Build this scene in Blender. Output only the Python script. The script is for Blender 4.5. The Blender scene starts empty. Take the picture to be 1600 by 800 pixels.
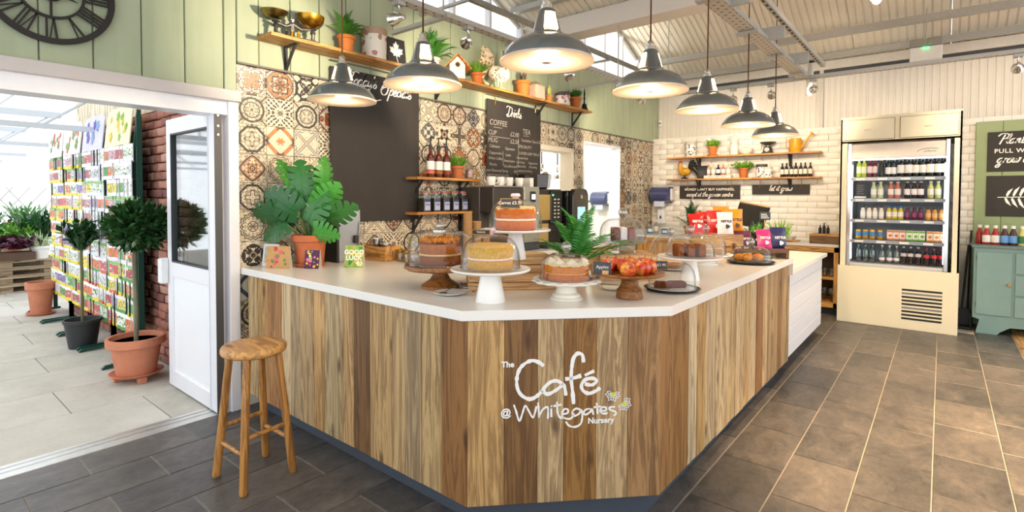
import bpy, bmesh, math, random
from mathutils import Vector, Matrix, noise as mnoise
R = random.Random(7)
PI = math.pi
sc = bpy.context.scene
COL = sc.collection

# ------------------------------------------------------------------ camera, world, exposure
def make_camera():
    cd = bpy.data.cameras.new('camera'); co = bpy.data.objects.new('camera', cd); COL.objects.link(co)
    yaw, pitch, roll = math.radians(39.313), math.radians(-1.592), math.radians(0.2168)
    F = Vector((-math.sin(yaw)*math.cos(pitch), math.cos(yaw)*math.cos(pitch), math.sin(pitch)))
    r = Vector((math.cos(yaw), math.sin(yaw), 0)); u = r.cross(F)
    Rr = r*math.cos(roll)+u*math.sin(roll); U = u*math.cos(roll)-r*math.sin(roll)
    m = Matrix((Rr, U, -F)).transposed().to_4x4(); m.translation = Vector((0, 0, 1.5))
    co.matrix_world = m
    cd.sensor_width = 36; cd.lens = 820/1600*36; cd.shift_y = (330.27-400)/1600
    cd.clip_start = .05; cd.clip_end = 200
    sc.camera = co
make_camera()
w = bpy.data.worlds.new('sky'); sc.world = w; w.use_nodes = True
bg = w.node_tree.nodes['Background']; bg.inputs[0].default_value = (.90, .95, 1, 1); bg.inputs[1].default_value = .8
sc.view_settings.view_transform = 'Standard'; sc.view_settings.look = 'None'
sc.view_settings.gamma = 1; sc.view_settings.use_curve_mapping = False
sc.view_settings.exposure = 1.35
sc.cycles.max_bounces = 8; sc.cycles.transparent_max_bounces = 16; sc.cycles.sample_clamp_indirect = 4
sc.cycles.caustics_reflective = False; sc.cycles.caustics_refractive = False
WARM = (1, .72, .42)
def lamp(name, kind, loc, power, color=WARM, size=.05, target=None, angle=60, blend=.5, parent=None):
    ld = bpy.data.lights.new(name, kind); ld.energy = power; ld.color = color
    if kind == 'AREA': ld.size = size
    else: ld.shadow_soft_size = size
    o = bpy.data.objects.new(name, ld); COL.objects.link(o); o.location = loc
    if kind == 'SPOT': ld.spot_size = math.radians(angle); ld.spot_blend = blend
    if target is not None:
        o.rotation_euler = (Vector(target)-Vector(loc)).to_track_quat('-Z', 'Y').to_euler()
    if parent is not None: o.parent = parent
    return o

# ------------------------------------------------------------------ materials
def lin(h):
    if not isinstance(h, str): return (h[0], h[1], h[2], 1)
    h = h.lstrip('#'); o = []
    for i in (0, 2, 4):
        c = int(h[i:i+2], 16)/255
        o.append(c/12.92 if c <= .04045 else ((c+.055)/1.055)**2.4)
    return (*o, 1)
class S:                                    # socket wrapper: arithmetic on shader sockets
    def __init__(s, nt, k): s.nt = nt; s.k = k
    def _m(s, op, b=None, c=None):
        n = s.nt.nodes.new('ShaderNodeMath'); n.operation = op
        for i, v in enumerate((s, b, c)):
            if v is None: continue
            if isinstance(v, S): s.nt.links.new(v.k, n.inputs[i])
            else: n.inputs[i].default_value = v
        return S(s.nt, n.outputs[0])
    def __add__(s, b): return s._m('ADD', b)
    def __sub__(s, b): return s._m('SUBTRACT', b)
    def __mul__(s, b): return s._m('MULTIPLY', b)
    def __truediv__(s, b): return s._m('DIVIDE', b)
    def lt(s, b): return s._m('LESS_THAN', b)
    def gt(s, b): return s._m('GREATER_THAN', b)
    def mx(s, b): return s._m('MAXIMUM', b)
    def mn(s, b): return s._m('MINIMUM', b)
    def ab(s): return s._m('ABSOLUTE')
    def sin(s): return s._m('SINE')
    def sq(s): return s._m('SQRT')
    def at2(s, b): return s._m('ARCTAN2', b)
    def frac(s): return s._m('FRACT')
    def near(s, v, w): return (s-v).ab().lt(w)
def mixc(nt, f, a, b, mode='MIX'):
    n = nt.nodes.new('ShaderNodeMix'); n.data_type = 'RGBA'; n.blend_type = mode
    for i, v in ((0, f), (6, a), (7, b)):
        if isinstance(v, S): nt.links.new(v.k, n.inputs[i])
        elif hasattr(v, 'is_linked'): nt.links.new(v, n.inputs[i])
        else: n.inputs[i].default_value = v
    return n.outputs[2]
def newmat(name):
    m = bpy.data.materials.new(name); m.use_nodes = True; nt = m.node_tree
    return m, nt, nt.nodes['Principled BSDF']
def coords(nt, kind='Object', scale=(1, 1, 1), rand=0, rot=(0, 0, 0)):
    tc = nt.nodes.new('ShaderNodeTexCoord'); mp = nt.nodes.new('ShaderNodeMapping')
    mp.inputs['Scale'].default_value = scale; mp.inputs['Rotation'].default_value = rot
    nt.links.new(tc.outputs[kind], mp.inputs['Vector'])
    if rand:
        oi = nt.nodes.new('ShaderNodeObjectInfo'); mu = nt.nodes.new('ShaderNodeMath'); mu.operation = 'MULTIPLY'
        mu.inputs[1].default_value = rand; nt.links.new(oi.outputs['Random'], mu.inputs[0])
        nt.links.new(mu.outputs[0], mp.inputs['Location'])
    return mp.outputs[0]
def tex_noise(nt, vec, scale, detail=4, rough=.6, dist=0):
    n = nt.nodes.new('ShaderNodeTexNoise'); n.inputs['Scale'].default_value = scale; n.inputs['Detail'].default_value = detail
    n.inputs['Roughness'].default_value = rough; n.inputs['Distortion'].default_value = dist
    if vec is not None: nt.links.new(vec, n.inputs['Vector'])
    return n.outputs['Fac']
def ramp(nt, fac, stops):
    n = nt.nodes.new('ShaderNodeValToRGB'); cr = n.color_ramp
    while len(cr.elements) < len(stops): cr.elements.new(.5)
    for e, (p, c) in zip(cr.elements, stops): e.position = p; e.color = lin(c) if isinstance(c, str) else (c, c, c, 1)
    nt.links.new(fac.k if isinstance(fac, S) else fac, n.inputs[0]); return n.outputs[0]
def bump(nt, b, h, strength=.3, dist=.01):
    n = nt.nodes.new('ShaderNodeBump'); n.inputs['Strength'].default_value = strength; n.inputs['Distance'].default_value = dist
    nt.links.new(h.k if isinstance(h, S) else h, n.inputs['Height']); nt.links.new(n.outputs[0], b.inputs['Normal'])
CACHE = {}
def mat(col, rough=.5, metal=0, var=.06, scale=20, bmp=0, spec=.5, coat=0, sub=None):
    key = (str(col), rough, metal, var, scale, bmp, spec, coat)
    if key in CACHE: return CACHE[key]
    m, nt, b = newmat('m_%d' % len(CACHE)); c = lin(col)
    b.inputs['Roughness'].default_value = rough; b.inputs['Metallic'].default_value = metal
    b.inputs['Specular IOR Level'].default_value = spec; b.inputs['Coat Weight'].default_value = coat
    vec = coords(nt, 'Object', rand=13)
    f = tex_noise(nt, vec, scale)
    d = tuple(max(0, x*(1-var*2.2)) for x in c[:3])+(1,); e = tuple(min(1, x*(1+var*1.6)) for x in c[:3])+(1,)
    nt.links.new(mixc(nt, S(nt, f), d, e), b.inputs['Base Color'])
    if bmp: bump(nt, b, f, bmp, .004)
    CACHE[key] = m; return m
def emit(col, s):
    key = ('e', str(col), s)
    if key in CACHE: return CACHE[key]
    m, nt, b = newmat('glow_%d' % len(CACHE)); b.inputs['Base Color'].default_value = lin(col)
    b.inputs['Emission Color'].default_value = lin(col); b.inputs['Emission Strength'].default_value = s
    CACHE[key] = m; return m
def glass(tint='#ffffff', refl=.9, body=.06):
    key = ('g', tint, refl, body)
    if key in CACHE: return CACHE[key]
    m, nt, b = newmat('glass_%d' % len(CACHE)); nt.nodes.remove(b)
    out = nt.nodes['Material Output']; t = nt.nodes.new('ShaderNodeBsdfTransparent'); t.inputs[0].default_value = lin(tint)
    g = nt.nodes.new('ShaderNodeBsdfGlossy'); g.inputs['Roughness'].default_value = .04
    fr = nt.nodes.new('ShaderNodeLayerWeight'); fr.inputs[0].default_value = .5
    mu = (S(nt, fr.outputs['Facing'])._m('POWER', 3.5)*(.7*refl)+body)._m('MINIMUM', .9)
    mx = nt.nodes.new('ShaderNodeMixShader'); nt.links.new(mu.k, mx.inputs[0]); nt.links.new(t.outputs[0], mx.inputs[1]); nt.links.new(g.outputs[0], mx.inputs[2])
    nt.links.new(mx.outputs[0], out.inputs[0]); CACHE[key] = m; return m
def objcol(nt):
    oi = nt.nodes.new('ShaderNodeObjectInfo'); return oi.outputs['Color'], oi.outputs['Random']
def wood_mat(name, axis=2, base=None, grain=1.0, rough=.6, bmp=.25, contrast=1.0, paint=None):
    """wood with the grain along an object axis; colour from the object colour unless base is given"""
    m, nt, b = newmat(name)
    sca = [14, 14, 14]; sca[axis] = .9
    vec = coords(nt, 'Object', tuple(s*grain for s in sca), rand=40)
    n1 = tex_noise(nt, vec, 1.0, 6, .62, .9)
    s2 = [60, 60, 60]; s2[axis] = 1.6
    n2 = tex_noise(nt, coords(nt, 'Object', tuple(s*grain for s in s2), rand=23), 1.0, 3, .6)
    rings = ((S(nt, n1)*38).sin()*.5+.5)
    f = S(nt, n1)*.5+rings*.36+S(nt, n2)*.3
    col = objcol(nt)[0] if base is None else lin(base)
    dark = mixc(nt, 1.0, col, (.46, .38, .31, 1), 'MULTIPLY'); lite = mixc(nt, 1.0, col, (1.3, 1.27, 1.22, 1), 'MULTIPLY')
    k = nt.nodes.new('ShaderNodeMapRange'); k.inputs[1].default_value = .35-.1/contrast; k.inputs[2].default_value = .75
    nt.links.new(f.k, k.inputs[0])
    c = mixc(nt, S(nt, k.outputs[0]), dark, lite)
    vk = [7, 7, 7]; vk[axis] = 2.6
    v = nt.nodes.new('ShaderNodeTexVoronoi'); v.inputs['Scale'].default_value = 1
    nt.links.new(coords(nt, 'Object', tuple(vk), rand=31), v.inputs['Vector'])
    kn = nt.nodes.new('ShaderNodeMapRange'); kn.inputs[1].default_value = .06; kn.inputs[2].default_value = .17; kn.inputs[3].default_value = .85; kn.inputs[4].default_value = 0
    nt.links.new(v.outputs['Distance'], kn.inputs[0])
    kd = mixc(nt, 1.0, col, (.22, .15, .12, 1), 'MULTIPLY')
    c = mixc(nt, S(nt, kn.outputs[0]), c, kd)
    nt.links.new(c, b.inputs['Base Color']); b.inputs['Roughness'].default_value = rough
    bump(nt, b, f, bmp, .003); return m

# ------------------------------------------------------------------ mesh builder
class MB:
    def __init__(s): s.v = []; s.f = []; s.m = []; s.mi = 0
    def add(s, vs, fs, M=None):
        n = len(s.v)
        s.v += [tuple(M @ Vector(p)) for p in vs] if M is not None else [tuple(p) for p in vs]
        s.f += [tuple(i+n for i in f) for f in fs]; s.m += [s.mi]*len(fs); return s
    def box(s, x0, y0, z0, x1, y1, z1, M=None):
        return s.add([(x0, y0, z0), (x1, y0, z0), (x1, y1, z0), (x0, y1, z0), (x0, y0, z1), (x1, y0, z1), (x1, y1, z1), (x0, y1, z1)],
                     [(0, 3, 2, 1), (4, 5, 6, 7), (0, 1, 5, 4), (1, 2, 6, 5), (2, 3, 7, 6), (3, 0, 4, 7)], M)
    def cbox(s, c, d, M=None):
        return s.box(c[0]-d[0]/2, c[1]-d[1]/2, c[2]-d[2]/2, c[0]+d[0]/2, c[1]+d[1]/2, c[2]+d[2]/2, M)
    def lathe(s, prof, n=24, c=(0, 0, 0), M=None, sq=None, fl=None):
        vs = []; fs = []
        for r, z in prof:
            for i in range(n):
                a = 2*PI*i/n; k = 1 if fl is None else fl(a, r, z)
                vs.append((c[0]+r*k*math.cos(a), c[1]+r*k*math.sin(a), c[2]+z))
        for j in range(len(prof)-1):
            for i in range(n):
                a, b2 = j*n+i, j*n+(i+1) % n
                fs.append((a, b2, b2+n, a+n))
        if prof[0][0] > 1e-5: fs.append(tuple(range(n-1, -1, -1)))
        if prof[-1][0] > 1e-5: fs.append(tuple((len(prof)-1)*n+i for i in range(n)))
        return s.add(vs, fs, M)
    def cyl(s, a, b, r, n=12, r2=None):
        return s.tube([a, b], [r, r if r2 is None else r2], n)
    def tube(s, pts, r, n=8, cap=True, closed=False):
        pts = [Vector(p) for p in pts]; k = len(pts); rs = r if isinstance(r, (list, tuple)) else [r]*k
        vs = []; up = None
        for i, p in enumerate(pts):
            if closed: t = pts[(i+1) % k]-pts[i-1]
            else: t = (pts[min(i+1, k-1)]-pts[max(i-1, 0)])
            t = t.normalized() if t.length > 1e-9 else Vector((0, 0, 1))
            if up is None: up = t.orthogonal().normalized()
            up = (up-t*up.dot(t)); up = up.normalized() if up.length > 1e-6 else t.orthogonal().normalized()
            w2 = t.cross(up)
            for j in range(n):
                a = 2*PI*j/n; vs.append(p+(up*math.cos(a)+w2*math.sin(a))*rs[i])
        fs = []
        for i in range(k if closed else k-1):
            for j in range(n):
                a, b = i*n+j, i*n+(j+1) % n; c2, d = ((i+1) % k)*n+(j+1) % n, ((i+1) % k)*n+j
                fs.append((a, b, c2, d))
        if cap and not closed: fs.append(tuple(range(n-1, -1, -1))); fs.append(tuple((k-1)*n+j for j in range(n)))
        return s.add(vs, fs)
    def prism(s, poly, z0, z1, M=None):
        n = len(poly); vs = [(x, y, z0) for x, y in poly]+[(x, y, z1) for x, y in poly]
        fs = [tuple(range(n-1, -1, -1)), tuple(range(n, 2*n))]+[(i, (i+1) % n, n+(i+1) % n, n+i) for i in range(n)]
        return s.add(vs, fs, M)
    def ball(s, c, r, n=12, m=8, sc3=(1, 1, 1), jit=0, rnd=None, M=None):
        vs = [(c[0], c[1], c[2]-r*sc3[2])]; fs = []
        for j in range(1, m):
            for i in range(n):
                a = 2*PI*i/n; b = -PI/2+PI*j/m; k = 1+(rnd.uniform(-jit, jit) if rnd else 0)
                vs.append((c[0]+r*sc3[0]*k*math.cos(b)*math.cos(a), c[1]+r*sc3[1]*k*math.cos(b)*math.sin(a), c[2]+r*sc3[2]*k*math.sin(b)))
        vs.append((c[0], c[1], c[2]+r*sc3[2])); L = len(vs)-1
        for i in range(n): fs.append((0, 1+(i+1) % n, 1+i)); fs.append((L, L-n+i, L-n+(i+1) % n))
        for j in range(m-2):
            for i in range(n):
                a, b2 = 1+j*n+i, 1+j*n+(i+1) % n; fs.append((a, b2, b2+n, a+n))
        return s.add(vs, fs, M)
    def ribbon(s, pts, w, z0, z1, M=None):
        """flat stroke along 2-D points, width w (number or list), with thickness z0..z1"""
        P2 = [Vector((p[0], p[1])) for p in pts]; k = len(P2); ws = w if isinstance(w, list) else [w]*k; L = []; Rr = []
        for i, p in enumerate(P2):
            t = P2[min(i+1, k-1)]-P2[max(i-1, 0)]; t = t.normalized() if t.length > 1e-9 else Vector((1, 0)); nrm = Vector((-t.y, t.x))
            L.append(p+nrm*ws[i]/2); Rr.append(p-nrm*ws[i]/2)
        vs = []
        for i in range(k): vs += [(L[i].x, L[i].y, z1), (Rr[i].x, Rr[i].y, z1), (L[i].x, L[i].y, z0), (Rr[i].x, Rr[i].y, z0)]
        fs = []
        for i in range(k-1):
            a, b = 4*i, 4*i+4
            fs += [(a, a+1, b+1, b), (a+2, b+2, b+3, a+3), (a, b, b+2, a+2), (a+1, a+3, b+3, b+1)]
        fs += [(0, 2, 3, 1), (4*k-4, 4*k-3, 4*k-1, 4*k-2)]
        return s.add(vs, fs, M)
    def mesh(s, name, smooth=False, bevel=0, seg=1, angle=.7, fix=True):
        me = bpy.data.meshes.new(name); me.from_pydata(s.v, [], s.f); me.polygons.foreach_set('material_index', s.m)
        if fix or bevel:
            bm = bmesh.new(); bm.from_mesh(me)
            if fix: bmesh.ops.recalc_face_normals(bm, faces=bm.faces[:])
            if bevel:
                ed = [e for e in bm.edges if e.is_manifold and e.calc_face_angle(0) > .5]
                bmesh.ops.bevel(bm, geom=ed, offset=bevel, segments=seg, profile=.6, affect='EDGES', clamp_overlap=True)
            bm.to_mesh(me); bm.free()
        if smooth: me.shade_smooth(); me.set_sharp_from_angle(angle=angle)
        me.update(); return me
    def obj(s, name, m, parent=None, loc=(0, 0, 0), rot=(0, 0, 0), **k):
        return link(name, s.mesh(name, **k), m, parent, loc, rot)
def link(name, me, m, parent=None, loc=(0, 0, 0), rot=(0, 0, 0), color=None, scale=None):
    o = bpy.data.objects.new(name, me); COL.objects.link(o)
    ms = m if isinstance(m, (list, tuple)) else [m]
    if not me.materials:
        for x in ms: me.materials.append(x)
    elif list(me.materials) != list(ms):
        for i, x in enumerate(ms):
            o.material_slots[i].link = 'OBJECT'; o.material_slots[i].material = x
    o.location = loc; o.rotation_euler = rot
    if scale is not None: o.scale = scale if hasattr(scale, '__len__') else (scale,)*3
    if color is not None: o.color = lin(color)
    if parent is not None: o.parent = parent
    return o
def tag(o, label=None, cat=None, group=None, kind=None):
    for k, v in (('label', label), ('category', cat), ('group', group), ('kind', kind)):
        if v: o[k] = v
    return o
def T(name, label, cat, loc=(0, 0, 0), rz=0, group=None):
    o = bpy.data.objects.new(name, None); COL.objects.link(o); o.empty_display_size = .05
    o.location = loc; o.rotation_euler = (0, 0, rz); return tag(o, label, cat, group)
def ST(o): o['kind'] = 'structure'; return o
def kids(o): return [c for c in bpy.data.objects if c.parent == o]
TREES = {}
def tree_of(o):
    return [(c, [g for g in o_children(c)]) for c in o_children(o)]
def o_children(o): return list(o.children)
def copy_tree(root, loc, rz=None, label=None, group=None, scale=None):
    r = root.copy(); COL.objects.link(r); r.location = loc
    if rz is not None: r.rotation_euler = (0, 0, rz)
    if scale is not None: r.scale = (scale,)*3 if not hasattr(scale, '__len__') else scale
    if label: r['label'] = label
    if group: r['group'] = group
    for c in root.children:
        d = c.copy(); COL.objects.link(d); d.parent = r
        for g in c.children:
            e = g.copy(); COL.objects.link(e); e.parent = d
    return r
def RX(a): return Matrix.Rotation(a, 4, 'X')
def RY(a): return Matrix.Rotation(a, 4, 'Y')
def RZ(a): return Matrix.Rotation(a, 4, 'Z')
def TR(x, y, z): return Matrix.Translation((x, y, z))
ORD = ['first', 'second', 'third', 'fourth', 'fifth', 'sixth', 'seventh', 'eighth', 'ninth', 'tenth', 'eleventh', 'twelfth', 'thirteenth', 'fourteenth']
def catmull(pts, k=6):
    P = [Vector(p) for p in pts]; out = []
    for i in range(len(P)-1):
        a, b, c, d = P[max(i-1, 0)], P[i], P[i+1], P[min(i+2, len(P)-1)]
        for j in range(k):
            t = j/k; out.append(.5*((2*b)+(c-a)*t+(2*a-5*b+4*c-d)*t*t+(3*b-a-3*c+d)*t**3))
    out.append(P[-1]); return out
def text_mesh(s, size, extrude=.001, shear=0, bold=0, space=1.0, align='CENTER', lspace=1.0):
    cu = bpy.data.curves.new('lettering', 'FONT'); cu.body = s; cu.size = size; cu.extrude = extrude; cu.shear = shear
    cu.offset = bold; cu.space_character = space; cu.align_x = align; cu.align_y = 'CENTER'; cu.resolution_u = 3; cu.space_line = lspace
    o = bpy.data.objects.new('tmp', cu); me = bpy.data.meshes.new_from_object(o)
    bpy.data.objects.remove(o); bpy.data.curves.remove(cu); me.materials.clear(); return me
# cursive stroke font: glyph -> (advance, strokes); x-height 1, ascender 2, descender -1
CUR = {
 'a': (.95, ['.8,.85 .45,1 .1,.6 .15,.1 .45,.05 .75,.5 .85,1 .75,.3 .95,.1']), 'c': (.8, ['.7,.8 .45,1 .1,.6 .2,.1 .5,.05 .8,.3']),
 'd': (.95, ['.75,.85 .4,1 .1,.6 .15,.1 .45,.05 .75,.5 .95,2 .78,.4 .98,.1']), 'e': (.8, ['.05,.35 .4,.5 .6,.8 .4,1 .12,.6 .2,.1 .5,.03 .8,.3']),
 'g': (.95, ['.8,.85 .45,1 .1,.6 .15,.1 .45,.1 .75,.5 .85,1 .65,-.6 .35,-.95 .1,-.7 .4,-.3 1,.2']), 'h': (.95, ['.1,.2 .4,1.6 .35,2 .2,1.5 .1,0', '.12,.4 .4,.9 .65,.9 .6,.2 .9,.1']),
 'i': (.45, ['.0,.3 .2,1 .15,.2 .4,.1', '.25,1.4 .28,1.5']), 'k': (.9, ['.05,.2 .4,1.7 .3,2 .15,1.3 .1,0', '.7,1 .25,.5 .8,.05']),
 'l': (.5, ['0,.3 .35,1.6 .3,2 .12,1.3 .15,.2 .45,.1']), 'n': (1., ['.05,1 .1,0', '.1,.4 .45,.95 .65,.9 .6,.2 .95,.1']),
 'o': (.85, ['.5,1 .1,.6 .2,.05 .55,.1 .7,.6 .5,1 .55,.8 .9,.85']), 'p': (.95, ['.2,1 .0,-1', '.12,.4 .5,1 .8,.75 .65,.15 .2,.1']),
 'r': (.7, ['.1,1 .15,0', '.13,.4 .35,.9 .65,.85']), 's': (.7, ['.0,.2 .4,1.1 .3,.8 .6,.35 .4,0 .1,.1']),
 't': (.6, ['.35,1.7 .15,.3 .3,.02 .55,.2', '.0,1.15 .65,1.25']), 'u': (.95, ['.1,1 .1,.2 .4,.05 .75,.6 .8,1 .72,.2 .95,.1']),
 'w': (1.25, ['.1,1 .1,.2 .4,.1 .6,.8 .6,.15 .9,.1 1.1,.6 1.0,1 1.3,.85']), 'x': (.8, ['.1,.9 .3,.9 .5,.1 .8,.15', '.75,1 .05,0']),
 'y': (.95, ['.1,1 .15,.3 .4,.15 .75,.6 .85,1 .6,-.6 .3,-.95 .05,-.7 .5,-.3 1,.2']), "'": (.35, ['.2,2 .12,1.6']), ' ': (.6, []),
 'T': (1.0, ['.55,1.9 .35,.9 .25,.1', '-.6,2.1 -.2,2.35 .2,1.9 .8,2.1 1.5,2.0']), 'S': (1.25, ['1.0,1.9 .75,2.2 .5,1.7 .8,.9 .6,.1 0,-.05 -.5,.5 -.2,1.1 .4,1.3', '-.6,.6 -.3,1.5 .5,1.75']),
 'D': (1.5, ['.5,1.9 .3,.1', '-.5,1.7 -.3,2.1 .4,2.0 1.2,1.8 1.4,1.0 .9,.1 .2,-.05 -.1,.3 .3,.5']), 'P': (1.1, ['.4,1.9 .1,-.1', '-.6,1.6 -.2,2.1 .5,2.1 1.0,1.8 .9,1.2 .3,1.0']),
}
def cursive(mb, s, x, y, h, w, z0, z1, slant=.25, M=None, track=1.0, center=True):
    """adds a cursive word to a mesh builder; h = x-height"""
    tot = sum(CUR.get(c, (.6, []))[0] for c in s)*h*track
    cx = x-tot/2 if center else x
    for c in s:
        adv, st = CUR.get(c, (.6, []))
        for q in st:
            pts = [tuple(map(float, p.split(','))) for p in q.split()]
            pts = catmull([(a, b, 0) for a, b in pts], 5) if len(pts) > 2 else [Vector((a, b, 0)) for a, b in pts]
            dn = [min(1, max(.45, .45+.75*abs((pts[min(i+1, len(pts)-1)]-pts[max(i-1, 0)]).normalized().y))) for i in range(len(pts))]
            mb.ribbon([(cx+(p.x+p.y*slant)*h, y+p.y*h) for p in pts], [w*d for d in dn], z0, z1, M)
        cx += adv*h*track
    return mb
def place(o_me, name, m, parent, M):
    o = link(name, o_me, m, parent); o.matrix_local = M; return o
FACE_X = RZ(PI/2) @ RX(PI/2)          # text plane -> faces +X, reading along +Y
FACE_Y = RX(PI/2)                     # text plane -> faces -Y, reading along +X
# ================================================================== SETTING
M_white = mat('#eceae6', .35, var=.03); M_frame = mat('#e9e9ee', .3, var=.02, spec=.6)
M_steel = mat('#a9abab', .38, 1, var=.12, scale=60); M_galv = mat('#b3b1aa', .45, .3, var=.15, scale=90)
M_black = mat('#1b1a19', .5, var=.1); M_dkgrey = mat('#3c4044', .5, var=.08); M_chrome = mat('#d4d2ce', .15, 1, var=.03)
M_terra = mat('#c4703f', .75, var=.12, scale=14, bmp=.15); M_terra2 = mat('#c98162', .8, var=.14, scale=9, bmp=.15)
M_dark = mat('#2b2a2a', .6, var=.1)

# ---- floor: slate tiles laid in staggered rows
def slate():
    m, nt, b = newmat('slate'); col, rnd = objcol(nt)
    v = coords(nt, 'Object', (1.4, .8, 1), rand=50, rot=(0, 0, .5))
    n1 = tex_noise(nt, v, 5, 7, .68, .6); n2 = tex_noise(nt, v, 26, 5, .7, .4)
    f = S(nt, n1)*.7+S(nt, n2)*.4+(S(nt, rnd)-.5)*.16
    c = ramp(nt, f, [(.3, '#313132'), (.5, '#504d4b'), (.66, '#655f5a'), (.88, '#857d74')])
    nt.links.new(c, b.inputs['Base Color']); b.inputs['Roughness'].default_value = .42; bump(nt, b, f, .35, .006); return m
M_slate = slate(); M_grout = mat('#b3a99a', .9, var=.12, scale=40)
TW, TL = .3175, .5355
fl = ST(MB().box(-3.82, -1.6, -.06, .63, 8.45, -.005).obj('floor', M_grout)); fl['label'] = 'dark slate tiled floor with pale grout around the counter'
tile_me = MB().box(-TW/2+.0027, -TL/2+.0027, -.02, TW/2-.0027, TL/2-.0027, 0).mesh('tile', bevel=.0025)
for k in range(-12, 2):
    x0 = -.01+TW*k; xc = x0+TW/2
    off = 3.40 if k % 2 == 0 else 3.1325
    y = off-TL*9
    while y < 8.2:
        yc = y+TL/2; y += TL
        if yc < -.9 or (xc < -1.25 and yc > 2.15+max(0, (xc+1.6)*1.0) and yc < 8.6) or (xc > -.9 and xc < .15 and yc > 7.95): continue
        link('tile', tile_me, M_slate, fl, (xc, yc, 0))
# wooden boards beyond the tiles
fw = ST(MB().box(.63, -1.6, -.06, 4.5, 8.6, -.012).obj('floor_boarded', mat('#8a6a45', .7))); fw['label'] = 'oak boarded floor beginning beside the sideboard'
M_oakf = wood_mat('oak_floor', 1, '#c9a06a', 1, .45, .12)
bm_ = MB().box(-.068, -.9, -.02, .068, .9, 0).mesh('plank', bevel=.002)
for i in range(7):
    for j in range(6): link('plank', bm_, M_oakf, fw, (.70+.139*i, -.7+1.81*j+(i % 3)*.6-1.0, 0))
# ---- paving outside the doorway
def stone(name, stops, sc_=3.0):
    m, nt, b = newmat(name); col, rnd = objcol(nt); v = coords(nt, 'Object', rand=50)
    n1 = tex_noise(nt, v, sc_, 6, .65); n2 = tex_noise(nt, v, 45, 3, .6)
    f = S(nt, n1)*.75+S(nt, n2)*.25+(S(nt, rnd)-.5)*.15
    nt.links.new(ramp(nt, f, stops), b.inputs['Base Color']); b.inputs['Roughness'].default_value = .8; bump(nt, b, f, .2, .004); return m
M_pave = stone('paving', [(.3, '#a9a498'), (.5, '#beb9ad'), (.75, '#cdc9bf')])
fo = ST(MB().box(-16, -4, -.07, -3.97, 6, -.006).obj('floor_paving', mat('#8d887e', .9))); fo['label'] = 'pale stone paving slabs of the glasshouse'
sl_me = MB().box(-.305+.002, -.45+.002, -.03, .305-.002, .45-.002, 0).mesh('paving_slab', bevel=.003)
for i in range(14):
    xc = -4.29-.611*i; y = -1.9+(.45 if i % 2 else 0)+.04*i
    while y < 2.2:
        link('paving_slab', sl_me, M_pave, fo, (xc, y, 0)); y += .903
th = ST(MB().box(-3.985, -1.5, -.03, -3.80, 1.56, .004).obj('trim_1', mat('#d9d9d6', .35, .7, var=.1), bevel=.003)); th['label'] = 'aluminium door threshold strip'
for i in range(2): MB().box(-3.95+.06*i, -1.5, .003, -3.935+.06*i, 1.56, .0065).obj('ridge', mat('#c9c9c6', .3, .8), th)

# ---- left wall
M_core = mat('#d9d4c6', .8)
HA = (5.02, 5.88, 1.22, 2.11); DO = (6.18, 7.21, 0, 2.25)          # hatch and doorway
mb = MB()
for y0, y1, z0, z1 in [(-1.6, 1.57, 2.215, 3.27), (1.57, 5.02, 0, 3.27), (5.02, 5.88, 0, 1.22), (5.02, 5.88, 2.11, 3.27), (5.88, 6.18, 0, 3.27), (6.18, 7.21, 2.25, 3.27), (7.21, 8.7, 0, 3.27)]:
    mb.box(-3.95, y0, z0, -3.815, y1, z1)
wl = ST(mb.obj('wall_left', M_core)); wl['label'] = 'sage boarded and patterned tile wall behind the counter'
def painted_board():
    m, nt, b = newmat('sage_board'); col, rnd = objcol(nt)
    n1 = tex_noise(nt, coords(nt, 'Object', (9, 9, .8), rand=30), 1, 6, .6, .5); n2 = tex_noise(nt, coords(nt, 'Object', rand=20), 2.5, 4)
    f = S(nt, n1)*.5+S(nt, n2)*.5
    c = ramp(nt, f, [(.25, '#97a284'), (.5, '#a8b294'), (.75, '#b5bda1')])
    v = nt.nodes.new('ShaderNodeTexVoronoi'); v.inputs['Scale'].default_value = 9; nt.links.new(coords(nt, 'Object', rand=17), v.inputs['Vector'])
    c = mixc(nt, S(nt, v.outputs['Distance']).lt(.035)*.7, c, lin('#6f7358'))
    nt.links.new(c, b.inputs['Base Color']); b.inputs['Roughness'].default_value = .6; bump(nt, b, S(nt, n1), .2, .004); return m
M_sage = painted_board()
ys = [1.772+.2365*k for k in range(-14, 30)]; ys = [y for y in ys if -1.5 < y < 8.55]+[1.62]; ys.sort(); ys.append(8.6)
for a, b in zip(ys[:-1], ys[1:]):
    if b-a < .03: continue
    z0 = 2.215 if b <= 1.63 else 2.425
    hh = 3.27-z0; r2 = R.uniform(-.004, .004)
    MB().box(-.0125+r2, -(b-a)/2+.003, -hh/2, .0125+r2, (b-a)/2-.003, hh/2).obj('board', M_sage, wl, (-3.802, (a+b)/2, z0+hh/2), bevel=.004)
MB().box(-3.81, 1.62, 2.415, -3.775, 8.4, 2.428).obj('trim_strip', mat('#6f6a5d', .6), wl)

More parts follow.
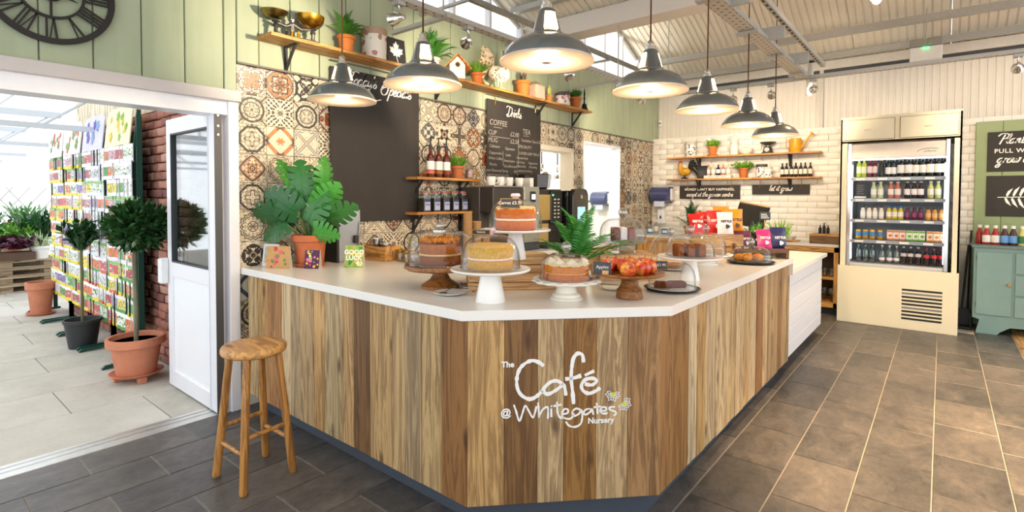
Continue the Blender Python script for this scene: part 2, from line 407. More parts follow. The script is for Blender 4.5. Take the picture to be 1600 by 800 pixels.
# patterned tiles
def tile_mat(kind):
    m, nt, b = newmat('encaustic_%d' % kind); col, rnd = objcol(nt)
    tc = nt.nodes.new('ShaderNodeTexCoord'); sp = nt.nodes.new('ShaderNodeSeparateXYZ'); nt.links.new(tc.outputs['Object'], sp.inputs[0])
    a = (S(nt, sp.outputs[1])*(2/.207)).ab(); c = (S(nt, sp.outputs[2])*(2/.207)).ab()
    u = a.mx(c); v = a.mn(c); r = (a*a+c*c).sq(); th = c.at2(a)
    def fold(scale, seed):
        cb = nt.nodes.new('ShaderNodeCombineXYZ'); nt.links.new(u.k, cb.inputs[0]); nt.links.new(v.k, cb.inputs[1])
        nt.links.new((S(nt, rnd)*40+seed).k, cb.inputs[2]); return S(nt, tex_noise(nt, cb.outputs[0], scale, 1.5, .5))
    n1 = fold(3.4, 0); n2 = fold(6.5, 9)
    filigree = n1.near(.5, .035).mx(n2.near(.5, .03))
    s8 = (th*8).sin(); s4 = (th*4+PI/2).sin(); z = S(nt, rnd)*0
    if kind == 0:     # octagon lattice
        o = u.mx((a+c)*.707); dark = o.near(.82, .075).mx(u.gt(.9)*(v.lt(.09))).mx(u.near(.0, .03)); acc = (r-s4*.16).near(.34, .045)+z; dark2 = filigree*(r.gt(.14)*.75)
    elif kind == 1:   # banded diamond
        d = a+c; acc = d.near(1.12, .15).mx((r-s8*.09).lt(.24)); dark = (u.gt(.86)*v.lt(.16)).mx((u.gt(.72)*v.lt(.3))*filigree); dark2 = (d.near(1.3, .025)).mx(d.near(.95, .025))*.7
    elif kind == 2:   # ring medallion
        dark = r.near(.80, .075).mx(r.near(.52, .03)); acc = (a-c).ab().lt(.09)*r.gt(.85); acc = acc.mx((r-s8*.12).lt(.38)*filigree); dark2 = filigree*.7
    elif kind == 3:   # star mosaic
        st = (th*16).sin().gt(.1)*((r*14).sin().gt(-.2)); dark = st*r.lt(1.0)*r.gt(.14); ck = ((a*17).sin()*(c*17).sin()).gt(.3); dark = dark*r.lt(.62)+ck*r.gt(.62); dark2 = r.near(.1, .04); acc = ((a*17+1.6).sin()*(c*17+1.6).sin()).gt(.75)
    elif kind == 4:   # quatrefoil
        q = r-(th*4).sin().ab()*.0-((th*2).sin().ab())*(-.18); acc = q.lt(.78)*n2.gt(.5); dark = q.near(.86, .06); dark2 = r.near(.16, .05).mx(filigree*.7)
    elif kind == 5:   # saltire with dots
        x = (a-c).ab(); dark = x.near(.13, .025).mx(u.gt(.97)); dark2 = x.lt(.13)*.35; acc = (n2.gt(.57))*x.gt(.2)
    elif kind == 6:   # arabesque
        acc = n1.gt(.52)*(r.lt(.95)); dark = filigree; dark2 = r.near(.95, .03)
    elif kind == 7:   # interlaced cross
        cr = v.near(.16, .035)*u.gt(.2).mx(v.lt(.05)); dark = cr.mx((a+c).near(.30, .04)); acc = (v.lt(.13)*u.lt(.85)).mx((r-s4*.2).near(.8, .06)); dark2 = filigree*.5
    elif kind == 8:   # bold black flourish
        dark = n1.gt(.54).mx(r.lt(.18)); acc = r.near(.25, .03); dark2 = n2.near(.5, .025)*.8
    else:             # scallop rosette
        sc2 = r-(th*8).sin().ab()*.1; acc = sc2.near(.66, .05).mx((r-s8*.1).lt(.2)); dark = sc2.near(.82, .035).mx(r.near(.34, .03)); dark2 = filigree*.55
    base = mixc(nt, n2, lin('#d2c3a6'), lin('#e6dac2'))
    cc = mixc(nt, acc*.95, base, col)
    dk = mixc(nt, .14, lin('#2b2521'), col)
    cc = mixc(nt, dark2*.95, cc, dk); cc = mixc(nt, dark, cc, dk)
    wear = S(nt, tex_noise(nt, coords(nt, 'Object', rand=9), 30, 4))
    cc = mixc(nt, (wear.gt(.62))*.18, cc, lin('#cfc1a4'))
    nt.links.new(cc, b.inputs['Base Color']); b.inputs['Roughness'].default_value = .38; b.inputs['Specular IOR Level'].default_value = .4
    return m
TM = [tile_mat(k) for k in range(10)]
ACC = ['#b0561a', '#a05a24', '#5a4a34', '#4a4540', '#6a583c', '#34405c', '#7c3c1c', '#b07c3c', '#403a36']
first = {(0, 0): (6, '#a9672e'), (1, 0): (6, '#c07a45'), (2, 0): (8, '#57504a'), (0, 1): (2, '#7c6a3e'), (1, 1): (3, '#6d4a22'), (2, 1): (2, '#6d5c42'), (0, 2): (0, '#6d5c42'), (1, 2): (1, '#c4762c'), (2, 2): (5, '#7a7c86'),
         (0, 3): (4, '#b5621f'), (1, 3): (9, '#a97c3c'), (2, 3): (5, '#a9672e'), (0, 4): (0, '#57504a'), (1, 4): (5, '#8f867a'), (0, 5): (9, '#6d5c42'), (1, 5): (7, '#9a5a2e'), (0, 6): (8, '#57504a')}
cell = .207; wt = MB().box(-.006, -cell/2+.0012, -cell/2+.0012, .006, cell/2-.0012, cell/2-.0012).mesh('wall_tile', bevel=.0015)
for i in range(33):
    for j in range(7 if i else 11):
        y0, z1 = 1.62+cell*i, 2.42-cell*j; y1, z0 = min(y0+cell, 8.4), max(z1-cell, .0)
        if i and (2.33 < y0 and y1 < 3.16 and z0 > 1.3) or (4.2 < y0 and y1 < 5.05 and z0 > 1.72): continue
        pieces = [(y0, y1, z0, z1)]
        for oy0, oy1, oz0, oz1 in ((HA[0]-.03, HA[1]+.035, HA[2], HA[3]+.03), (DO[0]-.012, DO[1]+.02, DO[2], DO[3]+.015)):
            nx = []
            for (p, q, s_, t) in pieces:
                if q <= oy0 or p >= oy1 or t <= oz0 or s_ >= oz1: nx.append((p, q, s_, t)); continue
                if t > oz1+.01: nx.append((p, q, oz1, t))
                if p < oy0-.01: nx.append((p, oy0, s_, min(t, oz1)))
                if q > oy1+.01: nx.append((oy1, q, s_, min(t, oz1)))
            pieces = nx
        kind, ac = first.get((i, j), (R.choice([0, 0, 2, 3, 4, 4, 5, 6, 6, 7, 8, 9, 1] if i < 26 else [0, 6, 8, 9, 4, 2]), R.choice(ACC)))
        for (p, q, s_, t) in pieces:
            if q-p < .012 or t-s_ < .012: continue
            full = abs(q-p-cell) < .001 and abs(t-s_-cell) < .001
            cy, cz = y0+cell/2, z1-cell/2
            me = wt if full else MB().box(-.006, p-cy+.0012, s_-cz+.0012, .006, q-cy-.0012, t-cz-.0012).mesh('wall_tile')
            link('wall_tile', me, TM[kind], wl, (-3.806, cy, cz), color=ac)
# frames of hatch and doorway
tr = ST(T('trim_2', None, None)); tr['label'] = 'cream timber lining of the serving hatch'
M_cream = mat('#e8ddc8', .5, var=.03)
for q in [(-3.97, HA[0]-.03, HA[2], -3.785, HA[0]+.015, HA[3]+.03), (-3.97, HA[1]-.02, HA[2], -3.785, HA[1]+.035, HA[3]+.03), (-3.97, HA[0], HA[3]-.03, -3.785, HA[1], HA[3]+.03), (-3.99, HA[0], HA[2]-.02, -3.76, HA[1], HA[2]+.015)]:
    MB().box(*q).obj('frame', M_cream, tr, bevel=.003)
tr = ST(T('trim_3', None, None)); tr['label'] = 'white lining of the washroom doorway'
for q in [(-3.97, DO[0]-.012, 0, -3.79, DO[0]+.012, DO[3]+.015), (-3.97, DO[1]-.008, 0, -3.79, DO[1]+.02, DO[3]+.015), (-3.97, DO[0], DO[3]-.01, -3.79, DO[1], DO[3]+.015)]:
    MB().box(*q).obj('frame', M_frame, tr, bevel=.003)
# rooms behind the openings
kw = ST(MB().box(-5.72, 4.2, 0, -5.6, 10.2, 3.0).obj('wall_kitchen', mat('#eef0ea', .4, var=.02))); kw['label'] = 'white kitchen wall seen through the hatch and doorway'
ky = ST(MB().box(-5.6, 8.62, 0, -3.95, 8.72, 3.0).obj('wall_washroom', mat('#f0efe8', .4, var=.02))); ky['label'] = 'white washroom wall behind the doorway'
for i in range(6):
    for j in range(3): MB().box(-.2, -.004, -.14, .2, .004, .14).obj('tile', M_white, ky, (-4.2-.41*j, 8.616, .5+.29*i), bevel=.002)
kf = ST(MB().box(-5.6, 4.2, -.05, -3.95, 8.62, 0).obj('floor_kitchen', mat('#b9b4aa', .5)))
# ---- entrance frame
dfm = ST(T('trim_4', None, None)); dfm['label'] = 'white frame of the wide glasshouse doorway'
MB().box(-3.83, -1.6, 2.145, -3.755, 1.635, 2.222).obj('lintel_cap', mat('#c6bfbd', .4, var=.02), dfm, bevel=.004)  # cap colour greyed to hold the shade on the white frame
MB().box(-3.97, -1.6, 2.05, -3.79, 1.60, 2.16).obj('head', M_frame, dfm, bevel=.003)
MB().box(-3.99, 1.555, 0, -3.775, 1.622, 2.15).obj('jamb', M_frame, dfm, bevel=.003)
MB().box(-3.93, 1.53, 0, -3.86, 1.56, 2.1).obj('door_stop', M_frame, dfm)
# ---- glazed door, folded back outside
d1 = ST(T('door_1', None, None, (-3.80, 1.47, .012))); d1['label'] = 'white half-glazed door folded back against the brick wall'
L_, H_ = .905, 2.075
for n_, q in (('stile', (-L_, 0, 0, -L_+.095, .05, H_)), ('stile', (-.1, 0, 0, 0, .05, H_)), ('top_rail', (-L_+.095, 0, H_-.12, -.1, .05, H_)), ('middle_rail', (-L_+.095, 0, .86, -.1, .05, .98)), ('bottom_rail', (-L_+.095, 0, 0, -.1, .05, .12))):
    MB().box(*q).obj(n_, M_frame, d1, bevel=.004)
MB().box(-L_+.09, .012, .115, -.095, .038, .865).obj('panel', mat('#eef0f4', .35, var=.01), d1)
MB().box(-L_+.09, .018, .975, -.095, .032, H_-.115).obj('pane', glass('#eef5f3', 1.0, .30), d1)
mb = MB()
for q in [(-L_+.092, -.002, .975, -L_+.104, .052, H_-.112), (-.112, -.002, .975, -.098, .052, H_-.112), (-L_+.092, -.002, H_-.124, -.098, .052, H_-.112), (-L_+.092, -.002, .972, -.098, .052, .984)]: mb.box(*q)
mb.obj('gasket', M_dkgrey, d1)
MB().box(-L_-.035, -.06, .80, -L_+.03, .0, 1.0).obj('push_handle', mat('#f2f2f2', .3), d1, bevel=.01)
MB().box(-.003, .002, 0, .006, .048, H_).obj('edge_seal', mat('#4b4a4a', .5), d1)
for z in (1.9, 1.96, 2.03): MB().cyl((.0, .024, z), (.01, .024, z), .008, 10).obj('hinge_pin', M_chrome, d1)
MB().box(-.10, -.006, .0, -.095, .0, H_).obj('edge_bead', M_frame, d1)

# ---- red brick wall of the glasshouse, with boards above
M_rb = mat('#8f4a38', .85, var=.25, scale=12, bmp=.6); RB = ['#a8705e', '#8c5a4c', '#b5806c', '#7c5048', '#bf9080', '#9a6454']
def brick_mat():
    m, nt, b = newmat('old_brick'); col, rnd = objcol(nt); f = S(nt, tex_noise(nt, coords(nt, 'Object', rand=40), 16, 6, .7))
    c = mixc(nt, f, mixc(nt, 1., col, (.5, .5, .52, 1), 'MULTIPLY'), mixc(nt, 1., col, (1.35, 1.3, 1.25, 1), 'MULTIPLY'))
    nt.links.new(c, b.inputs['Base Color']); b.inputs['Roughness'].default_value = .85; bump(nt, b, f, .8, .01); return m
M_brick = brick_mat()
wb = ST(MB().box(-8.6, 1.675, 0, -3.97, 1.85, 2.27).obj('wall_brick', mat('#8f8078', .95, var=.2, scale=30, bmp=.5))); wb['label'] = 'old red brick wall behind the seed racks'
def rough_box(dx, dy, dz, seed, amp):
    me = MB().box(-dx/2, -dy/2, -dz/2, dx/2, dy/2, dz/2); rr = random.Random(seed)
    bm = bmesh.new(); m0 = me.mesh('brick'); bm.from_mesh(m0)
    bmesh.ops.subdivide_edges(bm, edges=[e for e in bm.edges if e.calc_length() > dx*.8], cuts=1, use_grid_fill=True)
    for v in bm.verts:
        v.co += Vector((rr.uniform(-amp, amp), rr.uniform(-amp, amp)*1.2, rr.uniform(-amp, amp)))
    bmesh.ops.bevel(bm, geom=bm.edges[:], offset=amp*1.2, segments=1, affect='EDGES', clamp_overlap=True)
    bm.to_mesh(m0); bm.free(); m0.shade_smooth(); m0.set_sharp_from_angle(angle=.9); return m0
bricks = [rough_box(.208, .09, .067, s_, .005) for s_ in range(5)]
for j in range(29):
    for i in range(11):
        x = -4.62-.225*i-(.11 if j % 2 else 0)
        link('brick', R.choice(bricks), M_brick, wb, (x, 1.665+R.uniform(-.006, .006), .045+.0775*j), color=R.choice(RB))
mbs = MB()
for j in range(29):
    for i in range(8):
        x = -7.10-.225*i-(.11 if j % 2 else 0); mbs.cbox((x, 1.665, .045+.0775*j), (.208, .09, .067))
o = mbs.obj('far_bricks', mat('#a06e5c', .9, var=.3, scale=14), wb); o['kind'] = 'stuff'
wc = ST(MB().box(-8.6, 1.69, 2.27, -3.97, 1.78, 3.3).obj('wall_boarded', mat('#cfc3a8', .7))); wc['label'] = 'cream vertical boarding above the brick wall'
M_crb = wood_mat('cream_board', 2, '#e2d8bf', 1, .7, .1)
b_me = MB().box(-.0725, -.012, -.5, .0725, .012, .5).mesh('board', bevel=.003)
for i in range(30): link('board', b_me, M_crb, wc, (-4.1-.15*i, 1.676, 2.775))

# ---- back wall: white painted brick below, ribbed panel above
def white_brick():
    m, nt, b = newmat('white_brick'); f = S(nt, tex_noise(nt, coords(nt, 'Object', rand=40), 22, 5, .65))
    nt.links.new(mixc(nt, f, lin('#e4ddd2'), lin('#f2ede5')), b.inputs['Base Color']); b.inputs['Roughness'].default_value = .5; bump(nt, b, f, .3, .004); return m
M_wb = white_brick()
wk = ST(MB().box(-3.82, 8.405, 0, 1.6, 8.6, 2.46).obj('wall_back', mat('#e4ddd2', .7))); wk['label'] = 'white painted brick wall at the end of the cafe'
wbr = [rough_box(.242, .03, .083, s_, .0025) for s_ in range(5)]
mbs = MB(); cnt = 0
for j in range(29):
    for i in range(23):
        x = -3.68+.245*i-(.12 if j % 2 else 0); z = .0425+.085*j
        if x < -3.69: continue
        if -1.0 < x < .1 and z < 2.4: continue
        if z < .9 or x > .45: mbs.cbox((x, 8.40, z), (.242, .03, .083)); continue
        link('brick', R.choice(wbr), M_wb, wk, (x, 8.40+R.uniform(-.003, .003), z))
o = mbs.obj('low_bricks', M_wb, wk); o['kind'] = 'stuff'
MB().box(-3.8, 8.38, 2.45, -1.0, 8.42, 2.475).obj('ledge', M_wb, wk)
def ribbed(x0, x1, length, pitch, depth, thick=.04):
    """sheet in local x (across) and y (along), ribs along y, underside faces -z"""
    xs = []; x = x0
    while x < x1-1e-6:
        xs += [(x, 0), (x+pitch*.62, 0), (x+pitch*.70, depth), (x+pitch*.92, depth)]; x += pitch
    xs.append((x1, 0)); xs = [(min(a, x1), b) for a, b in xs]
    mb = MB(); n = len(xs)
    vs = [(a, 0, b) for a, b in xs]+[(a, length, b) for a, b in xs]
    mb.add(vs, [(i, i+1, n+i+1, n+i) for i in range(n-1)])
    mb.box(x0, 0, depth+.002, x1, length, depth+thick); return mb
M_panel = mat('#e4dcd0', .45, var=.03, scale=6)
wu = ST(MB().box(-3.95, 8.62, 2.4, 3.2, 8.7, 3.42).obj('wall_upper', mat('#d2ccc2', .5))); wu['label'] = 'ribbed white metal panelling above the painted brick'
me = ribbed(0, 1.2, 1.0, .075, .010).mesh('cladding_sheet', fix=False)
for i in range(6):
    o = link('cladding_sheet', me, M_panel, wu); o.matrix_local = TR(-3.8+1.2*i, 8.605, 2.42) @ Matrix(((1, 0, 0, 0), (0, 0, 1, 0), (0, 1, 0, 0), (0, 0, 0, 1)))
# ---- roof: two low pitched spans of ribbed sheets
cl = ST(T('ceiling', None, None)); cl['label'] = 'pitched roof of ribbed cream metal sheets'
M_roof = mat('#e9e1d0', .45, var=.03, scale=5)
VAL, RDG, EAV = 5.05, 6.85, 8.65; ZV, ZR, ZE = 3.47, 4.22, 3.40
for (ya, za, yb, zb) in [(EAV, ZE, RDG, ZR), (VAL, ZV, RDG, ZR), (VAL, ZV, 3.25, ZR), (1.45, ZV, 3.25, ZR), (1.45, ZV, -.35, ZR), (-2.15, ZV, -.35, ZR)]:
    Ln = math.hypot(yb-ya, zb-za); me = ribbed(0, .995, Ln, .083, .014).mesh('roof_sheet', fix=False)
    d = Vector((0, (yb-ya)/Ln, (zb-za)/Ln)); X = Vector((1, 0, 0)); Nn = X.cross(d)
    if Nn.z < 0: Nn = -Nn
    for i in range(7):
        o = link('roof_sheet', me, M_roof, cl); m = Matrix((X, d, Nn)).transposed().to_4x4(); m.translation = (-3.95+1.0*i, ya, za); o.matrix_local = m
# valley gutter box, purlins, eaves
for y in (VAL, 1.45):
    MB().box(-3.95, y-.13, 3.30, 3.05, y+.13, 3.50).obj('valley_gutter', mat('#e4dcd2', .5, var=.02), cl, bevel=.004)
MB().box(-3.8, 4.60, 3.56, 3.05, 4.68, 3.62).obj('purlin', M_galv, cl)
MB().box(-3.8, 7.76, 3.55, 3.05, 7.84, 3.63).obj('purlin', M_galv, cl)
MB().box(-3.8, 8.28, 3.40, 3.05, 8.36, 3.47).obj('purlin', M_galv, cl)
MB().box(-3.8, 8.52, 3.30, 3.05, 8.62, 3.42).obj('eaves_flashing', mat('#d9d2c6', .5), cl)
MB().box(-3.8, 8.55, 3.26, 3.05, 8.60, 3.29).obj('eaves_dark_trim', M_dkgrey, cl)  # dark grey strip below the eaves flashing
MB().cbox((-1.35, 8.57, 2.93), (.05, .06, .95)).obj('wall_post', mat('#cfc9bf', .5), cl)
# gable glazing
for n_, (yv0, yv1) in (('window_1', (1.45, VAL)), ('window_2', (VAL, EAV))):
    wn = ST(T(n_, None, None)); wn['label'] = 'triangular glazed gable above the sage boards, %s the valley gutter' % ('near side of' if n_ == 'window_1' else 'beyond')
    yr = (yv0+yv1)/2; zb = 3.27
    MB().prism([(yv0, zb), (yv1, zb), (yv1, ZE), (yr, ZR-.02), (yv0, ZE)], 0, .008, Matrix(((0, 0, 1, -3.88), (1, 0, 0, 0), (0, 1, 0, 0), (0, 0, 0, 1)))).obj('pane', glass('#ffffff', .6, .02), wn)
    y = yv0+.1
    while y < yv1:
        zt = ZE+(ZR-ZE)*(1-abs(y-yr)/((yv1-yv0)/2)); MB().box(-3.90, y-.02, zb-.02, -3.83, y+.02, zt).obj('mullion', M_frame, wn); y += .55
    MB().box(-3.92, yv0, zb-.03, -3.82, yv1, zb+.012).obj('sill', M_frame, wn)
    for s_ in (-1, 1):
        ye = yv0 if s_ < 0 else yv1
        MB().tube([(-3.86, ye, ZE-.02), (-3.86, yr, ZR-.03)], .025, 4).obj('rafter', M_galv, wn)
# ================================================================== COUNTER
M_recl = wood_mat('reclaimed_wood', 2, None, 1, .62, .5)
ct = T('serving_counter', 'long cafe counter clad in reclaimed planks with a chamfered corner', 'counter', (-1.6, 1.75, 0))
def loc(p): return (p[0]+1.6, p[1]-1.75, p[2])
mb = MB().prism([(-3.72, 1.735), (-1.63, 1.735), (-1.06, 2.32), (-1.06, 4.9), (-1.09, 4.9), (-1.09, 2.34), (-1.645, 1.765), (-3.72, 1.765)], 0, .16)
mb.obj('kickboard', mat('#474d57', .45, var=.05), ct, loc((0, 0, 0)))
MB().prism([(-3.72, 1.68), (-1.62, 1.68), (-1.01, 2.30), (-1.01, 4.9), (-1.06, 4.9), (-1.06, 2.34), (-1.64, 1.74), (-3.72, 1.74)], .14, .945).obj('carcass', mat('#7b6a50', .7), ct, loc((0, 0, 0)))
fx = [-3.715, -3.582, -3.454, -3.26, -3.147, -3.023, -2.868, -2.754, -2.574, -2.466, -2.315, -2.132, -2.024, -1.906, -1.768, -1.603]
fc = ['#b39a70', '#a9854f', '#9c6f40', '#bda680', '#a48d6a', '#ab9068', '#b8935f', '#a8946f', '#b08f62', '#6e5030', '#a88a5e', '#ab8f66', '#9d8868', '#a88d62', '#80592f']
def plank(w_, t=.022):
    return MB().box(-w_/2+.0008, 0, -.4155, w_/2-.0008, t, .4155)
for a, b, c in zip(fx[:-1], fx[1:], fc):
    o = plank(b-a).obj('plank', M_recl, ct, loc(((a+b)/2, 1.651+R.uniform(-.003, .002), .5355)), bevel=.0015); o.color = lin(c)
A = Vector((-1.603, 1.651, 0)); Bq = Vector((-.984, 2.289, 0)); dv = (Bq-A).normalized(); ang = math.atan2(dv.y, dv.x)
cx = [0, .165, .314, .434, .583, .732, .889]; cc = ['#b5925f', '#76552f', '#ab926c', '#86602f', '#ac926c', '#94714a']
for a, b, c in zip(cx[:-1], cx[1:], cc):
    p = A+dv*(a+b)/2; o = plank(b-a).obj('plank', M_recl, ct, loc((p.x, p.y, .5355)), (0, 0, ang), bevel=.0015); o.color = lin(c)
ry = [2.289, 2.44, 2.635, 2.757, 2.878, 3.053, 3.273, 3.425, 3.597, 3.743, 3.9, 4.071, 4.206, 4.502, 4.662, 4.832, 4.905]
rc = ['#8f683a', '#86602f', '#bcab8a', '#ad8b56', '#b5a07c', '#bca67f', '#b0986e', '#b8a37e', '#ab9064', '#b8a480', '#8a6236', '#b9a079', '#a0855c', '#8f6a40', '#ac9166', '#a58a5e']
for a, b, c in zip(ry[:-1], ry[1:], rc):
    o = plank(b-a).obj('plank', M_recl, ct, loc((-.984+R.uniform(-.002, .003), (a+b)/2, .5355)), (0, 0, PI/2), bevel=.0015); o.color = lin(c)
# painted logo on the chamfer
M_logo = mat('#f2f0ec', .6, var=.02); M_yel = mat('#c9d62c', .6)
LG = Matrix.Translation(loc(A)) @ RZ(ang) @ RX(PI/2)
STK = {'C': '0.341,0.743 0.321,0.759 0.290,0.769 0.258,0.758 0.232,0.732 0.220,0.692 0.223,0.646 0.243,0.613 0.276,0.596 0.306,0.605 0.337,0.632',
 'a': '0.429,0.656 0.403,0.673 0.372,0.669 0.344,0.644 0.342,0.626 0.362,0.615 0.398,0.632 0.431,0.654 0.439,0.633 0.443,0.605', 'f': '0.523,0.753 0.518,0.786 0.497,0.795 0.477,0.774 0.469,0.729 0.467,0.678 0.473,0.627 0.479,0.565',
 'f2': '0.439,0.681 0.475,0.683 0.513,0.694', 'e': '0.529,0.655 0.563,0.649 0.584,0.666 0.568,0.679 0.534,0.675 0.515,0.651 0.522,0.625 0.548,0.611 0.579,0.620 0.602,0.635', 'ac': '0.529,0.694 0.573,0.713'}
STK2 = ['0.207,0.573 0.218,0.540 0.232,0.499 0.246,0.534 0.258,0.566 0.274,0.543 0.292,0.512 0.302,0.532 0.309,0.562', '0.316,0.579 0.319,0.545 0.321,0.510', '0.321,0.515 0.337,0.545 0.358,0.557 0.362,0.539 0.361,0.503', '0.376,0.549 0.377,0.510',
 '0.376,0.562 0.378,0.556', '0.402,0.578 0.406,0.527 0.419,0.506 0.440,0.505', '0.386,0.559 0.424,0.565', '0.427,0.521 0.450,0.525 0.453,0.540 0.437,0.544 0.427,0.526 0.432,0.505 0.466,0.499 0.481,0.524',
 '0.515,0.535 0.491,0.544 0.473,0.529 0.479,0.511 0.502,0.518 0.517,0.535 0.519,0.502 0.510,0.471 0.482,0.460 0.456,0.469 0.444,0.487', '0.556,0.541 0.535,0.537 0.525,0.522 0.536,0.514 0.556,0.526 0.564,0.538 0.571,0.512',
 '0.585,0.566 0.589,0.535 0.590,0.514', '0.572,0.546 0.606,0.549', '0.603,0.529 0.627,0.529 0.629,0.543 0.611,0.544 0.603,0.529 0.614,0.516 0.637,0.517', '0.671,0.544 0.648,0.543 0.648,0.532 0.671,0.523 0.677,0.513 0.666,0.503']
def strokes(lst, w_, z0=.0005, z1=.0022):
    mb = MB()
    for q in lst:
        p = [tuple(map(float, s_.split(',')))+(0,) for s_ in q.split()]; p = catmull(p, 6) if len(p) > 2 else [Vector(x) for x in p]
        mb.ribbon(p, [w_*(.82+.36*mnoise.noise(x*60)) for x in p], z0, z1)
    return mb
place(strokes(STK.values(), .0195).mesh('logo_word'), 'logo_word', M_logo, ct, LG)
place(strokes(STK2, .0102).mesh('logo_word'), 'logo_word', M_logo, ct, LG)
for s_, x, z, sz in (('The', .179, .754, .036), ('@', .171, .537, .046), ('Nursery', .606, .484, .036)):
    place(text_mesh(s_, sz, .001, bold=.0012), 'logo_text', M_logo, ct, LG @ TR(x, z, .0015))
mb = MB(); mc = MB()
for fx0, fz0, a0, a1 in ((.661, .603, -3.6, .15), (.714, .558, -2.6, 1.1)):
    for k in range(9):
        a = a0+(a1-a0)*k/8; L = .021+.006*(k % 2); dxy = Vector((math.cos(a), math.sin(a), 0)); nn = Vector((-dxy.y, dxy.x, 0)); c0 = Vector((fx0, fz0, 0))
        loop = [c0+dxy*.008, c0+dxy*(.008+L*.55)+nn*.006, c0+dxy*(.008+L), c0+dxy*(.008+L*.55)-nn*.006, c0+dxy*.008]
        mb.ribbon(catmull(loop, 4), .0028, .0005, .002)
    mc = MB().lathe([(.0095, .0006), (.0095, .0026)], 14, (fx0, fz0, 0)); place(mc.mesh('logo_flower_centre'), 'logo_flower_centre', M_yel, ct, LG)
place(mb.mesh('logo_petals'), 'logo_petals', M_logo, ct, LG)
# worktop
def solid_white():
    m, nt, b = newmat('worktop'); f = S(nt, tex_noise(nt, coords(nt, 'Object'), 160, 2)); nt.links.new(mixc(nt, f, lin('#e9e5df'), lin('#f4f1ec')), b.inputs['Base Color']); b.inputs['Roughness'].default_value = .22; return m
M_top = solid_white()
poly = [(-3.796, 1.628), (-1.618, 1.628), (-.951, 2.328), (-.951, 4.885), (-1.85, 4.885), (-1.85, 3.05), (-2.2, 2.70), (-3.796, 2.70)]
wt_ = MB().prism([(x+2.0, y-2.2) for x, y in poly], 0, .046).obj('counter_worktop', M_top, None, (-2.0, 2.2, .952), bevel=.003)
tag(wt_, 'white solid worktop lying on the plank clad counter', 'worktop')
MB().box(1.016, 2.672, -.10, 1.049, 2.685, .0).obj('end_return', M_top, wt_, bevel=.001)
# lower white boarded counter at the far end
lc = T('boarded_counter', 'low white shiplap counter standing beyond the plank clad counter', 'counter', (-1.3, 5.6, 0))
MB().box(-.45, -.69, 0, .21, .88, .14).obj('kickboard', mat('#474d57', .45), lc)
MB().box(-.5, -.69, .12, .288, .93, .86).obj('carcass', mat('#dcdce0', .5), lc)
for k in range(6):
    MB().box(0, -.82, 0, .016, .82, .1205).obj('shiplap_board', mat('#e9eaee', .4, var=.02), lc, (.288, .125, .125+.123*k), bevel=.004)
lt = MB().box(-.55, -.72, 0, .345, 1.0, .04).obj('low_worktop', M_top, None, (-1.3, 5.6, .862), bevel=.003); tag(lt, 'white worktop of the low shiplap counter', 'worktop')
# wall counter behind, under the coffee machines
wc2 = T('wall_counter', 'pale wood wall counter under the coffee machines', 'counter', (-3.47, 4.6, 0))
MB().box(-.32, -1.85, 0, .28, 1.4, .9).obj('carcass', mat('#b99255', .5, var=.08), wc2)
M_ply = wood_mat('light_ply', 1, '#cfa467', 1, .5, .08)
for k in range(5): MB().box(0, -.315, 0, .02, .315, .74).obj('door', M_ply, wc2, (.28, -1.5+.64*k, .12), bevel=.003)
w2 = MB().box(-.33, -1.85, 0, .33, 1.42, .04).obj('wall_worktop', M_top, None, (-3.47, 4.6, .905), bevel=.003); tag(w2, 'white worktop carrying the coffee machines', 'worktop')

# back counter along the painted brick wall
bc = T('back_counter', 'oak back counter with open glass shelves below the brick wall', 'counter', (-2.3, 8.1, 0))
M_oak = wood_mat('oak', 0, '#cc9a55', 1, .5, .1); M_oakz = wood_mat('oak_upright', 2, '#cc9a55', 1, .5, .1)
MB().box(-1.45, -.28, 0, 1.3, .28, .1).obj('plinth', M_black, bc)
for x in (-1.44, -.6, .2, 1.28): MB().cbox((x, 0, .48), (.035, .6, .78)).obj('upright', M_oakz, bc, bevel=.002)
for x in (-1.44, -.6, .2, 1.28): MB().cbox((x, -.30, .48), (.07, .02, .78)).obj('stile', M_oakz, bc, bevel=.002)
MB().box(-1.46, -.31, .80, 1.3, -.28, .87).obj('top_rail', M_oak, bc, bevel=.002); MB().box(-1.46, -.31, .09, 1.3, -.28, .15).obj('bottom_rail', M_oak, bc, bevel=.002)
MB().box(-1.45, -.27, .445, 1.29, .26, .475).obj('shelf', M_oak, bc); MB().box(-1.45, -.27, .12, 1.29, .26, .15).obj('shelf', M_oak, bc)
MB().box(-1.45, .25, .1, 1.29, .28, .87).obj('back_panel', mat('#4b3a28', .7), bc)
MB().box(-1.44, -.295, .15, -.62, -.275, .80).obj('door', M_oakz, bc)
bt = MB().box(-1.47, -.33, 0, 1.32, .29, .035).obj('back_worktop', M_top, None, (-2.3, 8.1, .87), bevel=.003); tag(bt, 'white worktop of the oak back counter', 'worktop')
tum = MB().lathe([(.0, .004), (.024, .004), (.026, .0), (.03, 0), (.034, .11), (.032, .11), (.028, .01), (.0, .01)], 14).mesh('drinking_glass', smooth=True)
gob = MB().lathe([(.0, 0), (.032, .002), (.005, .008), (.004, .07), (.03, .10), (.036, .135), (.03, .175), (.028, .175), (.034, .135), (.028, .105), (0, .078)], 14).mesh('wine_glass', smooth=True)
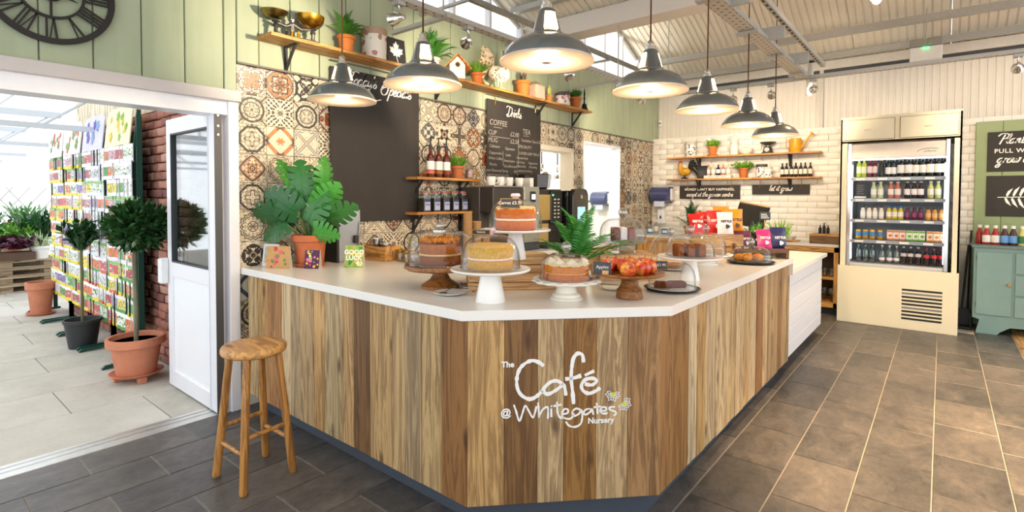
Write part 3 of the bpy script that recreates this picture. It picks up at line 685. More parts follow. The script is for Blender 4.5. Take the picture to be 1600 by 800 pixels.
for lv, z, me, nm in (('upper', .475, tum, 'drinking_glass'), ('lower', .15, gob, 'wine_glass')):
    for k in range(6):
        o = link(nm, me, glass('#f3f5f5', 1.1, .10), None, (-1.42+.083*(k % 5) + (.04 if k == 5 else 0), 7.90+(.16 if k == 5 else 0)+.02*(k % 2), z+.001)); tag(o, '%s on the %s open shelf beside the fridge, %s from the fridge end' % (nm.replace('_', ' '), lv, ORD[5-k]), 'glass', 'glasses in the oak counter')

# ================================================================== BAR STOOL
M_pine = wood_mat('pine_seat', 0, '#c49458', .8, .35, .15); M_pleg = wood_mat('pine_leg', 2, '#ae7c42', .8, .35, .15)
st = T('bar_stool', 'round pine bar stool standing before the plank counter', 'stool', (-2.835, 1.285, 0))
MB().lathe([(0, .66), (.145, .66), (.158, .668), (.163, .68), (.162, .695), (.155, .706), (.14, .71), (0, .708)], 32).obj('seat', M_pine, st, smooth=True)
feet = [(.163, -.134), (-.133, -.145), (.132, .143), (-.157, .132)]; legs = []
for x, y in feet:
    t = Vector((x*.62, y*.62, .665)); b = Vector((x, y, 0)); legs.append((t, b))
    MB().tube([b, b+(t-b)*.02, t], [.017, .021, .019], 12).obj('leg', M_pleg, st, smooth=True)
def lp_(i, z): t, b = legs[i]; return b+(t-b)*(z/.665)
for (i, j, z) in ((0, 1, .19), (2, 3, .19), (0, 2, .27), (1, 3, .27)): MB().cyl(lp_(i, z), lp_(j, z), .0115, 10).obj('stretcher', M_pleg, st, smooth=True)

# ================================================================== PENDANT LAMPS
M_enam = mat('#565a5a', .22, var=.03, spec=.6, coat=.5); M_enin = mat('#f6f0e6', .4, var=.01)
pd = T('pendant_lamp', 'x', 'lamp')
out = [(.181, .0), (.184, .005), (.181, .014), (.170, .036), (.150, .060), (.118, .082), (.085, .095), (.067, .100), (.066, .108), (.058, .112), (.033, .202), (.024, .208)]
MB().lathe(out, 40).obj('shade', M_enam, pd, smooth=True, angle=.9)
me = pd.children[0].data
bm = bmesh.new(); bm.from_mesh(me); bmesh.ops.delete(bm, geom=[f for f in bm.faces if len(f.verts) > 8 and f.calc_center_median().z < .01], context='FACES'); bm.to_mesh(me); bm.free()
inn = [(.180, .001), (.177, .014), (.166, .034), (.146, .057), (.114, .078), (.08, .091), (.0, .094)]
o = MB().lathe(inn, 40).obj('reflector', M_enin, pd, smooth=True); me = o.data
bm = bmesh.new(); bm.from_mesh(me); bmesh.ops.delete(bm, geom=[f for f in bm.faces if len(f.verts) > 8 and f.calc_center_median().z < .02], context='FACES'); bm.to_mesh(me); bm.free()
MB().lathe([(.181, -.003), (.187, -.003), (.187, .005), (.181, .006)], 40).obj('rim', mat('#c9b6a0', .4), pd, smooth=True)
MB().lathe([(.026, .204), (.024, .222), (.017, .226), (.017, .243), (.010, .252), (.004, .256)], 16).obj('collar', M_chrome, pd, smooth=True)
MB().ball((0, 0, .045), .03, 14, 10, (1, 1, 1.25)).obj('bulb', emit('#ffdca8', 22), pd, smooth=True)
MB().lathe([(.017, .075), (.017, .093)], 12).obj('socket', M_black, pd)
def slot(a0):
    n = 8; vs = []
    for k_ in (1.03, .9):
        for r_, z in ((.0555, .120), (.0385, .188)):
            for i in range(n+1): a = a0+(-1+2*i/n)*.55; vs.append((r_*k_*math.cos(a), r_*k_*math.sin(a), z))
    q = n+1; m = MB(); fs = [(i, i+1, q+i+1, q+i) for i in range(n)]+[(2*q+i, 3*q+i, 3*q+i+1, 2*q+i+1) for i in range(n)]
    m.add(vs, fs+[(0, q, 3*q, 2*q), (n, 2*q+n, 3*q+n, q+n)]); return m
for a0 in (0, PI): slot(a0).obj('light_slot', emit('#ffd9a0', 5), pd)
PEN = [(-2.62, 1.69, -2.1, 'pendant lamp hanging before the specials board, farthest to the left'), (-1.95, 1.70, -.45, 'pendant lamp hanging in front of the birdhouse shelf'), (-1.225, 1.71, -.6, 'large looking pendant lamp hanging over the chamfered counter corner'),
       (-1.15, 2.50, -2.2, 'pendant lamp hanging over the apples, next after the corner lamp'), (-1.13, 3.27, .0, 'pendant lamp over the counter, fourth from the fridge end'.replace('fourth', 'third')), (-1.13, 4.14, .1, 'pendant lamp over the counter, second from the fridge end'), (-1.13, 4.97, .1, 'pendant lamp over the counter, nearest the fridge end')]
CZ = 2.035
cordm = mat('#7a5230', .8, var=.2, scale=200)
for i, (x, y, a, lb) in enumerate(PEN):
    r = pd if i == 0 else copy_tree(pd, (x, y, CZ), a)
    r.location = (x, y, CZ); r.rotation_euler = (0, 0, a); r['label'] = lb; r['group'] = 'grey enamel pendant lamps over the counter'
    top = 2.735 if i > 2 else 3.30
    MB().cyl((0, 0, .25), (0, 0, top-CZ), .0042, 8).obj('cord', cordm, r)
    MB().lathe([(.03, -.02), (.03, 0), (.01, .012)], 12, (0, 0, top-CZ)).obj('ceiling_cup', M_galv, r) if i <= 2 else None
    lamp('pendant_light', 'POINT', (0, 0, .02), 34, (1, .77, .50), .045, parent=r)

# ================================================================== CABLE TRAYS, SPOTS, RAILS
def perf():
    m, nt, b = newmat('perforated_tray'); v = coords(nt, 'Object', (1, 1, 1)); sp = nt.nodes.new('ShaderNodeSeparateXYZ'); nt.links.new(v, sp.inputs[0])
    f = (((S(nt, sp.outputs[0])*80).sin()*(S(nt, sp.outputs[1])*80).sin()).gt(.62)); n = S(nt, tex_noise(nt, v, 60, 4))
    c = mixc(nt, f, mixc(nt, n, lin('#a8a59c'), lin('#cfcbbf')), lin('#6a665c')); nt.links.new(c, b.inputs['Base Color']); b.inputs['Metallic'].default_value = .25; b.inputs['Roughness'].default_value = .45; return m
M_perf = perf()
def tray(label, p, L, along, w_=.10, h=.035):
    t = T('cable_tray', label, 'cable tray', p, 0 if along == 'y' else -PI/2)
    MB().box(-w_/2, 0, 0, w_/2, L, .003).obj('base', M_perf, t)
    for s_ in (-1, 1): MB().box(s_*w_/2-.0015, 0, 0, s_*w_/2+.0015, L, h).obj('flange', M_galv, t)
    return t
t1 = tray('galvanised perforated cable tray running beside the sage wall', (-2.66, -1.0, 2.72), 7.1, 'y', .075)
t2 = tray('galvanised perforated cable tray above the far row of pendant lamps', (-1.14, 1.2, 2.735), 5.0, 'y', .115)
t3 = tray('narrow galvanised tray carrying the spotlights facing the brick wall', (-2.9, 6.16, 2.725), 5.5, 'x', .06)
for k in range(5):
    MB().box(-.55, -.02, -.01, .06, .02, .015).obj('support_arm', M_galv, t1, (0, 1.0+1.25*k, .0))
    MB().cyl((0, 1.0+1.25*k, 0), (0, 1.0+1.25*k, .62), .006, 8).obj('hanger_rod', M_galv, t1)
for k in range(6): MB().cbox((0, .4+.85*k, -.012), (.15, .06, .02)).obj('coupling', M_galv, t2)
for k in range(2): MB().cyl((0, .3+1.2*k, 0), (0, .3+1.2*k, .85), .006, 8).obj('hanger_rod', M_galv, t2)
for k in range(2): MB().cyl((0, .3+4.2*k, 0), (0, .3+4.2*k, 1.1), .005, 8).obj('hanger_rod', M_galv, t3)
rail = MB().box(-.02, 0, 0, .02, 5.0, .04).obj('strut_channel', M_galv, None, (-.97, 1.2, 2.84)); tag(rail, 'slotted steel channel beside the lamp tray', 'rail')
for k in range(2): MB().cyl((0, .2+1.0*k, .04), (0, .2+1.0*k, .8), .006, 8).obj('hanger_rod', M_galv, rail)
for k in range(5): MB().box(-.17, .45+.95*k, -.10, .0, .48+.95*k, .0).obj('bracket', M_galv, rail)
for k in range(48): MB().cbox((0, .08+.1*k, -.001), (.014, .045, .004)).obj('slot', M_black, rail)
rl2 = MB().box(-.022, 0, -.022, .022, 9.2, .022).obj('steel_rail', mat('#9c9a95', .4, .6, var=.15), None, (-3.2, -1.0, 3.215)); tag(rl2, 'long grey steel rail under the glazed gable', 'rail')
for k in range(7): MB().box(-.68, .5+1.25*k, -.045, .022, .53+1.25*k, -.022).obj('bracket', M_galv, rl2)
pp = MB().cyl((0, 0, -.17), (0, 0, .17), .03, 14).obj('pipe', mat('#d8d2c8', .4), None, (-1.10, 6.28, 2.75), (.35, .12, 0)); tag(pp, 'short white sloping pipe at the tray junction', 'pipe')
MB().cyl((0, 0, .17), (0, 0, .19), .032, 14).obj('end_cap', M_black, pp)
def spot(label, p, tgt, pw, ang_=70):
    t = T('spotlight', label, 'spotlight', p, 0, 'chrome spotlights on the cable trays')
    MB().box(-.03, -.03, -.025, .03, .03, .0).obj('mount', M_galv, t); MB().tube([(0, 0, -.02), (0, .012, -.05), (0, 0, -.085)], .007, 8).obj('stem', M_chrome, t, smooth=True)
    d = (Vector(tgt)-(Vector(p)+Vector((0, 0, -.1)))).normalized(); q = d.to_track_quat('Z', 'Y').to_matrix().to_4x4(); M = TR(0, 0, -.1) @ q
    o = MB().lathe([(.0, -.045), (.018, -.04), (.022, -.02), (.026, .0), (.042, .035), (.045, .06), (.041, .06), (.036, .035), (.0, .01)], 18).obj('head', M_chrome, t, smooth=True); o.matrix_local = M
    o = MB().ball((0, 0, .03), .022, 10, 8).obj('bulb', emit('#ffe2b4', 14), t, smooth=True); o.matrix_local = M
    lo = lamp('spot_light', 'SPOT', (0, 0, 0), pw, (1, .82, .60), .03, None, ang_, .7, t); lo.matrix_local = TR(*(Vector((0, 0, -.1))+d*.07)) @ (-d).to_track_quat('Z', 'Y').to_matrix().to_4x4()
    return t
spot('chrome spotlight over the specials board, aimed at the shelf scales', (-2.66, 2.12, 2.72), (-3.7, 1.9, 2.6), 32)
spot('chrome spotlight above the birdhouse, aimed at the shelf plants', (-2.66, 2.74, 2.72), (-3.7, 3.4, 2.55), 36)
spot('chrome spotlight on the wall tray, aimed at the rooster', (-2.66, 4.1, 2.72), (-3.75, 4.6, 2.5), 36)
spot('chrome spotlight on the wall tray, aimed above the washroom doorway', (-2.66, 5.6, 2.72), (-3.75, 6.9, 2.3), 32)
spot('chrome spotlight facing the brick wall, farthest from the fridge', (-2.22, 6.16, 2.72), (-3.1, 8.4, 2.2), 30)
spot('chrome spotlight facing the brick wall, second from the corner', (-1.84, 6.16, 2.72), (-2.3, 8.4, 2.1), 30)
spot('chrome spotlight facing the brick wall, between two pendant cords', (-1.45, 6.16, 2.72), (-1.6, 8.4, 2.2), 32)
spot('chrome spotlight hanging at the junction of the trays', (-1.05, 6.16, 2.72), (-1.3, 8.5, 2.9), 20)
spot('chrome spotlight above the chalk plaques beyond the fridge', (.475, 6.16, 2.72), (.5, 8.4, 2.2), 35)
# roof downlight over the aisle
dl = T('roof_downlight', 'small lit lamp fixed under the roof sheets', 'lamp', (-.476, 5.6, 3.235))
MB().lathe([(.05, 0), (.05, .06), (.0, .06)], 16).obj('housing', M_white, dl); MB().cyl((0, 0, .06), (0, 0, .46), .008, 8).obj('stem', M_white, dl); MB().ball((0, 0, -.005), .035, 12, 8).obj('bulb', emit('#ffe4b8', 18), dl)
lamp('downlight', 'SPOT', (0, 0, -.06), 120, (1, .70, .38), .08, (0, 0, -3), 95, .6, dl)
for lx_, ly_, pw_ in ((.75, 3.3, 620), (.95, 5.3, 380)):  # two out-of-view lamps added for warm light on the aisle floor
    dl = T('roof_downlight', 'unseen roof downlight added to warm the aisle floor, %s' % ('over its near end' if ly_ < 4 else 'before the sideboard'), 'lamp', (lx_, ly_, 3.42))
    MB().lathe([(.05, 0), (.05, .06), (.0, .06)], 16).obj('housing', M_white, dl); MB().cyl((0, 0, .06), (0, 0, .14 if ly_ > 4 else .7), .008, 8).obj('stem', M_white, dl); MB().ball((0, 0, -.005), .035, 12, 8).obj('bulb', emit('#ffe4b8', 18), dl)
    lamp('downlight', 'SPOT', (0, 0, -.06), pw_, (1, .66, .35), .1, (-.30, .25, -3.4), 54, .8, dl)
# emergency light
ex = T('emergency_light', 'white emergency light box with two green indicator lamps', 'light', (-.18, 7.8, 3.10))
MB().box(-.15, -.03, 0, .15, .03, .16).obj('body', mat('#e6e2dc', .4), ex, bevel=.006)
for s_ in (-1, 1):
    MB().box(s_*.082-.07, -.02, .165, s_*.082+.07, .02, .255).obj('lamp_head', mat('#8f8a84', .5), ex, bevel=.008)
    MB().ball((s_*.016, -.033, .145), .010, 10, 8).obj('indicator', emit('#1dff5a', 9), ex)
MB().cyl((0, 0, .16), (0, 0, .6), .006, 8).obj('hanger', M_galv, ex)

# ================================================================== CLOCK
ck = T('wall_clock', 'large black skeleton wall clock with roman numerals', 'clock', (-3.775, .64, 2.61))
CR = .285
def ring(r0, r1, t=.016): return MB().lathe([(r0, 0), (r1, 0), (r1, t), (r0, t), (r0, 0)], 64)
def hole(o):
    bm = bmesh.new(); bm.from_mesh(o.data); bmesh.ops.delete(bm, geom=[f for f in bm.faces if len(f.verts) > 8], context='FACES'); bm.to_mesh(o.data); bm.free(); return o
M_iron = mat('#26211f', .5, .3, var=.1)
for n_, a, b in (('outer_rim', CR-.03, CR), ('inner_rim', .137, .150)):
    o = hole(ring(a, b).obj(n_, M_iron, ck)); o.matrix_local = FACE_X
NUM = ['XII', 'I', 'II', 'III', 'IIII', 'V', 'VI', 'VII', 'VIII', 'IX', 'X', 'XI']
for k, s_ in enumerate(NUM):
    mb = MB(); wd = {'I': .018, 'V': .04, 'X': .04}; tot = sum(wd[c] for c in s_); x = -tot/2
    for c in s_:
        w_ = wd[c]; a, b = .145, CR-.02
        if c == 'I': mb.ribbon([(x+w_/2, a), (x+w_/2, b)], .010, .003, .012)
        if c == 'V': mb.ribbon([(x+.004, b), (x+w_/2, a)], .010, .003, .012); mb.ribbon([(x+w_-.004, b), (x+w_/2, a)], .006, .003, .012)
        if c == 'X': mb.ribbon([(x+.004, b), (x+w_-.004, a)], .010, .003, .012); mb.ribbon([(x+w_-.004, b), (x+.004, a)], .006, .003, .012)
        x += w_
    o = mb.obj('numeral', M_iron, ck); o.matrix_local = FACE_X @ RZ(-k*PI/6)
for n_, L, a, w_ in (('hour_hand', .09, 4.0, .016), ('minute_hand', .12, 1.9, .012)):
    o = MB().ribbon([(0, -.04), (0, L*.7), (0, L)], [w_*.7, w_, .002], .016, .020).obj(n_, M_iron, ck); o.matrix_local = FACE_X @ RZ(-a)
for a in (PI/2, -PI/2, 0, PI):
    o = MB().ribbon([(0, .04), (0, .14)], .011, .002, .012).obj('spoke', M_iron, ck); o.matrix_local = FACE_X @ RZ(a)
o = MB().lathe([(.055, 0), (.055, .014), (.03, .024), (0, .026)], 32).obj('hub', M_iron, ck); o.matrix_local = FACE_X
# ================================================================== PLANT AND POT BUILDERS
def leafmat(c, rough=.45, tr=.15):
    key = ('leaf', c)
    if key in CACHE: return CACHE[key]
    m, nt, b = newmat('leaf_%d' % len(CACHE)); f = S(nt, tex_noise(nt, coords(nt, 'Object', rand=20), 12, 3)); l = lin(c)
    nt.links.new(mixc(nt, f, tuple(x*.6 for x in l[:3])+(1,), tuple(min(1, x*1.4) for x in l[:3])+(1,)), b.inputs['Base Color'])
    b.inputs['Roughness'].default_value = rough; b.inputs['Subsurface Weight'].default_value = 0; CACHE[key] = m; return m
def frond_mesh(seed, L=1, wid=.235, n=27, droop=.55):
    rr = random.Random(seed); mb = MB(); pts = []
    for i in range(n+1):
        t = i/n; pts.append(Vector((t*(1-.22*droop*t), 0, .12*t+.45*math.sin(t*1.5)*(1-droop*.5)-droop*.45*t**2.4)))
    mb.tube(pts, [.009*(1-.8*i/n) for i in range(n+1)], 4)
    for i in range(2, n+1):
        t = i/n; p = pts[i]; ln = wid*(math.sin(PI*min(1, t*.93+.1))**.7)*(1.02-t*.55)*rr.uniform(.88, 1.1); tg = (pts[min(i+1, n)]-pts[i-1]).normalized()
        for s_ in (-1, 1):
            d = (Vector((0, s_, 0))+tg*.45+Vector((0, 0, rr.uniform(-.15, .12)))).normalized(); wv = tg*.0135
            q = p+d*ln; m_ = p+d*ln*.5+Vector((0, 0, .012))
            mb.add([p-wv, p+wv, m_+wv*1.05, q, m_-wv*1.05], [(0, 1, 2, 3, 4)])
    return mb.mesh('frond', fix=False)
FR = [frond_mesh(s_, droop=d) for s_, d in ((1, .5), (2, .75), (3, .3), (4, .95))]
def fern(parent, z, n, L, m, spread=(25, 75), seed=0, zs=1.0, avoid=False, kinds=(0, 1, 2, 3)):
    rr = random.Random(seed)
    for i in range(n):
        a = 2*PI*i/n+rr.uniform(-.3, .3); el = math.radians(rr.uniform(*spread)); s_ = L*rr.uniform(.75, 1.08)
        if avoid and math.cos(a) < -.25: a = PI-a
        o = link('frond', FR[rr.choice(kinds)], m, parent); o.matrix_local = TR(0, 0, z) @ RZ(a) @ RY(-(el-.62)) @ Matrix.Diagonal((s_, s_, s_*zs, 1))
def bush(parent, z, r, h, m, n=160, leaf=(.03, .008), seed=0, name='foliage', upright=.6):
    rr = random.Random(seed); mb = MB()
    for i in range(n):
        a = rr.uniform(0, 2*PI); q = rr.random()**.5; d = Vector((math.cos(a)*q*(1-upright*.5), math.sin(a)*q*(1-upright*.5), rr.uniform(.35, 1)*upright+.25)).normalized()
        L = rr.uniform(.55, 1)*h; e = Vector((d.x*r/h*1.2*L, d.y*r/h*1.2*L, d.z*L)); base = Vector((math.cos(a)*q*r*.25, math.sin(a)*q*r*.25, z))
        sd = e.cross(Vector((0, 0, 1))); sd = sd.normalized() if sd.length > 1e-6 else Vector((1, 0, 0))
        w_ = leaf[1]*rr.uniform(.7, 1.3); mid = base+e*.55+Vector((0, 0, .02*h))
        mb.add([base, mid-sd*w_, base+e, mid+sd*w_], [(0, 1, 2, 3)])
        for k in range(3):
            p = base+e*(.35+.2*k); dd = Vector((rr.uniform(-1, 1), rr.uniform(-1, 1), rr.uniform(-.2, 1))).normalized()*leaf[0]; s2 = dd.cross(e).normalized()*leaf[1]
            mb.add([p, p+dd*.5+s2, p+dd, p+dd*.5-s2], [(0, 1, 2, 3)])
    return mb.obj(name, m, parent, fix=False)
def pot(parent, rt, h, m=None, z=0, rb=None, saucer=0, rim=.22, n=28):
    rb = rt*.68 if rb is None else rb; m = m or M_terra; r1 = rb+(rt*.9-rb)*(1-rim)
    MB().lathe([(0, 0), (rb, 0), (rb*1.01, .004), (r1, h*(1-rim)), (rt*.995, h*(1-rim)+.003), (rt, h-.004), (rt*.97, h), (rt*.88, h-.002), (rt*.84, h*.86), (0, h*.86)], n, (0, 0, z)).obj('pot', m, parent, smooth=True)
    MB().lathe([(0, h*.865), (rt*.83, h*.865)], 18, (0, 0, z)).obj('soil', mat('#3a2c20', .95, var=.3, scale=60), parent)
    if saucer: MB().lathe([(0, 0), (saucer*.85, 0), (saucer, .022), (saucer*.95, .024), (saucer*.82, .008), (0, .008)], n, (0, 0, z-.0085)).obj('saucer', m, parent, smooth=True)
G1 = leafmat('#4f8a2c'); G2 = leafmat('#3c7426'); G3 = leafmat('#2f5a26'); G4 = leafmat('#6d9a34'); G5 = leafmat('#1f4a24', .3)

# ================================================================== UPPER SHELF
M_shelf = wood_mat('shelf_oak', 1, '#c08a48', 1, .5, .12)
us = T('wall_shelf', 'long oak shelf on iron brackets high on the sage wall', 'shelf', (-3.69, 3.9, 2.605))
MB().box(-.105, -2.14, 0, .11, 2.14, .025).obj('board', M_shelf, us, bevel=.002)
def bracket(parent, x, y, h=.2, d=.17, w_=.028):
    t = .006
    b = T('bracket', None, None); b.parent = parent; b.location = (x, y, 0)
    for k in b.keys(): pass
    MB().box(0, -w_/2, -h, t, w_/2, 0).obj('back_leg', M_dark, b); MB().box(0, -w_/2, -t, d, w_/2, 0).obj('arm', M_dark, b)
    MB().tube([(t/2, 0, -h*.85), (d*.82, 0, -t)], w_*.42, 4).obj('brace', M_dark, b)
for y in (-1.93, -.44, 1.16, 1.97): bracket(us, -.10, y)
SX, SZ = -3.685, 2.631
# balance scales
t = T('balance_scale', 'antique iron kitchen balance with two brass pans on the high shelf', 'scale', (SX, 1.97, SZ), -.1)
M_brass = mat('#b98a2e', .28, 1, var=.12, scale=8); M_iron2 = mat('#6e6a66', .4, .8, var=.2)
MB().box(-.05, -.17, 0, .05, .17, .022).obj('base', M_iron2, t, bevel=.008)
for y in (-.12, .15): MB().lathe([(.05, 0), (.048, .018), (.015, .03), (.012, .07), (.022, .085), (.012, .10), (.03, .115)], 14, (0, y, 0)).obj('column', M_dark if y < 0 else M_iron2, t, smooth=True)
MB().tube([(0, -.14, .115), (0, -.05, .095), (0, .0, .12), (0, .06, .095), (0, .16, .115)], [.012, .011, .016, .011, .012], 8).obj('beam', M_iron2, t, smooth=True)
MB().lathe([(.02, .02), (.014, .05), (.02, .08), (.012, .13), (.018, .15), (.0, .175)], 12, (0, .0, 0)).obj('pillar', M_chrome, t, smooth=True)
MB().lathe([(.0, .128), (.035, .13), (.07, .15), (.088, .172), (.092, .180), (.086, .175), (.066, .155), (.0, .135)], 24, (0, -.13, 0)).obj('flat_pan', mat('#8d7a42', .3, 1, var=.15), t, smooth=True)
MB().lathe([(.0, .118), (.04, .121), (.075, .145), (.097, .18), (.103, .205), (.100, .205), (.09, .18), (.07, .15), (.0, .125)], 28, (0, .13, 0)).obj('bowl_pan', M_brass, t, smooth=True)
MB().tube([(0, .13+.105*math.cos(a), .205-.088*math.sin(a)) for a in [PI*k/12 for k in range(13)]], .006, 6).obj('cradle', M_dark, t)
for k, (y, r_) in enumerate(((-.045, .018), (-.02, .014), (.03, .012))): MB().lathe([(r_, .022), (r_, .05), (r_*.4, .055), (r_*.5, .066), (0, .068)], 12, (.03, y, 0)).obj('weight', M_brass if k else M_dark, t, smooth=True)
# pots and ornaments along the shelf
t = T('potted_fern', 'bright green fern in an orange clay pot beside the floral canister', 'plant', (SX+.02, 2.40, SZ)); pot(t, .072, .13, mat('#d07a34', .7, var=.08)); fern(t, .10, 22, .24, G1, (55, 105), 3, avoid=True)
def floral(base, petal, leafc, s=14):
    m, nt, b = newmat('floral_%d' % len(bpy.data.materials)); v = coords(nt, 'Object', rand=7)
    vo = nt.nodes.new('ShaderNodeTexVoronoi'); vo.inputs['Scale'].default_value = s; nt.links.new(v, vo.inputs['Vector']); d = S(nt, vo.outputs['Distance'])
    n = S(nt, tex_noise(nt, v, s*3, 2)); k = d+(n-.5)*.35
    c = mixc(nt, k.lt(.36), lin(base), lin(leafc)); c = mixc(nt, k.lt(.28), c, lin(petal)); c = mixc(nt, k.lt(.1), c, tuple(x*.5 for x in lin(petal)[:3])+(1,))
    nt.links.new(c, b.inputs['Base Color']); b.inputs['Roughness'].default_value = .4; return m
FLO = floral('#efe6da', '#cf6a80', '#8aa05a', 15); FLO2 = floral('#efe4dc', '#c25070', '#b98a8a', 22); FLD = floral('#efeae2', '#6a3a4a', '#4a4450', 28)
def canister(parent, r_, h, m, lid):
    MB().lathe([(0, 0), (r_*.97, 0), (r_, .006), (r_, h*.8), (0, h*.8)], 32).obj('body', m, parent, smooth=True)
    MB().lathe([(r_*1.03, h*.78), (r_*1.05, h*.79), (r_*1.05, h*.985), (r_*1.0, h), (0, h)], 32).obj('lid', lid, parent, smooth=True)
t = T('floral_canister', 'large pink floral canister with a pale wooden lid on the high shelf', 'canister', (SX, 2.68, SZ)); canister(t, .1, .255, FLO, mat('#b3937c', .5))
t = T('leaf_picture', 'small black canvas with a white maple leaf leaning on the high shelf', 'picture', (SX-.02, 2.93, SZ+.004))
tilt = TR(0, 0, 0) @ RY(-.12)
o = MB().box(-.009, -.10, 0, .009, .10, .245).obj('canvas', mat('#2a2727', .6), t); o.matrix_local = tilt
leafp = [(0, 0), (.006, .028), (.03, .02), (.028, .035), (.062, .052), (.052, .06), (.062, .088), (.04, .082), (.036, .092), (.018, .072), (.026, .118), (.014, .11), (0, .138)]
leafp = leafp+[(-x, y) for x, y in leafp[-2:0:-1]]
o = MB().prism([(x*1.15, y*1.15+.06) for x, y in leafp], .0092, .0105).obj('leaf_motif', mat('#f0ece4', .6), t); o.matrix_local = tilt @ FACE_X
o = MB().ribbon([(.0, .068), (.012, .03)], .006, .0092, .0105).obj('leaf_stalk', mat('#f0ece4', .6), t); o.matrix_local = tilt @ FACE_X
t = T('potted_fern', 'wide spreading fern behind the birdhouse on the high shelf', 'plant', (SX+.03, 3.30, SZ)); pot(t, .075, .14, mat('#d8cdb8', .6)); fern(t, .12, 20, .30, G2, (35, 105), 8, avoid=True)
# birdhouse
t = T('birdhouse', 'white slatted birdhouse with an orange shingled roof', 'birdhouse', (SX+.03, 3.60, SZ), -.55)
MB().prism([(-.075, 0), (.075, 0), (.075, .13), (0, .205), (-.075, .13)], -.07, .07, FACE_X).obj('body', mat('#e9e1cf', .6), t)
for k in range(7): MB().box(.07, -.072+(0 if k < 5 else .02*(k-4)), .006+.022*k, .076, .072-(0 if k < 5 else .02*(k-4)), .026+.022*k).obj('slat', mat('#efe8d8', .6), t, bevel=.002)
o = MB().lathe([(.0, .0), (.022, 0), (.022, .002), (0, .002)], 18).obj('entrance_hole', M_black, t); o.matrix_local = TR(.0765, 0, .125) @ RY(PI/2)
o = MB().tube([(.024*math.cos(a), .024*math.sin(a), .003) for a in [2*PI*k/18 for k in range(18)]], .004, 6, closed=True).obj('hole_ring', mat('#b9a27a', .6), t); o.matrix_local = TR(.0765, 0, .125) @ RY(PI/2)
M_shg = wood_mat('cedar', 0, '#cf8438', 1, .6, .1)
sh = MB().box(-.1, -.02, -.004, .1, .02, .004).mesh('shingle', bevel=.001)
for s_ in (-1, 1):
    for k in range(5):
        u_ = .012+.026*k; o = link('shingle', sh, M_shg, t); o.matrix_local = TR(.005, s_*u_, .212-u_*1.0+.008) @ RX(-s_*PI/4-.0*s_+s_*.12)
t = T('potted_herb', 'feathery green herb in a small clay pot beside the birdhouse', 'plant', (SX+.01, 3.93, SZ)); pot(t, .074, .12, mat('#c9702f', .7)); bush(t, .1, .12, .17, G4, 170, (.035, .006), 4)
# rooster builder
def rooster(t, s_, body_m, tail_m, comb_m, base_m, spots=None):
    pts = [(0, -.11, .20), (0, -.07, .17), (0, .0, .15), (0, .06, .165), (0, .085, .23), (0, .088, .29), (0, .095, .325), (0, .105, .345)]
    rad = [.03, .068, .085, .078, .048, .032, .034, .012]
    P_ = catmull(pts, 4); rs = [];
    for i in range(len(P_)):
        q = i/4; k = min(int(q), len(rad)-2); rs.append((rad[k]*(1-(q-k))+rad[k+1]*(q-k))*s_)
    MB().tube([p*s_ for p in P_], rs, 16).obj('body', body_m, t, smooth=True)
    for k in range(6):
        a = 1.9+.22*k; c = Vector((0, -.09, .19))*s_; L = .2*s_*(1-.06*k)
        mid = c+Vector(((k % 2-.5)*.03*s_, math.cos(a)*L*.7, math.sin(a)*L*.75)); e = c+Vector(((k % 3-1)*.03*s_, math.cos(a)*L-.05*s_, math.sin(a)*L-.03*s_*k))
        MB().tube(catmull([c, mid, e], 5), [.02*s_+.004*s_*(5-abs(j-5)) for j in range(11)], 8).obj('tail_feather', tail_m, t, smooth=True)
    o = MB().prism([(.06, .335), (.075, .40), (.085, .36), (.1, .405), (.11, .36), (.13, .385), (.125, .335)], -.006, .006, FACE_X).obj('comb', comb_m, t); o.scale = (s_,)*3
    MB().ball((0, .118*s_, .29*s_), .016*s_, 8, 6, (.6, .8, 1.5)).obj('wattle', comb_m, t)
    MB().tube([Vector((0, .115, .33))*s_, Vector((0, .148, .318))*s_], [.012*s_, .001], 8).obj('beak', mat('#d8a030', .5), t)
    for x in (-.03, .03): MB().cyl((x*s_, 0, .0), (x*s_, .0, .10*s_), .012*s_, 8).obj('leg', base_m, t)
    MB().lathe([(0, 0), (.07*s_, 0), (.075*s_, .008), (.05*s_, .022), (0, .025)], 18).obj('base', base_m, t)
    for x in (-1, 1): MB().ball((x*.062*s_, -.02*s_, .165*s_), .06*s_, 12, 8, (.5, 1.2, .75)).obj('wing', body_m, t, smooth=True)
t = T('rooster_statue', 'cream speckled rooster ornament with a red comb on the high shelf', 'ornament', (SX+.02, 4.24, SZ), 0)
spk = floral('#efe2cc', '#6a4a2a', '#d8c39a', 30); rooster(t, 1.08, spk, floral('#e6d3b0', '#7a5a30', '#c9a870', 26), mat('#8f2a1e', .5), mat('#d8c49c', .6))
t = T('striped_gourd', 'small green and white striped gourd at the feet of the shelf rooster', 'gourd', (SX+.085, 4.13, SZ)); 
def stripes(a, b, k):
    m, nt, bs = newmat('stripes_%d' % len(bpy.data.materials)); tc = nt.nodes.new('ShaderNodeTexCoord'); sp = nt.nodes.new('ShaderNodeSeparateXYZ'); nt.links.new(tc.outputs['Object'], sp.inputs[0])
    th = S(nt, sp.outputs[1]).at2(S(nt, sp.outputs[0])); nt.links.new(mixc(nt, (th*k).sin().gt(.1), lin(a), lin(b)), bs.inputs['Base Color']); bs.inputs['Roughness'].default_value = .35; return m
MB().ball((0, 0, .036), .036, 16, 10).obj('body', stripes('#e8ecd0', '#3f8a3a', 8), t, smooth=True); MB().cyl((0, 0, .07), (.006, 0, .09), .005, 8).obj('stalk', G3, t)
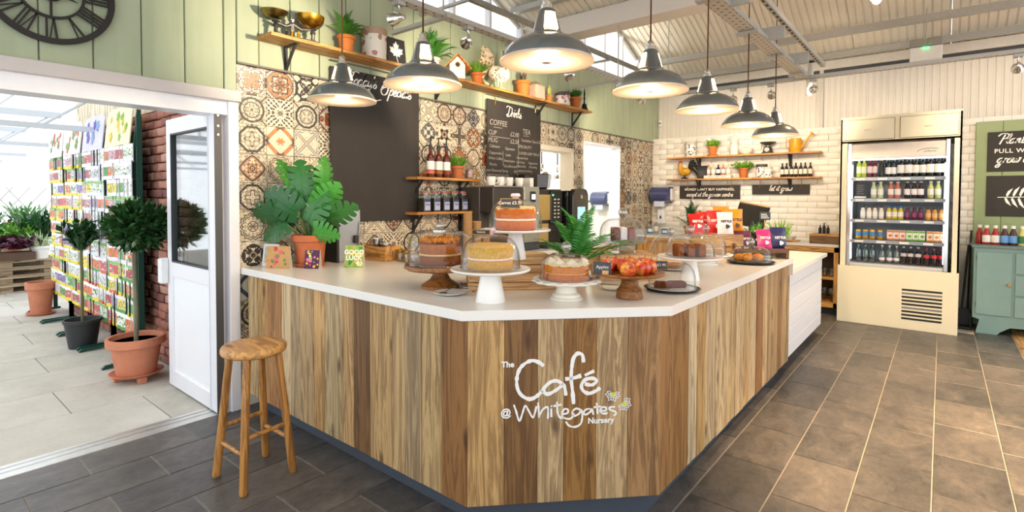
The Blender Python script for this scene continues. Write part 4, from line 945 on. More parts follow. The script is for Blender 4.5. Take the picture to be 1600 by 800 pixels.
t = T('potted_succulent', 'spiky dark plant in a large clay pot right of the rooster', 'plant', (SX+.02, 4.66, SZ)); pot(t, .09, .165, mat('#d07a34', .7)); bush(t, .14, .07, .15, mat('#5a4a38', .7), 60, (.01, .006), 9, upright=.9)
t = T('fabric_bag', 'pale pink fabric bag with a rope handle on the high shelf', 'bag', (SX, 4.95, SZ)); MB().box(-.06, -.09, 0, .06, .09, .17).obj('bag_body', mat('#e3bfa8', .8, var=.15, scale=12), t, bevel=.02, seg=2)
MB().tube([(0, -.075, .16), (0, -.05, .20), (0, .0, .212), (0, .05, .2), (0, .075, .16)], .006, 8).obj('handle', mat('#a9794a', .8), t)
t = T('potted_cactus', 'small cactus with three pale arms in a little clay pot', 'plant', (SX+.02, 5.17, SZ)); pot(t, .045, .085, mat('#d6924f', .7)); 
for q in ((0, 0, .15, .016), (.005, -.028, .13, .012), (-.004, .028, .14, .013)): MB().ball((q[0], q[1], q[2]), q[3], 10, 8, (1, 1, 3.6)).obj('arm', mat('#cfd06a', .6), t, smooth=True)
for k, (y, r_, h) in enumerate(((5.37, .055, .135), (5.53, .075, .175))):
    t = T('floral_tin', ['small rose patterned tin', 'larger rose patterned tin with a dark lid'][k]+' on the high shelf before the bell', 'tin', (SX+.04-.05*k, y, SZ)); canister(t, r_, h, FLO2, mat('#5d4640', .5))
t = T('potted_herb', 'feathery green plant in a clay pot beside the iron bell', 'plant', (SX+.01, 5.77, SZ)); pot(t, .078, .15, mat('#bf6a30', .7)); bush(t, .13, .1, .15, G2, 170, (.03, .006), 14)
t = T('iron_bell', 'small black iron hand bell at the far end of the high shelf', 'bell', (SX+.03, 5.955, SZ))
MB().lathe([(.056, 0), (.05, .012), (.034, .05), (.028, .085), (.01, .10), (.008, .14), (.014, .16), (.008, .18), (.012, .22), (.006, .27), (0, .30)], 20).obj('bell_body', mat('#2c2c2c', .45, .5), t, smooth=True)
MB().ball((0, 0, .018), .012, 8, 6).obj('clapper', M_dark, t)

# ================================================================== CHALKBOARDS
def slate_board():
    m, nt, b = newmat('chalkboard'); n = S(nt, tex_noise(nt, coords(nt, 'Object', (1, 1.5, .5)), 3, 6, .7)); nt.links.new(mixc(nt, n, lin('#26221f'), lin('#3b3530')), b.inputs['Base Color']); b.inputs['Roughness'].default_value = .75; return m
M_cb = slate_board(); M_chalk = mat('#f3eee6', .8, var=.02); M_chk2 = mat('#a39c92', .9, var=.1)
def board(label, y0, y1, z0, z1, x=-3.755):
    t = T('chalkboard', label, 'chalkboard', (x, (y0+y1)/2, z0)); hw = (y1-y0)/2; h = z1-z0
    MB().box(-.012, -hw, 0, 0, hw, h).obj('panel', M_cb, t, bevel=.002)
    for s_ in (-.75, .75): MB().tube([(.006, s_*hw, h-.05), (.012, s_*hw, h-.0), (-.0, s_*hw, h+.02), (-.004, s_*hw, h+.05)], .004, 6).obj('hook', M_brass, t)
    MB().cyl((-.004, -hw, h+.05), (-.004, hw, h+.05), .005, 8).obj('rail', mat('#8a8076', .5, .5), t)
    return t, hw, h
t, hw, h = board('tall blank chalkboard headed specials, hanging under the high shelf', 2.315, 3.225, 1.29, 2.53)
place(cursive(MB(), "Today's", -.16, 0, .052, .012, 0, .002, .3, track=.92).mesh('heading'), 'heading', M_chalk, t, TR(.001, 0, h-.115) @ FACE_X)
place(cursive(MB(), "Specials", .20, 0, .052, .012, 0, .002, .3, track=.92).mesh('heading'), 'heading', M_chalk, t, TR(.001, 0, h-.15) @ FACE_X)
place(MB().ribbon(catmull([(-.1, -.09, 0), (0, -.075, 0), (.06, -.1, 0), (.13, -.085, 0)], 5), .008, 0, .002).mesh('flourish'), 'flourish', M_chalk, t, TR(.001, -.1, h-.115) @ FACE_X)
t, hw, h = board('chalkboard listing drinks prices, hanging over the coffee machine', 4.165, 5.125, 1.70, 2.545)
place(cursive(MB(), 'Drinks', .04, 0, .054, .0105, 0, .002, .25, track=.9).mesh('heading'), 'heading', M_chalk, t, TR(.001, -.07, h-.15) @ FACE_X)
for s_, y, z, sz in (('COFFEE', -.30, .60, .085), ('TEA', .20, .55, .085), ('CUP', -.40, .49, .07), ('MUG', -.39, .41, .07), ('£2.00', -.02, .50, .07), ('£2.50', -.02, .42, .07), ('Yorkshire Tea £1.80', .30, .45, .048), ('SPECIALITY', .17, .375, .05), ('LOOSE LEAF TEA £1.90', .29, .30, .045), ('Cafetiere', -.36, .345, .045), ('Espresso', -.10, .335, .045), ('Cappuccino', -.345, .275, .045), ('Latte', -.13, .265, .045),
        ('White Coffee', -.345, .215, .042), ('Americano', -.11, .20, .042), ('Mocha', -.385, .15, .045), ('Decaffeinated', -.09, .14, .042), ('Choose from', .12, .245, .04), ('Earl Grey', .09, .195, .038), ('Peppermint', .33, .195, .038), ('Chamomile', .10, .15, .038), ('Darjeeling', .33, .15, .038), ('Lapsang Souchong', .17, .10, .038), ('Lemon, Fruit & Green', .19, .055, .036), ('Sweet Flavoured Syrup', -.33, .085, .042), ('50p', .0, .085, .042), ('HOT CHOCOLATE', -.30, .03, .042)):
    place(text_mesh(s_, sz, .0004, shear=.12), 'chalk_text', M_chk2, t, TR(.001, y, z) @ FACE_X)
mb = MB()
for a, b in (((-.38, .552), (-.24, .552)), ((.14, .505), (.25, .505)), ((.05, .47), (.05, .13)), ((-.22, .3), (-.22, .14)), ((-.44, .45), (-.1, .45))): mb.ribbon([a, b], .005, 0, .001)
mb2 = place(mb.mesh('chalk_rules'), 'chalk_rules', M_chk2, t, TR(.001, 0, 0) @ FACE_X); mb2['kind'] = 'stuff'

# ================================================================== SMALL WALL SHELVES
for z, lb in ((1.652, 'short oak wall shelf holding the syrup bottles'), (1.335, 'short oak wall shelf holding the tea jars')):
    t = T('wall_shelf', lb, 'shelf', (-3.695, 3.485, z)); MB().box(-.098, -.42, 0, .10, .42, .024).obj('board', M_shelf, t, bevel=.002)
    for y in (-.3, .3): bracket(t, -.095, y, .17, .15)
def bottle(parent, prof, m, cap=None, capm=None, lab=None, labm=None, n=16, cn='cap'):
    MB().lathe(prof, n).obj('bottle_body', m, parent, smooth=True)
    if cap: MB().lathe(cap, n).obj(cn, capm, parent, smooth=True)
    if lab: MB().lathe(lab, n).obj('label_band', labm, parent, smooth=True)
M_syr = mat('#5a1f10', .1, var=.1, coat=.6); M_lab = mat('#f1eee8', .5, var=.02)
syr = T('syrup_bottle', 'x', 'bottle')
bottle(syr, [(0, 0), (.036, 0), (.038, .006), (.038, .17), (.034, .20), (.016, .225), (.015, .26), (0, .26)], M_syr, [(.018, .26), (.018, .30), (.008, .305), (.006, .36), (.012, .365), (.012, .372), (0, .374)], M_black, [(.0388, .07), (.0388, .15)], M_lab, cn='pump')
MB().tube([(0, 0, .368), (.03, 0, .37), (.05, 0, .355)], .006, 8).obj('spout', M_black, syr)
LB = MB().lathe([(.0391, .035), (.0391, .062)], 16).mesh('flavour_band', smooth=True)
for k, (y, c) in enumerate(((3.285, '#e0623a'), (3.385, '#e8c437'), (3.485, '#d8543a'))):
    r = syr if k == 0 else copy_tree(syr, (0, 0, 0)); r.location = (-3.665, y, 1.677); r['label'] = ('dark syrup bottle with a black pump, '+['nearest the specials board', 'yellow banded middle one of three', 'next to the potted herb']['012'.index(str(k))]); r['group'] = 'syrup bottles'
    link('flavour_band', LB, mat(c, .5), r)
t = T('potted_herb', 'fine green herb in a clay pot on the syrup shelf', 'plant', (-3.67, 3.64, 1.677)); pot(t, .068, .12, mat('#b8683a', .7)); bush(t, .1, .11, .16, G4, 200, (.025, .004), 21)
t = T('sweet_jar', 'small glass jar of sweets with a swing lid on the syrup shelf', 'jar', (-3.665, 3.80, 1.677))
MB().lathe([(.04, 0), (.043, .01), (.043, .12), (.03, .15), (.03, .165), (.028, .165), (.028, .15), (.041, .118), (.041, .012), (0, .008)], 18).obj('glass_body', glass('#f5f2ee', 1.1, .1), t, smooth=True); MB().lathe([(0, .01), (.039, .011), (.04, .09), (0, .1)], 14).obj('sweets', mat('#d99a8a', .6, var=.4, scale=60), t); MB().lathe([(.031, .165), (.033, .17), (.02, .19), (0, .195)], 16).obj('lid', glass('#f5f2ee', 1.1, .14), t, smooth=True)
jar = T('tea_jar', 'x', 'jar')
MB().box(-.043, -.043, 0, .043, .043, .16).obj('glass_body', glass('#e9ece6', 1.0, .1), jar, bevel=.008, seg=2); MB().box(-.039, -.039, .004, .039, .039, .125).obj('tea_leaves', mat('#3d3626', .9, var=.4, scale=60), jar)
MB().lathe([(.034, .16), (.034, .178), (.038, .18), (.038, .192), (.01, .2), (0, .2)], 18).obj('lid', glass('#e9ece6', 1.0, .14), jar, smooth=True); MB().lathe([(.0385, .176), (.0385, .186)], 18).obj('rubber_seal', mat('#b8452c', .6), jar)
MB().tube([(.036, -.03, .15), (.05, 0, .165), (.036, .03, .15), (.03, 0, .2), (.036, -.03, .15)], .0022, 5).obj('wire_clip', M_chrome, jar)
MB().box(.0432, -.032, .015, .0442, .032, .10).obj('paper_label', mat('#aeb2d6', .6), jar); MB().box(.0435, -.032, .09, .0446, .032, .115).obj('label_band', mat('#3a3d55', .6), jar)
place(text_mesh('TEA', .03, .0004, bold=.0005), 'lettering', mat('#343650', .6), jar, TR(.0444, 0, .065) @ FACE_X)
for k in range(6):
    r = jar if k == 0 else copy_tree(jar, (0, 0, 0)); r.location = (-3.665, 3.21+.122*k, 1.36); r['label'] = 'square clip top tea jar on the lower wall shelf, %s from the specials board' % ORD[k]; r['group'] = 'tea jars'
# ================================================================== THINGS ON THE COUNTER
WT = .9985
M_china = mat('#f2efea', .18, var=.01, spec=.6); M_clear = glass('#fdfdfd', 1.0, .025); M_gold = mat('#8a6a3a', .5)
M_acacia = wood_mat('acacia', 0, '#8a5a2c', 1.4, .4, .1); M_pal = wood_mat('pale_pine', 0, '#c9a273', 1, .6, .15)
def sponge(c, v=.25): return mat(c, .9, var=v, scale=70, bmp=.6, spec=.1)
def crumb(c): return mat(c, .85, var=.35, scale=45, bmp=.8, spec=.1)
def cake_stand(label, p, r_, h, m, kind='cone', foot=.07, name='cake_stand', rb=.055):
    t = T(name, label, 'cake stand', p)
    fl_ = None
    if kind == 'scallop': fl_ = lambda a, rr, z: 1+.035*math.cos(a*16) if rr > r_*.8 else 1
    MB().lathe([(0, h-.008), (r_*.9, h-.010), (r_*.985, h-.004), (r_, h+.002), (r_*.985, h+.006), (r_*.93, h+.001), (0, h)], 48 if fl_ is None else 96, fl=fl_).obj('plate', m, t, smooth=True) if kind != 'wood' else MB().lathe([(0, h-.028), (r_*.93, h-.028), (r_*.99, h-.02), (r_, h-.008), (r_*.985, h), (0, h)], 48).obj('plate', m, t, smooth=True)
    if kind == 'cone': st_ = [(0, 0), (foot, 0), (foot*.99, .008), (foot*.62, h-.012), (0, h-.010)]
    elif kind == 'scallop': st_ = [(0, 0), (foot, 0), (foot, .01), (foot*.88, .014), (foot*.84, .026), (foot*.66, .034), (foot*.58, h*.6), (foot*.62, h-.012), (0, h-.010)]
    elif kind == 'wood': st_ = [(0, 0), (foot, 0), (foot, .014), (foot*.9, .022), (foot*.55, h*.35), (foot*.38, h*.6), (foot*.42, h-.03), (0, h-.028)]
    elif kind == 'squat': st_ = [(0, 0), (foot, 0), (foot*1.02, .012), (foot*.96, .03), (foot*.98, .04), (foot*.7, .06), (foot*.6, h-.035), (foot*.75, h-.028), (0, h-.027)]
    else: st_ = [(0, 0), (foot, 0), (foot*.95, .008), (foot*.45, .03), (foot*.4, h-.03), (foot*.8, h-.012), (0, h-.010)]
    MB().lathe(st_, 36).obj('pedestal', m, t, smooth=True)
    return t
def dome(label, p, r_, h, knob='ball', flat=.55, name='glass_dome', kr=.022, kc=None):
    t = T(name, label, 'glass dome', p)
    prof = []
    for k in range(13):
        a = k/12*PI/2; prof.append((r_*(math.cos(a)**flat), h*.12+(h*.88)*(math.sin(a)**.9)))
    prof = [(r_*1.01, 0), (r_, .004), (r_, h*.12)]+prof[1:-1]+[(0.012, h)]
    inner = [(max(0, x-.003), z-.003 if z > .01 else z) for x, z in prof[::-1]]
    MB().lathe(prof+inner, 40).obj('bell', M_clear, t, smooth=True, angle=1.2)
    ps = [(r_*1.012*math.cos(a), r_*1.012*math.sin(a), .003) for a in [2*PI*k/36 for k in range(36)]]
    MB().tube(ps, .0028, 6, closed=True).obj('rim', glass('#f4f8f8', 1.2, .3), t, smooth=True)
    if knob == 'ball': MB().lathe([(.010, h-.002), (.012, h+.006), (kr*.6, h+.01)], 14).obj('knob_neck', glass('#f4f6f6', 1.2, .25), t, smooth=True); MB().ball((0, 0, h+.008+kr*.9), kr, 16, 10).obj('knob', glass('#eef0f0', 1.5, .28), t, smooth=True)
    elif knob == 'crystal': MB().lathe([(.012, h-.002), (.016, h+.008), (.028, h+.02), (.022, h+.032), (0, h+.034)], 8).obj('knob', mat('#e8c9d6', .1, var=.2, scale=60, spec=.9, coat=1), t)
    elif knob == 'ring': MB().lathe([(.045, h-.002), (.045, h+.006), (.015, h+.010)], 20).obj('knob_plate', M_chrome, t, smooth=True); MB().ball((0, 0, h+.03), .024, 14, 10, (1.2, .9, .9)).obj('knob', glass('#e8e4dc', 1.5, .35), t, smooth=True)
    return t
def tag_sign(parent, x, y, z, w_=.075, h=.045, tilt=.5, rz=0, txt='Cake', wood=True):
    M = TR(x, y, z) @ RZ(rz) @ RX(-tilt)
    o = MB().box(-w_/2, -.003, 0, w_/2, .003, h).obj('sign_frame', M_gold if wood else M_dark, parent, bevel=.004); o.matrix_local = M
    o = MB().box(-w_/2+.006, -.0042, .006, w_/2-.006, -.003, h-.006).obj('sign_face', M_dark, parent); o.matrix_local = M
    o = link('sign_text', text_mesh(txt, h*.42, .0003), M_chalk, parent); o.matrix_local = M @ TR(0, -.0044, h*.5) @ FACE_Y
def layer_cake(label, p, r_, h, c1, c2, fill, top, topping=None, wedge=False):
    t = T('layer_cake', label, 'cake', p, -.67)
    fl_ = lambda a, rr, z: 1+.012*math.sin(a*7+z*60)+.008*math.sin(a*17)
    H = h*.42
    MB().lathe([(0, 0), (r_*.97, 0), (r_, .008), (r_*1.005, H-.01), (r_*.97, H), (0, H)], 40, fl=fl_).obj('lower_sponge', sponge(c1), t, smooth=True)
    MB().lathe([(r_*.9, H-.002), (r_*.985, H+.002), (r_*1.0, H+h*.05), (r_*.97, H+h*.10), (r_*.9, H+h*.105)], 40, fl=lambda a, rr, z: 1+.02*math.sin(a*13)+.012*math.sin(a*29)).obj('filling', mat(fill, .6, var=.1, scale=50), t, smooth=True)
    z1 = H+h*.1
    MB().lathe([(0, z1), (r_*.97, z1), (r_, z1+.008), (r_*1.0, h-.012), (r_*.96, h-.002), (0, h)], 40, fl=fl_).obj('upper_sponge', sponge(c2), t, smooth=True)
    if top: MB().lathe([(r_*.97, h-.006), (r_*.985, h), (r_*.9, h+.008), (r_*.5, h+.010), (0, h+.009)], 40, fl=lambda a, rr, z: 1+.02*math.sin(a*11)).obj('topping', mat(top, .7, var=.15, scale=60, bmp=.6), t, smooth=True)
    if topping == 'crumb':
        rr = random.Random(5); mb = MB()
        for k in range(170):
            a = rr.uniform(0, 2*PI); q = r_*.97*rr.random()**.5; mb.ball((q*math.cos(a), q*math.sin(a), h+.012+rr.uniform(0, .012)), rr.uniform(.006, .013), 6, 4, jit=.2, rnd=rr)
        o = mb.obj('crumbs', crumb('#d8842a'), t); o['kind'] = 'stuff'
    if topping == 'rosette':
        for k in range(9):
            a = 2*PI*k/9; MB().lathe([(.024, 0), (.026, .006), (.017, .012), (.012, .018), (0, .022)], 14, (r_*.74*math.cos(a), r_*.74*math.sin(a), h+.006), fl=lambda a2, rr2, z: 1+.12*math.cos(a2*6)).obj('rosette', mat('#f3ead8', .6), t, smooth=True)
    return t
# wooden crates stepping up behind the corner
cr_a = math.radians(46)
def crate(label, p, sx, sy, h, rz, nb=2):
    t = T('wooden_crate', label, 'crate', p, rz)
    for k in range(nb):
        z0 = h/nb*k+.001; z1 = h/nb*(k+1)-.002
        for s_ in (-1, 1):
            MB().box(-sx/2, s_*sy/2-.006, z0, sx/2, s_*sy/2+.006, z1).obj('side_board', M_pal, t, bevel=.002)
            MB().box(s_*sx/2-.006, -sy/2+.006, z0, s_*sx/2+.006, sy/2-.006, z1).obj('end_board', M_pal, t, bevel=.002)
    n = 4
    for k in range(n): MB().box(-sx/2+.004, -sy/2+sy/n*k+.002, h-.012, sx/2-.004, -sy/2+sy/n*(k+1)-.002, h).obj('top_board', M_pal, t, bevel=.002)
    return t
crate('shallow pine crate lying on the counter behind the white cake stand', (-1.885, 2.32, WT), .52, .34, .085, cr_a)
crate('upper pine crate stacked on the shallow crate, carrying the tallest cake stand', (-1.90, 2.34, WT+.086), .40, .27, .082, cr_a)
# cake stands with cakes and domes
p = (-1.665, 1.872, WT); cake_stand('white china cake stand with victoria sponge, nearest the counter corner', p, .193, .155, M_china, 'cone', .072)
layer_cake('victoria sponge with jam and cream under the nearest dome', (p[0], p[1], WT+.156), .108, .112, '#cf9a3a', '#d8a848', '#efd0c4', '#dfb466')
o = dome('rounded glass dome over the victoria sponge, pink crystal knob', (p[0], p[1], WT+.163), .143, .158, 'crystal'); tag_sign(o, .02, -.09, .16, .09, .03, .6, .65, 'Victoria')
p = (-2.135, 1.985, WT); cake_stand('grainy wooden cake stand with tall foot, left of the white stand', p, .196, .13, M_acacia, 'wood', .105, rb=.1)
layer_cake('dark two layer cake with orange crumble top on the wooden stand', (p[0], p[1], WT+.131), .112, .115, '#8a4a1a', '#a8601c', '#dcb474', None, 'crumb')
dome('straight sided glass dome with metal knob over the crumble cake', (p[0], p[1], WT+.133), .182, .178, 'ring', .22)
p = (-1.765, 2.185, WT+.169); cake_stand('tallest white china cake stand, raised on the pine crates', p, .19, .155, M_china, 'cone', .058)
layer_cake('orange brown carrot cake with two cream layers on the tallest stand', (p[0], p[1], WT+.325), .108, .118, '#c0621c', '#c86a20', '#f2dcb8', '#f0c890')
o = dome('rounded glass dome over the carrot cake, pink crystal knob', (p[0], p[1], WT+.332), .142, .155, 'crystal'); tag_sign(o, .045, -.10, .11, .105, .055, .35, .65, 'Carrot £2.75')
p = (-1.425, 2.165, WT); cake_stand('low cream scalloped cake stand before the potted fern', p, .168, .092, mat('#f0e9da', .25, var=.02), 'scallop', .082)
layer_cake('cream topped lemon cake cut in slices on the scalloped stand', (p[0], p[1], WT+.094), .112, .082, '#c06a20', '#cf7c24', '#dc9440', '#f2e0ba', 'rosette')
MB().lathe([(.115, .0935), (.16, .098), (.163, .0995), (.16, .101), (.115, .096)], 96, fl=lambda a, rr, z: 1+(.025*math.cos(a*24) if rr > .15 else 0)).obj('paper_doily', mat('#f7f5f2', .9), bpy.data.objects['cake_stand.003'], smooth=True)
o = dome('glass dome with ball knob over the slices on the scalloped stand', (p[0], p[1], WT+.1015), .132, .125, 'ball', .5, kr=.026); tag_sign(o, .06, -.05, .105, .1, .03, 1.0, .5, 'Lemon')
p = (-1.195, 2.385, WT); aps = cake_stand('dark acacia pedestal piled with red apples', p, .172, .125, M_acacia, 'squat', .065)
AP = [(-.105, -.05), (-.035, -.085), (.04, -.07), (.1, -.02), (-.11, .03), (-.03, -.005), (.045, .01), (.09, .07), (-.05, .085), (.02, .095)]
def apple_mat():
    m, nt, b = newmat('apple_skin'); v = coords(nt, 'Object', rand=20); n = S(nt, tex_noise(nt, v, 14, 4, .6)); n2 = S(nt, tex_noise(nt, coords(nt, 'Object', (30, 30, 4), rand=9), 2, 3))
    c = ramp(nt, n*.7+n2*.35, [(.34, '#8a1214'), (.47, '#b8241a'), (.56, '#d2602c'), (.66, '#e6b040')]); nt.links.new(c, b.inputs['Base Color']); b.inputs['Roughness'].default_value = .2; b.inputs['Coat Weight'].default_value = .3; return m
M_apple = apple_mat()
apm = MB().lathe([(0, .008), (.010, .002), (.022, .0), (.034, .016), (.039, .036), (.036, .054), (.024, .066), (.010, .066), (0, .058)], 20).mesh('flesh', smooth=True)
stk = MB().tube([(0, 0, .056), (.002, 0, .07), (.006, .002, .08)], .0018, 5).mesh('stalk')
apn = ['front edge beside the slate tag', 'front row second from the slate tag', 'front row centre', 'front row next to the brownies', 'tag end behind the front row', 'middle of the pile', 'middle row towards the brownies', 'rear row towards the loaf cake', 'rear row towards the fern', 'rear row centre']
for k, (x, y) in enumerate(AP):
    t = T('apple', 'red and yellow apple on the acacia pedestal, %s' % apn[k], 'apple', (p[0]+x*math.cos(.68)-y*math.sin(.68), p[1]+x*math.sin(.68)+y*math.cos(.68), WT+.1255), R.uniform(0, 6), 'apples on the pedestal')
    o = link('flesh', apm, M_apple, t, (0, 0, 0), (R.uniform(-.25, .25), R.uniform(-.25, .25), 0)); o2 = link('stalk', stk, M_dark, t)
    if k in (0, 1): o.rotation_euler = (1.0, .4, 0); o.location = (0, 0, .012); o2.rotation_euler = (1.0, .4, 0); o2.location = (0, 0, .012)
t = T('slate_tag', 'small slate tag reading apples leaning in a wooden block', 'sign', (-1.265, 2.235, WT+.127), .55); o = MB().box(-.042, -.002, .0, .042, .002, .06).obj('slate', mat('#4a5058', .8, var=.15), t); o.rotation_euler = (-.15, 0, 0)
MB().box(.0, -.012, 0, .03, .012, .02).obj('block', M_pal, t); o = link('lettering', text_mesh('Apples', .022, .0003, shear=.1), M_chalk, t); o.matrix_local = RX(-.15) @ TR(0, -.0024, .036) @ FACE_Y
# brownies under a bell on a black plate
p = (-1.125, 2.745, WT); t = T('black_plate', 'black round plate with brownies near the counter edge', 'plate', p); MB().lathe([(0, .004), (.09, .0), (.14, .008), (.149, .014), (.147, .016), (.13, .011), (0, .008)], 40).obj('plate_body', M_black, t, smooth=True); MB().lathe([(0, .0105), (.125, .0115), (.125, .0125), (0, .0125)], 48, fl=lambda a, rr, z: 1+.02*math.cos(a*26)).obj('doily', mat('#f5f2ee', .9), t)
for k, (x, y, a) in enumerate(((-.035, -.035, .3), (.015, .03, .8))):
    b_ = MB().box(-.045, -.03, 0, .045, .03, .032).obj('brownie', crumb('#6a3412'), None, (p[0]+x, p[1]+y, WT+.0135), (0, 0, a), bevel=.006); tag(b_, ['chocolate brownie square on the black plate, at its front', 'chocolate brownie square on the black plate, behind the other'][k], 'brownie')
o = dome('tall bell shaped cloche over the brownies with paper tag', (p[0], p[1], WT+.0165), .125, .135, 'none', .38); tag_sign(o, -.02, -.09, .10, .07, .05, .2, .65, '£1.95'); x_ = MB().box(-.05, -.03, 0, .05, .03, .004).obj('paper_tag', mat('#d8a878', .8), o, (.0, -.0, .137), (0, .06, .6))
# loaf cake on tall white stand
p = (-1.175, 3.14, WT); cake_stand('white cake stand with sliced fruit loaf, behind the brownies', p, .195, .142, M_china, 'cone', .06)
for k in range(3):
    b_ = MB().box(-.02, -.055, 0, .02, .055, .075).obj('loaf_slice', crumb('#8a4a14'), None, (p[0]-.055+.05*k, p[1]-.045+.042*k, WT+.144), (0, 0, .72), bevel=.008); tag(b_, 'dark fruit loaf slice under the dome, %s from the apples' % ORD[k], 'cake slice')
dome('rounded dome over the fruit loaf slices, ball knob', (p[0], p[1], WT+.1495), .142, .128, 'ball', .5, kr=.026)
p = (-1.37, 3.98, WT); cake_stand('low white cake stand with coffee sponge, before the crisp packets', p, .19, .075, M_china, 'scallop', .09)
layer_cake('pale coffee sponge cake beside the crisp packets', (p[0], p[1], WT+.076), .115, .105, '#b98a52', '#c39a60', '#d9b98a', '#c9a06a')
dome('rounded dome over the coffee sponge, ball knob', (p[0], p[1], WT+.0825), .145, .155, 'ball', .5, kr=.026)
p = (-1.47, 3.56, WT); t = T('white_plate', 'white plate with a flapjack between the loaf and the fern', 'plate', p); MB().lathe([(0, .004), (.1, 0), (.165, .012), (.163, .015), (.1, .006), (0, .008)], 40).obj('plate_body', M_china, t, smooth=True)
b_ = MB().box(-.05, -.05, 0, .05, .05, .05).obj('flapjack', crumb('#a86a30'), None, (p[0], p[1], WT+.009), (0, 0, .6), bevel=.008); tag(b_, 'golden oat flapjack under the far clear dome', 'cake')
dome('tall clear dome over the flapjack, ball knob', (p[0], p[1], WT+.0155), .15, .215, 'ball', .42, kr=.028)
# pastries on a black tray
p = (-1.125, 4.27, WT); t = T('black_tray', 'black round tray of pastries at the far counter edge', 'plate', p); MB().lathe([(0, .004), (.11, 0), (.16, .008), (.17, .014), (.168, .017), (.15, .011), (0, .008)], 40).obj('plate_body', M_black, t, smooth=True)
for k, (x, y) in enumerate(((-.075, -.03), (-.01, -.055), (.06, -.02), (-.04, .045), (.035, .05))):
    o = MB().ball((0, 0, .03), .038, 14, 8, (1.15, .9, .78), .06, R).obj('danish_pastry', crumb('#d88a2a'), None, (p[0]+x, p[1]+y, WT+.0115), (0, 0, k), smooth=True); tag(o, 'golden baked pastry on the black tray, '+['nearest the loaf stand', 'front middle', 'nearest the counter end', 'rear left of the pile', 'rear right of the pile'][k], 'pastry')
o = dome('low clear dome with ball knob over the pastries', (p[0], p[1], WT+.018), .145, .115, 'ball', .5, kr=.026); tag_sign(o, .0, -.10, .085, .08, .045, .7, .9, '£2.20')
# glass stand on wooden riser
p = (-1.545, 2.985, WT); crate('flat pine riser under the glass cake stand', p, .34, .3, .155, .7, 2)
p = (-1.545, 2.985, WT+.156); cake_stand('clear glass footed cake stand on the pine riser', p, .148, .072, glass('#f2f5f4', 1.2, .16), 'glass', .085)
mb = T('wrapped_cake', 'dark wrapped cake slices inside the glass stand dome', 'cake', (p[0], p[1], p[2]+.073), .7)
for k in range(3): MB().box(-.07+.048*k, -.045, 0, -.028+.048*k, .045, .085).obj('slice', mat(['#6a2c18', '#d8d4d6', '#7a3a20'][k], .3, var=.2, scale=30), mb, bevel=.006)
dome('large clear dome with ball knob on the glass stand', (p[0], p[1], p[2]+.0795), .145, .135, 'ball', .45, kr=.03)
# potted fern in the middle of the counter
t = T('potted_fern', 'large green fern in a clay pot between the cake domes', 'plant', (-1.64, 2.60, WT)); pot(t, .075, .125, mat('#b8683a', .7)); fern(t, .10, 28, .37, leafmat('#3a8a30'), (22, 95), 31, kinds=(0, 2, 2))
# monstera
t = T('potted_monstera', 'split leaf monstera in a large clay pot near the door frame', 'plant', (-3.49, 1.985, WT), 0)
pot(t, .125, .215, mat('#b8653c', .75, var=.1), .012, .09, .112)
def monstera_leaf(seed):
    rr = random.Random(seed); mb = MB(); n = 6
    def P3(x, y): return (x, y, .10*x-.34*x*x-.45*y*y+.04*abs(y))
    def wd(t): return .50*max(0, math.sin(PI*min(1, t*.86+.14)))**.62*(1-.18*t)
    for s_ in (-1, 1):
        for k in range(n):
            t0, t1 = k/n, (k+1)/n; gap = .0 if k == 0 else .055+.02*rr.random()
            cols = []
            for c in range(5):
                q = c/4; col = []
                for u_ in (0, .3+.12*rr.random()*0, .6, .85, 1.0):
                    g_ = gap*max(0, (u_-.3)/.7); t = t0+(t1-t0)*q; t = t+(g_*(1-q)); w_ = wd(t)*u_
                    if u_ == 1.0 and c in (0, 4) and k < n-1: w_ *= .95
                    x = t-.16*(1-t)*.0+.14*u_*(1-t)*(t+.25)-.16*u_*(1-t)**3
                    col.append(P3(x, s_*w_))
                cols.append(col)
            for A_, B_ in zip(cols[:-1], cols[1:]):
                for i in range(4): mb.add([A_[i], B_[i], B_[i+1], A_[i+1]], [(0, 1, 2, 3)])
    mb.tube([P3(q/8, 0) for q in range(9)], [.014*(1-q/10) for q in range(9)], 5)
    return mb.mesh('leaf', smooth=True, fix=False, angle=1.2)
ML = [monstera_leaf(k) for k in range(2)]
GM = [leafmat('#2c6a2c', .3), leafmat('#3f8a34', .3), leafmat('#245a2c', .3)]
